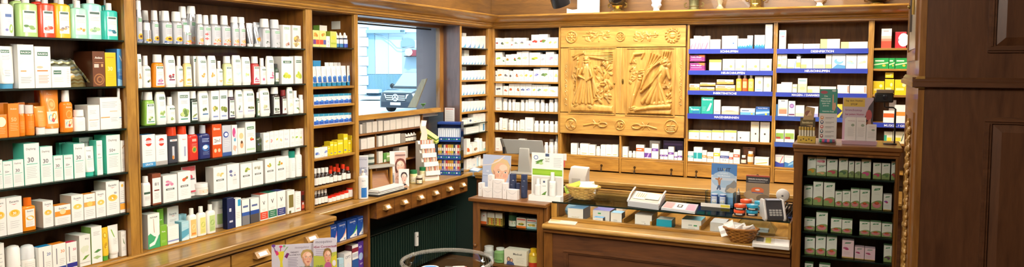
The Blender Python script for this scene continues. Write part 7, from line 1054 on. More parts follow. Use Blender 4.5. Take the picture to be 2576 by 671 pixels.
# wicker baskets
def basket(px, base, x0, x1, top, z, label, dark):
    c, w, h = gz(x0, x1, top, base, z); t = root('wicker_basket', (c.x, c.y + w * .3, z), label, 'basket', 'wicker baskets on the counter'); R = w / 2; wk = wood(*(('7a4a1c', 'a8702e') if dark else ('b08a44', 'd8b468')), 'z'); m = MB()
    rr = lambda v: R * (.55 + .45 * v ** .7)
    for i in range(9): v = i / 8; n = 40; m.tube([((rr(v) + .004 * math.sin(k * math.pi * .5 + i * math.pi)) * math.cos(2 * math.pi * k / n), .72 * (rr(v) + .004 * math.sin(k * math.pi * .5 + i * math.pi)) * math.sin(2 * math.pi * k / n), .004 + h * .95 * v) for k in range(n + 1)], .0042 if i < 8 else .007, wk, 6)
    for k in range(20): a = 2 * math.pi * k / 20; m.tube([(rr(v) * math.cos(a), .72 * rr(v) * math.sin(a), .004 + h * .95 * v) for v in (0, .3, .6, 1.)], .004, wk, 6)
    m.lathe([(R * .56, .002), (R * .56, .008)], wk); m.v = [(x, y * (.72 if i >= len(m.v) - 40 else 1), z_) for i, (x, y, z_) in enumerate(m.v)]
    if dark: m.loft([[(rr(v) * .98 * math.cos(2 * math.pi * k / 30), .72 * rr(v) * .98 * math.sin(2 * math.pi * k / 30), .006 + h * .93 * v) for k in range(30)] for v in (0, .3, .6, 1.)], wk, False, False)
    m.build('basket_body', t); return t, R, h
tb_, R_, h_ = basket(1458, 503, 1417, 1498, 472, ZG, 'pale open wicker basket holding green sachets on the showcase', False)
for i, (dx, dy, dz, rz, c, tk, lab) in enumerate(((-.045, .0, .3, .3, 'b8d048', [Rc(.1, .2, .9, .6, 'dcea9a')], 'lime green sachet box at left in the pale basket'), (.0, .03, .42, -.2, 'eef0dc', [Rc(0, .5, 1, 1, 'd8e088')], 'white and lime sachet box at the back of the pale basket'), (.035, -.015, .36, .15, 'f2f0ea', Ln(.1, .8, .7, 3, .2), 'plain white sachet box at right in the pale basket'))):
    m = carton(.1, .028, .06, c, tk, None, c if i else 'a8c83a'); m.xform(Matrix.Rotation(-.35 + .25 * i, 4, 'Y') @ Matrix.Rotation(.3, 4, 'X')); tag(m.build('sachet_box', None, tb_.location + Vector((dx * 1.1, dy - .02, h_ * dz + .02)), rz, ang=0), lab, 'box', 'sachets in the pale basket')
tk_, R_, h_ = basket(1860, 613, 1818, 1902, 578, LZ + .0006, 'brown woven basket of white paper packets on the counter ledge', True)
rr = random.Random(8)
for i in range(7):
    m = MB(); a = rr.uniform(-.6, .6); w_, hh_ = rr.uniform(.05, .075), rr.uniform(.055, .075); x = -.06 + .02 * i; n = 4
    m.loft([[(-w_ / 2, .0 + .004 * math.sin(j * 2 + i), hh_ * j / n), (w_ / 2, .006 * math.cos(j + i), hh_ * j / n), (w_ / 2, .004 + .006 * math.cos(j + i), hh_ * j / n), (-w_ / 2, .004 + .004 * math.sin(j * 2 + i), hh_ * j / n)] for j in range(n + 1)], mat(['f4f2ee', 'efece6', 'dcdcd8', 'f6f4f0'][i % 4], .6))
    if i == 2: m.box((-w_ * .3, -.002, .01), (w_ * .3, -.001, hh_ * .5), mat('6a6a70', .5))
    m.xform(Matrix.Rotation(a, 4, 'Y') @ Matrix.Rotation(-.3 + .1 * i, 4, 'X')); tag(m.build('paper_packet', None, tk_.location + Vector((x, -.02 + .012 * (i % 4), h_ * .45)), rr.uniform(-.4, .4), ang=0), 'white paper packet, ' + ORD[i] + ' from left in the brown basket', 'packet', 'paper packets in the brown basket')
def inn3(m, P, h): lay(m, P, h, .05, .1, .55, .95, 'd8d0c4', .0006); lay(m, P, h, .1, .3, .3, .8, '6a6a68', .001); lay(m, P, h, .35, .2, .5, .8, 'c8c04a', .001); lay(m, P, h, .6, .1, .97, .95, 'f4f2ee', .0006)
quad('booklet_stack', 'stack of printed booklets at the right end of the counter ledge', 'booklets', [(1892, 620), (1985, 629), (1987, 606), (1896, 598)], .016, mat('e0ddd6', .5), LZ + .0006, inn3, 'papers on the counter ledge')
def inn4(m, P, h): lay(m, P, h, .05, .3, .5, .95, 'e8c890', .0006); lay(m, P, h, .4, .1, .95, .8, 'f0dcc0', .0012)
quad('leaflet_pile', 'thin pile of cream leaflets at the left end of the counter ledge', 'leaflets', [(1379, 560), (1448, 566), (1455, 557), (1384, 552)], .005, mat('efe2cc', .5), LZ + .0006, inn4, 'papers on the counter ledge')
# effervescent tablet display
c, w, h = gz(1787, 1851, 412, 516, ZG); t = root('tablet_display', c, 'blue display with leaping figure and mountains above two blue cans', 'display', 'things on the showcase glass')
m = MB(); m.box((-w / 2, 0, 0), (w / 2, .004, h), mat('cfd9e4', .4)); tk = [Rc(0, .72, 1, 1, '4a80c0'), El(.5, .62, .5, .2, 'a8c4dc'), Rc(0, .6, 1, .66, 'c8d4e0'), Tx(.35, .86, .2, 'LU', '2a2f3a', .09), Tx(.51, .86, .1, 'V', 'c8b870', .09), Tx(.67, .86, .16, 'IT', '2a2f3a', .09), Tx(.5, .765, .4, 'VITAMINE', 'dce8f4', .03), Tx(.5, .71, .8, 'Das Multitalent', 'e8f0f8', .035)]
tk += [Po([(.55, .35), (.62, .48), (.75, .52), (.9, .62), (1, .56), (1, .3), (.6, .3)], '8a8a88'), Po([(.6, .35), (.75, .44), (.9, .42), (1, .46), (1, .28)], 'c8b090'), Rc(0, 0, 1, .3, '6a9cc8'), Po([(0, .3), (.3, .36), (.6, .28), (1, .33), (1, .2), (0, .2)], '9cc4dc'), Po([(.26, .6), (.3, .48), (.36, .48), (.38, .6), (.44, .64), (.4, .66), (.34, .6), (.26, .64), (.16, .64), (.16, .62)], 'b87a4a'), El(.31, .64, .04, .03, 'b87a4a'), Po([(.28, .48), (.36, .48), (.4, .38), (.34, .36), (.32, .42), (.26, .36), (.22, .38)], '4a5a7a')]
art(m, tk, lambda u, v, o: (-w / 2 + u * w, -o, v * h), w, h); m.xform(Matrix.Rotation(-.06, 4, 'X')); m.build('poster_card', t, ang=0)
m = MB(); 
for a, b in (((-w * .62, -.075, 0), (w * .48, -.072, h * .12)), ((-w * .62, -.075, 0), (-w * .6, 0, h * .36)), ((w * .46, -.075, 0), (w * .48, 0, h * .36)), ((-w * .62, -.075, 0), (w * .48, 0, .003))): m.box(a, b, ACR())
m.build('acrylic_box', t, ang=0); m = MB(); m.box((-w * .78, -.082, -.0), (w * .36, -.0765, .02), mat('f0eee6', .4)); m.box((w * .0, -.0825, .003), (w * .35, -.082, .017), mat('e8d84a', .4)); m.build('price_strip', t, ang=0)
for i, px in enumerate((1797, 1818)):
    a = atY(px, 510, c.y - .04); thing(('rd', 0, 0, 0, '', '3f66b0', 'c8d4e8', dict(ch=.06, cr=.95, sh=.92, art=[Rc(.1, .1, .9, .9, 'dbe6f4'), Tx(.5, .7, .6, 'LUVIT', '2a4a9a', .14), El(.5, .35, .2, .12, 'e8c83a')], lz=(.05, .9), la=2.2)), (a.x, c.y - .036, c.z + .004), .038, .066, 0, 'blue and white tablet can, ' + ['left', 'right'][i] + ' one in the tablet display', 'tablet cans in the blue display')
# mouthwash and pastilles display
def oned(x0, x1, t, b, lab, it, g='things on the showcase glass'): c, w, h = gz(x0, x1, t, b, ZG); return put(it, (c.x, c.y + w / 2, c.z), 0, w, h, lab, g)
oned(1851, 1862, 474, 514, 'dark dropper bottle behind the orange tins', ('drop', 0, 0, 0, '', '2a1a14', 'c8c8c4', dict(ch=.4, cr=.7))); oned(1843, 1851, 478, 516, 'white bottle beside the dark dropper bottle', ('rd', 0, 0, 0, '', 'e8e6e0', 'f2f2ee', dict(ch=.3, cr=.6)))
c, w, h = gz(1875, 1934, 441, 512, ZG)
card('pastille_card', 'brown pastille advert card with black header behind the tins', 'card', c, w, h, [Rc(0, 0, 1, .74, '9a8468'), El(.3, .3, .4, .16, 'b09a7a'), El(.75, .2, .3, .14, '7a6850'), Rc(0, .72, 1, .95, '2e2a2c'), Rc(0, .95, 1, 1, 'b8482a'), Tx(.5, .86, .84, 'GRIBLERS DUGLIPASTILLE', 'f0eee8', .05), El(.5, .46, .27, .1, 'c8542a'), Rc(.24, .4, .76, .46, 'd86a34'), El(.5, .49, .27, .09, 'e0723a'), El(.5, .49, .1, .03, 'f0ece4'), Rc(.26, .37, .74, .4, '4a6aa0'), El(.25, .12, .1, .06, 'e0dcd4'), El(.4, .08, .1, .05, 'c8c4bc')] + Ln(.1, .9, .79, 2, .025, 'a8a4a0'), 0, .06)
TG = 'pastille tins on the showcase'
def tin(x0, x1, t, b, c_, lab, up=0, dy=0.):
    c, w, h = gz(x0, x1, t, b, ZG + .012); R = w / 2; o = root('tin', (c.x, c.y + dy, ZG + .0126 + up), lab, 'tin', TG)
    m = MB(); m.lathe([(R * .96, 0), (R, .003), (R, .013)], mat('22242a', .3)); art(m, [Rc(.2, .2, .8, .8, 'd8d4cc')], lambda u, v, of: ((R + of) * math.sin((u - .5) * 2), -(R + of) * math.cos((u - .5) * 2), .003 + .01 * v), R, .01, nx=8); m.build('base', o)
    m = MB(); m.lathe([(R * 1.02, .0132), (R * 1.03, .015), (R * 1.03, .024), (R * .99, .0275), (R * .9, .0285), (.0001, .0285)], mat(c_, .3)); m.lathe([(R * .35, .0285), (R * .35, .0288)], mat('e8e4dc', .4)); m.build('lid', o)
OT, BT = 'e2562a', '2f9cc0'
tin(1846, 1875, 523, 540, OT, 'orange pastille tin, bottom of the left pile'); tin(1847, 1876, 507, 540, OT, 'orange pastille tin, top of the left pile', .0292); tin(1859, 1888, 516, 531, OT, 'orange pastille tin at the back, lower one', 0, .04); tin(1859, 1888, 500, 531, OT, 'orange pastille tin at the back, upper one', .0292, .04)
tin(1877, 1906, 525, 541, BT, 'blue pastille tin, bottom of the left blue pile'); tin(1878, 1907, 510, 541, BT, 'blue pastille tin, top of the left blue pile', .0292); tin(1896, 1925, 519, 535, BT, 'blue pastille tin at right, lower one', 0, .03); tin(1896, 1925, 505, 535, BT, 'blue pastille tin at right, upper one', .0292, .03)
a, b = atZ(1842, 545, ZG), atZ(1910, 551, ZG); bo_ = bx('tin_tray', None, (a.x, a.y + .0, ZG), (atY(1926, 540, a.y).x, a.y + .15, ZG + .0118), HON('x')); tag(bo_, 'flat wooden tray carrying the pastille tins', 'tray', 'things on the showcase glass')
# card terminal, round lamp, cables
c, w, h = gz(1922, 1978, 505, 556, ZG); t = root('card_terminal', (c.x, c.y, ZG), 'silver and black card terminal at the right end of showcase', 'card terminal', rz=.4)
sp = [(0, 0), (.09, 0), (.1, .04), (.09, .1), (.075, h), (.035, h * 1.0), (.012, h * .62), (-.012, h * .2), (-.012, .012)]
for x in (-w / 2, w / 2 - .012): m = MB(); m.prism(sp, 'x', x, x + .012, mat('d2d0cc', .3)); m.build('side_shell', t, bevel=.003)
m = MB(); m.prism([(p[0] * .9 + .006, p[1] * .96 + .002) for p in sp], 'x', -w / 2 + .012, w / 2 - .012, mat('3c3c40', .35)); m.build('body', t, ang=0)
m = MB(); f = lambda u, v: (-w / 2 + .02 + u * (w - .04), .006 + .02 * v - .008, h * (.24 + .34 * v))
for i in range(4):
    for j in range(3): x0, z0 = f(.08 + .24 * i, .1 + .3 * j)[0], f(0, .1 + .3 * j); m.box((x0, z0[1] - .006, z0[2]), (x0 + .012, z0[1] + .004, z0[2] + .008), mat('b8b8b4', .4))
m.build('keypad', t, ang=0); m = MB(); m.box((-w / 2 + .02, .03, h * .97), (w / 2 - .02, .075, h * .995), mat('a8b0c0', .2)); m.build('screen', t, ang=0)
c2, w2, h2 = gz(1951, 1986, 474, 522, ZG); t = root('desk_fan', (c2.x, c2.y, ZG), 'small round white device on a foot behind the card terminal', 'device')
m = MB(); R = w2 / 2; m.lathe([(R * .3, -.03), (R * .9, -.022), (R, 0), (R * .92, .015), (R * .6, .024), (.001, .027)], mat('d8d6d0', .35), n=24); m.lathe([(R * .16, .027), (R * .12, .031)], mat('6a6a70', .3)); m.xform(Matrix.Translation((0, 0, h2 - R)) @ Matrix.Rotation(math.pi / 2, 4, 'X')); m.build('head', t); m = MB(); m.tube([(0, 0, .004), (0, 0, h2 - R)], .012, mat('c8c6c0', .4)); m.lathe([(.04, 0), (.04, .006), (.015, .012)], mat('c8c6c0', .4)); m.build('foot', t)
m = MB(); bkm = mat('161618', .4)
for i in range(4): m.tube([(c.x + .02 + .01 * i, c.y + .09, ZG + .01), (c.x + .045 + .01 * i, c.y + .12, ZG + .08 - .012 * i), (c.x + .075, c.y + .14 + .01 * i, ZG + .06 + .01 * i), (c.x + .06 + .012 * i, c.y + .13, ZG + .004)], .004, bkm, 6)
tag(m.build('cable', ang=60), 'tangle of black cables beside the card terminal', 'cables')
# monitor and white machine behind the counter
MY = -.42; p = [atY(*q, MY) for q in ((1264, 349), (1365, 353), (1372, 388), (1275, 387))]; cx = sum(v.x for v in p) / 4; t = root('monitor', (cx, MY, .7755), 'grey computer monitor seen from behind on the back worktop', 'monitor', world=True)
m = MB(); m.loft([[tuple(v) for v in p], [tuple(v + Vector((-.035, .035, -.004))) for v in p]], mat('8c8a84', .45)); m.build('housing', t, bevel=.006)
m = MB(); m.loft([[tuple(v + Vector((-.036, .036, -.004))) for v in p], [tuple(v + Vector((-.05, .05, -.006))) for v in p]], mat('1e1e20', .3)); m.build('screen', t, ang=0)
m = MB(); zb = min(v.z for v in p); m.loft([[(cx - .06, MY - .004, .78), (cx + .07, MY - .004, .78), (cx + .07, MY + .03, .78), (cx - .06, MY + .03, .78)], [(cx - .045, MY - .02, zb - .02), (cx + .055, MY - .02, zb - .02), (cx + .055, MY + .03, zb - .02), (cx - .045, MY + .03, zb - .02)], [(cx - .04, MY - .012, zb + .06), (cx + .05, MY - .012, zb + .06), (cx + .05, MY + .01, zb + .06), (cx - .04, MY + .01, zb + .06)]], mat('a4a29a', .45)); m.build('stand_neck', t, bevel=.004); bx('foot', t, (cx - .12, MY - .08, .7755), (cx + .13, MY + .12, .79), mat('96948c', .45), .004); m = MB(); q = atY(1268, 378, MY - .008); m.box((q.x - .012, MY - .012, q.z - .03), (q.x + .008, MY - .002, q.z + .03), mat('1e1e20', .4)); m.build('clip', t)
c, w, h = gz(1412, 1456, 426, 484, ZG); c.y = -1.78; t = root('receipt_printer', (c.x - .0, -1.76, ZG), 'white plastic printer behind the pale wicker basket', 'printer')
m = MB(); m.loft([[(-w / 2, 0, 0), (w / 2, 0, 0), (w / 2, .08, 0), (-w / 2, .08, 0)], [(-w / 2, -.004, h * .6), (w / 2, -.004, h * .6), (w / 2, .08, h * .6), (-w / 2, .08, h * .6)], [(-w / 2 + .01, .014, h), (w / 2 + .012, .014, h * .97), (w / 2 + .004, .07, h * .97), (-w / 2 + .01, .07, h)]], mat('d8d4ca', .5)); m.build('housing', t, bevel=.006); m = MB(); m.box((-w * .3, -.006, h * .3), (w * .2, -.002, h * .5), mat('bcb8ae', .5)); m.build('paper_slot', t)
c, w, h = gz(1405, 1421, 386, 484, ZG); t = root('price_sign', (atY(1413, 400, -1.72).x, -1.72, ZG), 'small red and white sign on a stalk behind the aloe display', 'sign')
m = MB(); m.tube([(0, 0, 0), (0, 0, .2)], .003, mat('8a8a88', .4, .5)); m.lathe([(.025, 0), (.025, .004)], mat('8a8a88', .4)); m.build('stalk', t); zt = atY(1413, 386, -1.72).z - ZG; zb = atY(1413, 419, -1.72).z - ZG; m = MB(); m.box((-.025, -.005, (zt + zb) / 2), (.035, -.002, zt), mat('ecebe6', .5)); m.box((-.03, -.005, zb), (.025, -.002, (zt + zb) / 2), mat('c85a54', .5)); m.build('sign_plate', t, ang=0)
# ---------------------------------------------------------------- glazed remedy cabinet by the pier
vc = root('remedy_cabinet', (3.1, -2.2, 0), 'tall glass fronted cabinet of herbal remedies beside the dark pier', 'cabinet', world=True)
vx0, vx1, vy, vy1, vz = 2.866, 3.33, -2.35, -2.0, 1.327
bx('top', vc, (vx0 - .008, vy - .022, vz - .022), (vx1 + .01, vy1, vz), MID('x'), .005); bx('cornice_moulding', vc, (vx0 - .003, vy - .01, vz - .04), (vx1, vy1, vz - .022), MID('x'), .003); bx('back_panel', vc, (vx0, vy1 - .012, 0), (vx1, vy1, vz - .04), BCK('z'), 0)
for x in (vx0, vx1 - .018): bx('side_panel', vc, (x, vy + .02, 0), (x + .018, vy1 - .012, vz - .04), MID('z'), 0)
m = MB(); xa, xb, za = atY(2016, 500, vy).x, atY(2252, 500, vy).x, atY(2100, 391, vy).z
for a, b, mt in (((vx0, .02), (xa, vz - .042), mz), ((xb, .02), (vx1, vz - .042), mz), ((xa, za), (xb, vz - .042), mx_), ((xa, .02), (xb, .1), mx_)): m.box((a[0], vy, a[1]), (b[0], vy + .02, b[1]), mt)
frame(m, xa - .008, xb + .008, .092, za + .008, vy, .01, .004, mz); do = m.build('door', vc, ang=0); m = MB(); m.box((xa - .004, vy + .006, .096), (xb + .004, vy + .009, za + .004), GLS()); m.build('pane', do, ang=0)
for z in (1.165, 1.016, .887, .766, .63): gshelf(vc, 'B', vx0 + .018, vx1 - .018, vy + .028, vy1 - .012, z)
PV = ('B', vy + .03); RC = ' of remedy cabinet'
vb = lambda a, b, t, d, fc, fk='flower', **k: ('c', a, b, t, d, 'dfe3da', vog(fc, .2, .3, fk), dict(sd='8a9a8a', tp='6f9a6a', d=.045, **k))
row('top shelf' + RC, PV, 1.1655, [vb(2031, 2053, 394, 'remedy carton with yellow arnica flower', 'c8922a', 'x'), vb(2054, 2078, 415, 'lower remedy carton with peach blossom', 'd8a07a', 'x'), ('c', 2054, 2078, 394, 'upper remedy carton with pink blossom', 'dfe3da', blobs(['b85a6a', 'd88a9a'], .5, .25, 8, 4), dict(up=.0495, d=.045)), vb(2080, 2107, 400, 'wide remedy carton with pink berries', 'b84a5a', 'x'), vb(2110, 2133, 398, 'remedy carton with dark green plant', '4a6a4a', 'x'), vb(2135, 2148.5, 405, 'slim remedy carton', '6a7a5a', 'x'), vb(2150.5, 2165, 405, 'slim remedy carton', '6a7a5a', 'x'), vb(2167, 2191, 401, 'remedy carton with magenta flower', 'c84a8a', 'x'), vb(2196, 2216.5, 409, 'low remedy carton with magenta flower', 'b8406a', 'x'), vb(2218, 2239, 410, 'low remedy carton with green plant', '5a7a4a', 'x'), vb(2242, 2254, 405, 'remedy carton with red flower by the frame', 'b83a4a', 'x')])
ech = 'd87a8c'
row('second shelf' + RC, PV, 1.0165, [vb(2022, 2044, 467, 'remedy carton with green hops', '4a6a3a', 'x'), vb(2045.5, 2070, 457, 'tall remedy carton with coral blossom', 'c8745a', 'x'), vb(2072, 2100, 459, 'widest remedy carton with coral blossom', 'c86a5a', 'x'), vb(2101, 2118, 481, 'short remedy carton with pink coneflower', ech), vb(2119, 2139, 480, 'short remedy carton with pink coneflower', ech), vb(2140, 2162, 475, 'medium remedy carton with pink coneflower', ech), vb(2163, 2188, 477, 'medium remedy carton with pink coneflower', ech), vb(2192, 2220, 467, 'tall remedy carton with large pink coneflower', ech), ('c', 2222, 2243, 489, 'white carton with small purple flower', 'dfe0dc', smallfl('8a5ab0'), dict(d=.045))])
row('third shelf' + RC, PV, .8875, [vb(2023, 2050, 549, 'low remedy carton at left end', ech), vb(2053, 2082, 534, 'tallest remedy carton with pink coneflower', ech), vb(2090, 2117, 550, 'square remedy carton in middle pair', ech), vb(2118, 2144, 553, 'square remedy carton in middle pair', ech), vb(2162, 2188, 557, 'square remedy carton in right trio', ech), vb(2189, 2216.5, 558, 'square remedy carton in right trio', ech), vb(2218, 2244, 562, 'square remedy carton in right trio', ech)])
row('fourth shelf' + RC, PV, .7665, [vb(2024, 2050, 597, 'remedy carton with pink coneflower', ech), vb(2052, 2077, 594, 'remedy carton with pink coneflower', ech), vb(2079, 2105, 595, 'remedy carton with pink coneflower', ech), ('c', 2118, 2148, 604, 'tall pink and white throat carton', 'e4c8d2', smallfl('b05a7a'), dict(d=.045)), ('c', 2150, 2174, 621, 'short pink throat carton', 'dcc0cc', smallfl('a04a6a'), dict(d=.045)), ('c', 2175, 2201.5, 624, 'short pink throat carton', 'dcc0cc', smallfl('a04a6a'), dict(d=.045)), vb(2223, 2243, 617, 'remedy carton with dark plant by the frame', '5a3a4a', 'x')])
row('lowest shelf' + RC, PV, .6305, [vb(2024, 2045, 662, 'remedy carton barely showing its top', ech), vb(2060, 2088, 665, 'remedy carton barely showing its top', ech)])
# things on its top
VZ = vz + .0006; G = 'displays on top of remedy cabinet'
def yb(px0, px1, top, y): a, b = atY(px0, 340, y), atY(px1, 340, y); return (a.x + b.x) / 2, b.x - a.x, atY((px0 + px1) / 2, top, y).z - VZ
x, w, h = yb(2006, 2051, 268, -2.3); t = root('lip_balm_display', (x, -2.3, VZ), 'yellow and black lip balm display at left on the remedy cabinet', 'display', G)
m = MB(); m.box((-w / 2, 0, 0), (w / 2, .06, h * .17), mat('c8a838', .5)); art(m, [El(.2 + .15 * i, .4 + .2 * (i % 2), .04, .12, '4a3a1a') for i in range(5)], lambda u, v, o: (-w / 2 + u * w, -o, v * h * .17), w, h * .17); m.box((-w * .4, .05, h * .17), (w * .45, .058, h * .68), mat('4a3f28', .5)); m.poly([(-w * .3, .048, h * .5), (w * .3, .048, h * .42), (w * .42, .048, h * .95), (-w * .1, .048, h)], mat('b89a6a', .5)); art(m, [Rc(.1, .47, .85, .62, '6a5a34'), Tx(.5, .545, .6, 'Sanddorn', 'e8dca8', .1), El(.55, .8, .2, .08, '8a5a4a'), Po([(.45, .72), (.75, .75), (.68, .9)], 'd8b890')], lambda u, v, o: (-w / 2 + u * w, .0475 - o, v * h), w, h); m.build('cardboard_stand', t, ang=0)
for i in range(6): 
    m = MB(); r_ = w * .065; m.lathe([(r_, 0), (r_, .03)], mat('d8d4c4', .4), n=12); m.lathe([(r_ * 1.02, .03), (r_ * 1.02, .044), (r_ * .8, .046)], mat('b8983a', .35), n=12); tag(m.build('lip_balm', None, (x - w * .38 + i * w * .155, -2.3 + .025, VZ + h * .17 + .0005)), 'lip balm stick, ' + ORD[i] + ' from left in the yellow display', 'lip balm', 'lip balm sticks in the display')
x, w, h = yb(2059, 2104, 224, -2.27)
o = card('leaflet_card', 'teal and white card with pointing finger on the remedy cabinet', 'card', (x, -2.27, VZ), w, h, [Rc(0, .55, 1, 1, '3a8a7a'), Po([(.72, .62), (.86, .6), (.94, .68), (.9, .76), (.8, .74), (.78, .9), (.73, .9), (.72, .74)], 'c89a80'), El(.25, .94, .2, .03, 'a84a5a'), El(.8, .97, .12, .015, 'd8e0dc')] + [Tx(.36, .87 - .045 * i, .56, s, 'd4e8e2', .03) for i, s in enumerate(['Die', 'wirksame', 'Naturkraft', 'gegen den', 'Juckreiz'])] + [Tx(.5, .585, .8, 'Natürlich Fungi', 'e0f0ea', .03)] + [t for i, c_ in enumerate(['d0884a', '3a4a6a', 'c05a5a', '3a5a6a', '8a3a44']) for t in [El(.17, .47 - .085 * i, .09, .034, c_), El(.17, .475 - .085 * i, .05, .018, 'e8dcd0'), Rc(.36, .47 - .085 * i, .85, .478 - .085 * i, '8a8a88'), Rc(.36, .45 - .085 * i, .7, .458 - .085 * i, '9a9a98')]], 0, .03, col='d4d2ce', group=G)
m = MB(); cols = ['3a8a5a', 'c84a7a', '4a5aa8', 'd86a8a', '3a7a8a', '8a4a6a']
for i in range(6): m.lathe([(.009, i * w / 7), (.009, (i + 1) * w / 7)], mat(cols[i], .4), n=12)
m.xform(Matrix.Translation((-w * .43, -.02, .012)) @ Matrix.Rotation(math.pi / 2, 4, 'Y')); tag(m.build('sweet_roll', None, (x, -2.27, VZ)), 'multicoloured sample roll at the foot of the teal card', 'roll', G)
x, w, h = yb(2118, 2195, 245, -2.24)
t = root('leaflet_stand', (x, -2.24, VZ), 'pink throat remedy stand with pockets of white leaflets', 'display', G)
m = MB(); m.box((-w / 2, 0, 0), (w / 2, .004, h), mat('c9a3b4', .5)); art(m, [Rc(.0, .5, 1, 1, 'b8a8b4'), Po([(.7, .3), (1, .2), (1, .95), (.85, .8), (.72, .55)], '3a2c30'), El(.86, .62, .1, .12, 'a8484a'), Po([(.75, .45), (.95, .3), (.92, .55)], 'c8907a'), Rc(.02, .8, .72, .98, 'c8a83a'), Tx(.37, .925, .6, 'Sag dem Husten', '3a3424', .05), Tx(.37, .85, .22, 'STOP', '3a3424', .05), Tx(.36, .72, .6, 'bronchostop', '8a5a7a', .06), Tx(.4, .63, .68, 'bei jedem Husten', '9a3a5a', .05)], lambda u, v, o: (-w / 2 + u * w, -o, v * h), w, h); m.xform(Matrix.Rotation(-.05, 4, 'X')); m.build('back_card', t, ang=0)
m = MB(); m.loft([[(-w * .48, -.045, 0), (w * .62, -.05, 0), (w * .6, -.002, 0), (-w * .48, -.002, 0)], [(-w * .5, -.05, .018), (w * .66, -.055, .018), (w * .62, -.002, .018), (-w * .5, -.002, .018)]], mat('c8a8b8', .5)); m.build('tray', t, ang=0)
for i, (u, hh_, dx) in enumerate(((-.2, .5, -.026), (.12, .5, -.03), (.46, .36, -.022))):
    m = MB(); ww = w * .31
    for k in range(3): m.box((-ww / 2 - .004 * k, k * .004, 0), (ww / 2 - .004 * k, k * .004 + .002, h * hh_ - .004 * k), mat('d6d4d2', .5))
    art(m, [Tx(.5, .84, .7, 'bronchostop', 'a87a90', .05), El(.66, .66, .18, .06, '8a9a88')] + Ln(.14, .86, .54, 8, .05, 'a8a8a8'), lambda a, b, o: (-ww / 2 + a * ww, -o, b * h * hh_), ww, h * hh_); tag(m.build('leaflet_pack', None, (x + u * w, -2.24 - .035, VZ + .0185), ang=0), 'pack of white leaflets, ' + ['left', 'middle', 'right and shortest'][i] + ' one before the pink stand', 'leaflets', 'leaflet packs of the pink stand')
x, w, h = yb(2197, 2248, 224, -2.2); t = root('webcam', (x + .03, -2.2, VZ), 'black webcam on a bent black stand above the remedy cabinet', 'webcam')
zt = atY(2222, 225, -2.2).z - VZ; zb = atY(2222, 257, -2.2).z - VZ; m = MB(); bk2 = mat('141416', .35); m.box((-w * .5 - .03, -.035, zb), (w * .42 - .03, .005, zt - .016), bk2); m.build('body', t, bevel=.006); m = MB(); m.box((-w * .42 - .03, -.03, zt - .018), (w * .42 - .03, .01, zt), mat('8a7a62', .4)); m.build('top_plate', t, bevel=.003); m = MB(); m.lathe([(.011, 0), (.011, .006), (.006, .007)], mat('2a2a30', .15), n=16); m.xform(Matrix.Translation((-.03, -.035, (zt + zb) / 2 - .005)) @ Matrix.Rotation(math.pi / 2, 4, 'X')); m.build('lens', t)
m = MB(); zs = atY(2240, 270, -2.2).z - VZ; xs_ = atY(2252, 300, -2.2).x - x - .03; m.tube([(-.03, -.01, zb), (-.03, -.005, zs + .004), (-.02, 0, zs), (xs_ - .01, 0, zs), (xs_, 0, zs - .008), (xs_, 0, .008), (xs_ - .005, 0, .004)], .004, bk2); m.lathe([(.03, 0), (.03, .005), (.012, .008)], bk2); m.build('stand', t)
# ---------------------------------------------------------------- ornaments on the cornice
ZC = 2.1668; YC = -.085; G = 'antiques standing on the cornice'
def cw(x0, x1, top=0): a, b = atY(x0, 10, YC), atY(x1, 10, YC); return (a.x + b.x) / 2, b.x - a.x
x, w = cw(1452, 1508); card('framed_sheet', 'white printed sheet standing on the cornice left of antiques', 'sheet', (x, YC, ZC), w, .26, Ln(.2, .75, .52, 2, .05, 'b0b8c0'), 0, .03, col='dcdcd2')
x, w = cw(1426, 1453); m = MB(); m.prism([(-w / 2, 0), (w / 2, 0), (w / 2, .035), (0, .032), (-w / 2, .045)], 'y', 0, .02, mat('e4e6e4', .5)); tag(m.build('paper', None, (x, YC, ZC), ang=0), 'small folded white paper beside the standing sheet', 'paper')
brs = mat('a58a4a', .25, .85); bro = mat('7a7048', .3, .7)
def ant(x0, x1, name, label, prof, mt, extra=None, cat='mortar'):
    x, w = cw(x0, x1); t = root(name, (x, YC, ZC), label, cat, G); R = w / 2
    for nm, pf, mm in prof: m = MB(); m.lathe([(R * a, R * b) for a, b in pf], mm, n=28); m.build(nm, t)
    if extra: extra(t, R)
    return t
def hand(mt, zz, k=1.):
    def f(t, R):
        for s in (-1, 1): m = MB(); m.tube([(s * R * .72, 0, R * zz), (s * R * .95, 0, R * (zz + .02)), (s * R * 1.0, 0, R * (zz + .3)), (s * R * .8, 0, R * (zz + .42))], R * .08, mt); m.build('handle', t)
    return f
ant(1530, 1577, 'urn', 'dark urn on a gilded brass foot', [('foot', [(.7, 0), (.72, .12), (.5, .2), (.3, .35), (.5, .5), (.62, .7)], brs), ('bowl', [(.5, .72), (.85, 1.), (1, 1.5), (.95, 2.2), (.7, 2.5)], mat('181412', .15, coat=.8))], brs, hand(brs, .5), 'urn')
ant(1638, 1665, 'vase', 'blue and white porcelain vase on the cornice', [('foot', [(.6, 0), (.62, .15), (.5, .3), (.6, .5)], mat('e4e6e8', .2)), ('body', [(.6, .5), (.75, .7), (.95, 1.), (.95, 1.1), (.8, 1.4), (1., 2.2), (.9, 2.8)], mat('b8c0d0', .2))], None, None, 'vase')
ant(1722, 1770, 'mortar', 'greenish bronze mortar with square handles', [('cup', [(.5, 0), (.52, .1), (.47, .25), (.5, .9), (.58, 1.4), (.7, 1.7), (.68, 1.72)], mat('6a6644', .35, .6)), ('ring', [(.52, .3), (.55, .33), (.55, .4), (.52, .43)], bro)], bro, hand(mat('7a6a40', .35, .6), .35))
ant(1801, 1822, 'glass_ornament', 'small ribbed silvery ornament between the two mortars', [('body', [(.85, 0), (.9, .3), (.5, .8), (.45, 1.1), (.7, 1.8), (.9, 2.6)], mat('c8c0a0', .15, .5))], None, None, 'ornament')
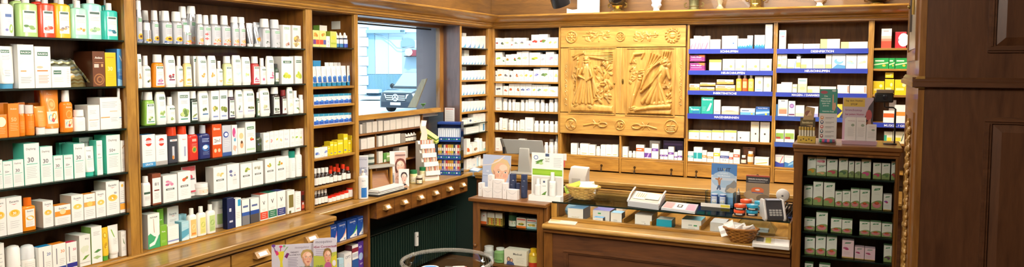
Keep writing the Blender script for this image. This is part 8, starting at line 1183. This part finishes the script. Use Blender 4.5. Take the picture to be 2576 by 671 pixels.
ant(1876, 1926, 'mortar', 'shining brass mortar with ringed foot', [('foot', [(.62, 0), (.64, .14), (.56, .18), (.56, .34), (.6, .38), (.58, .46)], brs), ('cup', [(.56, .46), (.6, .9), (.66, 1.5), (.74, 1.75)], mat('b49a50', .22, .85))], brs, hand(brs, .75))
ant(2046, 2078, 'bowl', 'painted porcelain bowl on a narrow foot', [('foot', [(.55, 0), (.55, .18), (.42, .4), (.5, .6)], mat('e8e6e0', .2)), ('bowl', [(.5, .6), (.9, .95), (1, 1.5), (1., 1.9)], mat('c4c2c4', .25))], None, None, 'bowl')
ant(2174, 2238, 'mortar', 'wide dark brass mortar next to the pier', [('foot', [(.5, 0), (.55, .1), (.35, .2)], brs), ('cup', [(.35, .2), (.75, .38), (.85, .8), (.95, 1.3)], mat('5a4a24', .3, .7))], brs, hand(mat('6a4a24', .3, .7), .3))
# ceiling spotlight
a, b = atY(1386, 6, -.5), atY(1429, 6, -.5); sx, sw_ = (a.x + b.x) / 2, b.x - a.x
t = root('spotlight', (sx, -.5, 2.93), 'black ceiling spotlight hanging before the back wall frieze', 'spotlight', world=True)
m = MB(); ld = Vector((.2, .45, -1)).normalized(); top = Vector((sx - .02, -.54, 2.36)); end = top + ld * .17; m.tube([top, top + ld * .01, top + ld * .15, end], [sw_ * .36, sw_ * .48, sw_ * .52, sw_ * .5], mat('141416', .3), 20); m.build('lamp_head', t); m = MB(); m.tube([top + Vector((0, 0, .0)), (sx - .02, -.54, 2.93)], .012, mat('141416', .3)); m.build('stem', t); m = MB(); m.lathe([(.05, 2.93), (.05, 2.9499)], mat('1a1a1c', .4), (sx - .02, -.54, 0)); m.build('ceiling_plate', t)
# ---------------------------------------------------------------- glass bowl in the foreground
bc_ = atZ(1125, 657, .85); R = (atZ(1240, 657, .85) - atZ(1009, 657, .85)).length / 2
t = root('glass_bowl', (bc_.x, bc_.y, 0), 'large round glass bowl of small packs in the foreground', 'bowl')
gl = glassmat('bowl_glass', 'dfe6e2', .22); m = MB(); pf = [(R * .7, .748), (R * .9, .762), (R * .99, .79), (R, .82), (R * .97, .85)]; m.lathe(pf, gl, n=48, c1=False); m.build('bowl', t)
m = MB(); m.loft([[((R * .985 + .009 * math.cos(b)) * math.cos(a), (R * .985 + .009 * math.cos(b)) * math.sin(a), .852 + .009 * math.sin(b)) for b in (k * math.pi / 4 for k in range(8))] for a in (i * math.pi / 24 for i in range(49))], mat('b4aea4', .06, alpha=.25), False, False); m.build('rim', t)  # rim tinted pale: reflections on the glass put into its colour
m = MB(); m.lathe([(R * .7, 0), (R * .7, .03), (.05, .06), (.04, .66), (R * .6, .735), (R * .6, .7465)], DRK('z'), n=32); m.build('stand', t)
def inbowl(px, fw): q = bc_ + HR * ((px - 1125) / 566) + HW * fw; return q
p = inbowl(1081, .02); o = root('tin', (p.x, p.y, .7495), 'round white tin with blue band and red lettering in the glass bowl', 'tin', 'packs in the glass bowl'); m = MB(); rr_ = .04; m.lathe([(rr_, 0), (rr_, .05)], mat('e8e4de', .4), n=28); lz = math.atan2(CAM.x - p.x, p.y - CAM.y)
f = lambda u, v, of: ((rr_ + of) * math.sin((u - .5) * 2.2 + lz), -(rr_ + of) * math.cos((u - .5) * 2.2 + lz), .05 * v); art(m, [Rc(0, .02, 1, .6, 'f2eeea'), Tx(.5, .32, .8, 'nimbo', 'b8303a', .4)], f, .08, .05, nx=10); m.build('can', o); m = MB(); m.lathe([(rr_ * 1.03, .05), (rr_ * 1.04, .064), (rr_ * .98, .068)], mat('dcdcd8', .35), n=28); m.lathe([(rr_ * .8, .068), (rr_ * .8, .0685)], mat('5a88b8', .4), n=28); m.build('lid', o); 
p = inbowl(1154, .0); m = MB(); hx = [(math.cos(i * math.pi / 3) * .045, math.sin(i * math.pi / 3) * .045) for i in range(6)]; m.prism(hx, 'z', 0, .07, mat('e4d8c8', .5)); art(m, [Tx(.5, .5, .7, 'nutifruct', 'b84a3a', .2), Rc(.0, .8, 1, .9, 'd86a5a')], lambda u, v, o: (-.035 + u * .07, -.03 + v * .06, .07 + o), .07, .06); tag(m.build('hexagonal_box', None, (p.x, p.y, .7495), lz, ang=0), 'six sided cream and red box in the glass bowl', 'box', 'packs in the glass bowl')
p = inbowl(1141, .12); tag(carton(.05, .02, .03, '3a6ab0', [Rc(.1, .3, .9, .7, 'c8d8ec')], None, '2a5aa0').xform(Matrix.Rotation(.3, 4, 'Y')).build('carton', None, (p.x, p.y, .757), lz, ang=0), 'small blue carton at the back of the glass bowl', 'box', 'packs in the glass bowl')
p = inbowl(1205, .03); m = carton(.08, .03, .012, 'e8eaec', [Rc(.1, .3, .5, .7, '5a88c8'), Rc(.6, .3, .9, .6, 'c86a6a')]); m.xform(Matrix.Rotation(-.6, 4, 'Y')); tag(m.build('carton', None, (p.x, p.y, .775), lz, ang=0), 'white carton with blue print leaning on the bowl wall', 'box', 'packs in the glass bowl')
# mosquito repellent floor display
D = 3.75; fp = ex(766, 640, D); fz = math.atan2(CAM.x - fp.x, fp.y - CAM.y); M4 = Matrix.Rotation(fz, 4, 'Z')
t = root('floor_display', (fp.x, fp.y, 0), 'cardboard insect repellent display with laughing women before the drawers', 'display', rz=fz)
k = D / FPX; zt1, zt2 = ex(740, 612, D).z, ex(815, 600, D).z; xl, xr, xm_ = (686 - 766) * k, (845 - 766) * k, (789 - 766) * k
w, h = xm_ - xl, zt1 - .5; m = MB(); m.box((xl, 0, .5), (xm_, .004, zt1), mat('c9c3cb', .5))
LAV = 'cbc5ce'; toks = [Rc(0, 0, 1, 1, LAV)] + [Po([(.18, .0), (.22, .3), (.2, .5), (.16, .62), (.34, .66), (.32, .5), (.3, .3), (.36, 0)], 'dcc830'), El(.26, .68, .1, .03, 'e8d848')]
y0 = lambda v: 1 - (1 - v) * .42
toks = [Rc(0, 0, 1, 1, LAV), Po([(.14, .0), (.2, y0(.3)), (.16, y0(.52)), (.14, y0(.72)), (.3, y0(.74)), (.28, y0(.5)), (.25, y0(.3)), (.36, 0)], 'd8c832')]
toks += [Po([(.3, y0(.5)), (.36, y0(.66)), (.42, y0(.62)), (.36, y0(.42))], '7a2a6a'), Po([(.06, y0(.8)), (.14, y0(.76)), (.18, y0(.62)), (.12, y0(.56))], 'd83a6a'), Po([(.03, y0(.98)), (.05, y0(.98)), (.12, y0(.7)), (.1, y0(.7))], '6a4a8a'), El(.05, y0(.98), .045, .025, '6a3a8a'), El(.22, y0(.93), .04, .02, 'd83a7a'), El(.3, y0(.95), .03, .02, '7aa87a'), Po([(.21, y0(.92)), (.23, y0(.92)), (.22, y0(.74)), (.2, y0(.74))], 'c83a6a'), Po([(.36, y0(.9)), (.4, y0(.92)), (.3, y0(.7)), (.28, y0(.7))], '8aa87a')]
toks += [Tx(.72, y0(.84), .4, 'mosquitno', '9a8ea0', .05), Tx(.54, y0(.66), .2, 'TRENDY', '5a5060', .04), Tx(.55, y0(.55), .26, 'FLOWER POT', '5a5060', .04)] + Ln(.38, .62, y0(.44), 8, .028, 'a49cac') + face(.84, y0(.4), .14, 1.5, 'e6b090', 'b89a5a', -1) + [Tx(.8, y0(.0), .3, 'EDITION', '2a6a4a', .05)]
art(m, toks, lambda u, v, o: (xl + u * w, -o, .5 + v * h), w, h)
for a, r_ in ((.05, .014), (.22, .012), (.3, .013)): pass
m.build('front_card', t, ang=0)
w2, h2 = xr - xm_ + .004, zt2 - .5; m = MB(); x0 = xm_ - .002; rc = .018
m.prism([(x0, .5), (x0 + w2, .5), (x0 + w2, zt2 - rc), (x0 + w2 - rc * .3, zt2 - rc * .3), (x0 + w2 - rc, zt2), (x0 + rc, zt2), (x0 + rc * .3, zt2 - rc * .3), (x0, zt2 - rc)], 'y', -.012, -.008, mat(LAV, .5))
y0 = lambda v: 1 - (1 - v) * .46
toks = [Tx(.45, y0(.86), .7, 'mosquitno', '7a7484', .06), Tx(.5, y0(.7), .9, 'Get Connected', '8a2a4a', .05), Rc(.0, y0(.69), .1, y0(.71), '8a2a4a'), Rc(.9, y0(.69), 1, y0(.71), '8a2a4a')] + Ln(.1, .5, y0(.6), 4, .03, 'a49cac') + [Po([(0, 0), (1, 0), (1, y0(.5)), (.7, y0(.46)), (.4, y0(.36)), (0, y0(.4))], 'b4b848'), Po([(.5, 0), (1, 0), (1, y0(.4)), (.8, y0(.3))], 'd8c83a')] + face(.6, y0(.34), .13, 2.0, 'dca080', '8a6a3a', -1) + [El(.62, y0(.0), .16, .07, 'b85a8a'), El(.88, y0(.1), .08, .05, 'e8e0e4'), Tx(.25, y0(.02), .3, 'UNO', '3a6a4a', .06)]
art(m, toks, lambda u, v, o: (x0 + u * w2, -.012 - o, .5 + v * h2), w2, h2); m.build('side_card', t, ang=0)
bx('floor_stand', t, (xl + .01, .005, 0), (xr - .01, .2, .62), mat('c8c2cc', .5), .002); bx('base', t, (xl, -.014, 0), (xr, .004, .5), mat('c4bcc8', .5), .002)
# cap the rear: door handles etc. are outside the frame
# ---------------------------------------------------------------- light
def area(name, loc, aim, sx, sy, e, col):
    l = bpy.data.lights.new(name, 'AREA'); l.shape = 'RECTANGLE'; l.size = sx; l.size_y = sy; l.energy = e; l.color = col; o = bpy.data.objects.new(name, l); COL.objects.link(o); o.location = loc
    o.rotation_euler = (Vector(aim) - Vector(loc)).to_track_quat('-Z', 'Y').to_euler(); return o
WC = (1, .91, .78)
area('light_left', (1.6, -3.3, 2.75), (0, -3.1, 1.25), .35, 3.0, 88, (1, .93, .82))
area('light_window', (1.2, -1.2, 2.8), (0, -1.0, 1.1), .3, 1.2, 34, WC)
area('light_back', (1.95, -1.0, 2.85), (1.95, 0, 1.4), 3.0, .25, 100, WC)
area('light_counter', (2.2, -1.6, 2.85), (2.2, -2.0, .8), 1.4, .5, 30, WC)
area('light_fill', (1.9, -5.4, 2.85), (.9, -2.6, 1.0), 2.0, 1.0, 100, (1, .92, .8))
wd_ = bpy.data.worlds.new('world'); sc.world = wd_; wd_.use_nodes = True; bg = wd_.node_tree.nodes['Background']; bg.inputs[0].default_value = (.62, .84, 1, 1); bg.inputs[1].default_value = 3.4
s = bpy.data.lights.new('sun', 'SUN'); s.energy = 4.0; s.angle = .05; s.color = (.9, .97, 1); o = bpy.data.objects.new('sun', s); COL.objects.link(o); o.rotation_euler = Vector((-.5, .75, -.75)).to_track_quat('-Z', 'Y').to_euler()
sc.view_settings.view_transform = 'Standard'; sc.view_settings.exposure = .0
sc.cycles.max_bounces = 8; sc.cycles.transparent_max_bounces = 24; sc.cycles.caustics_reflective = False; sc.cycles.caustics_refractive = False; sc.cycles.sample_clamp_indirect = 4
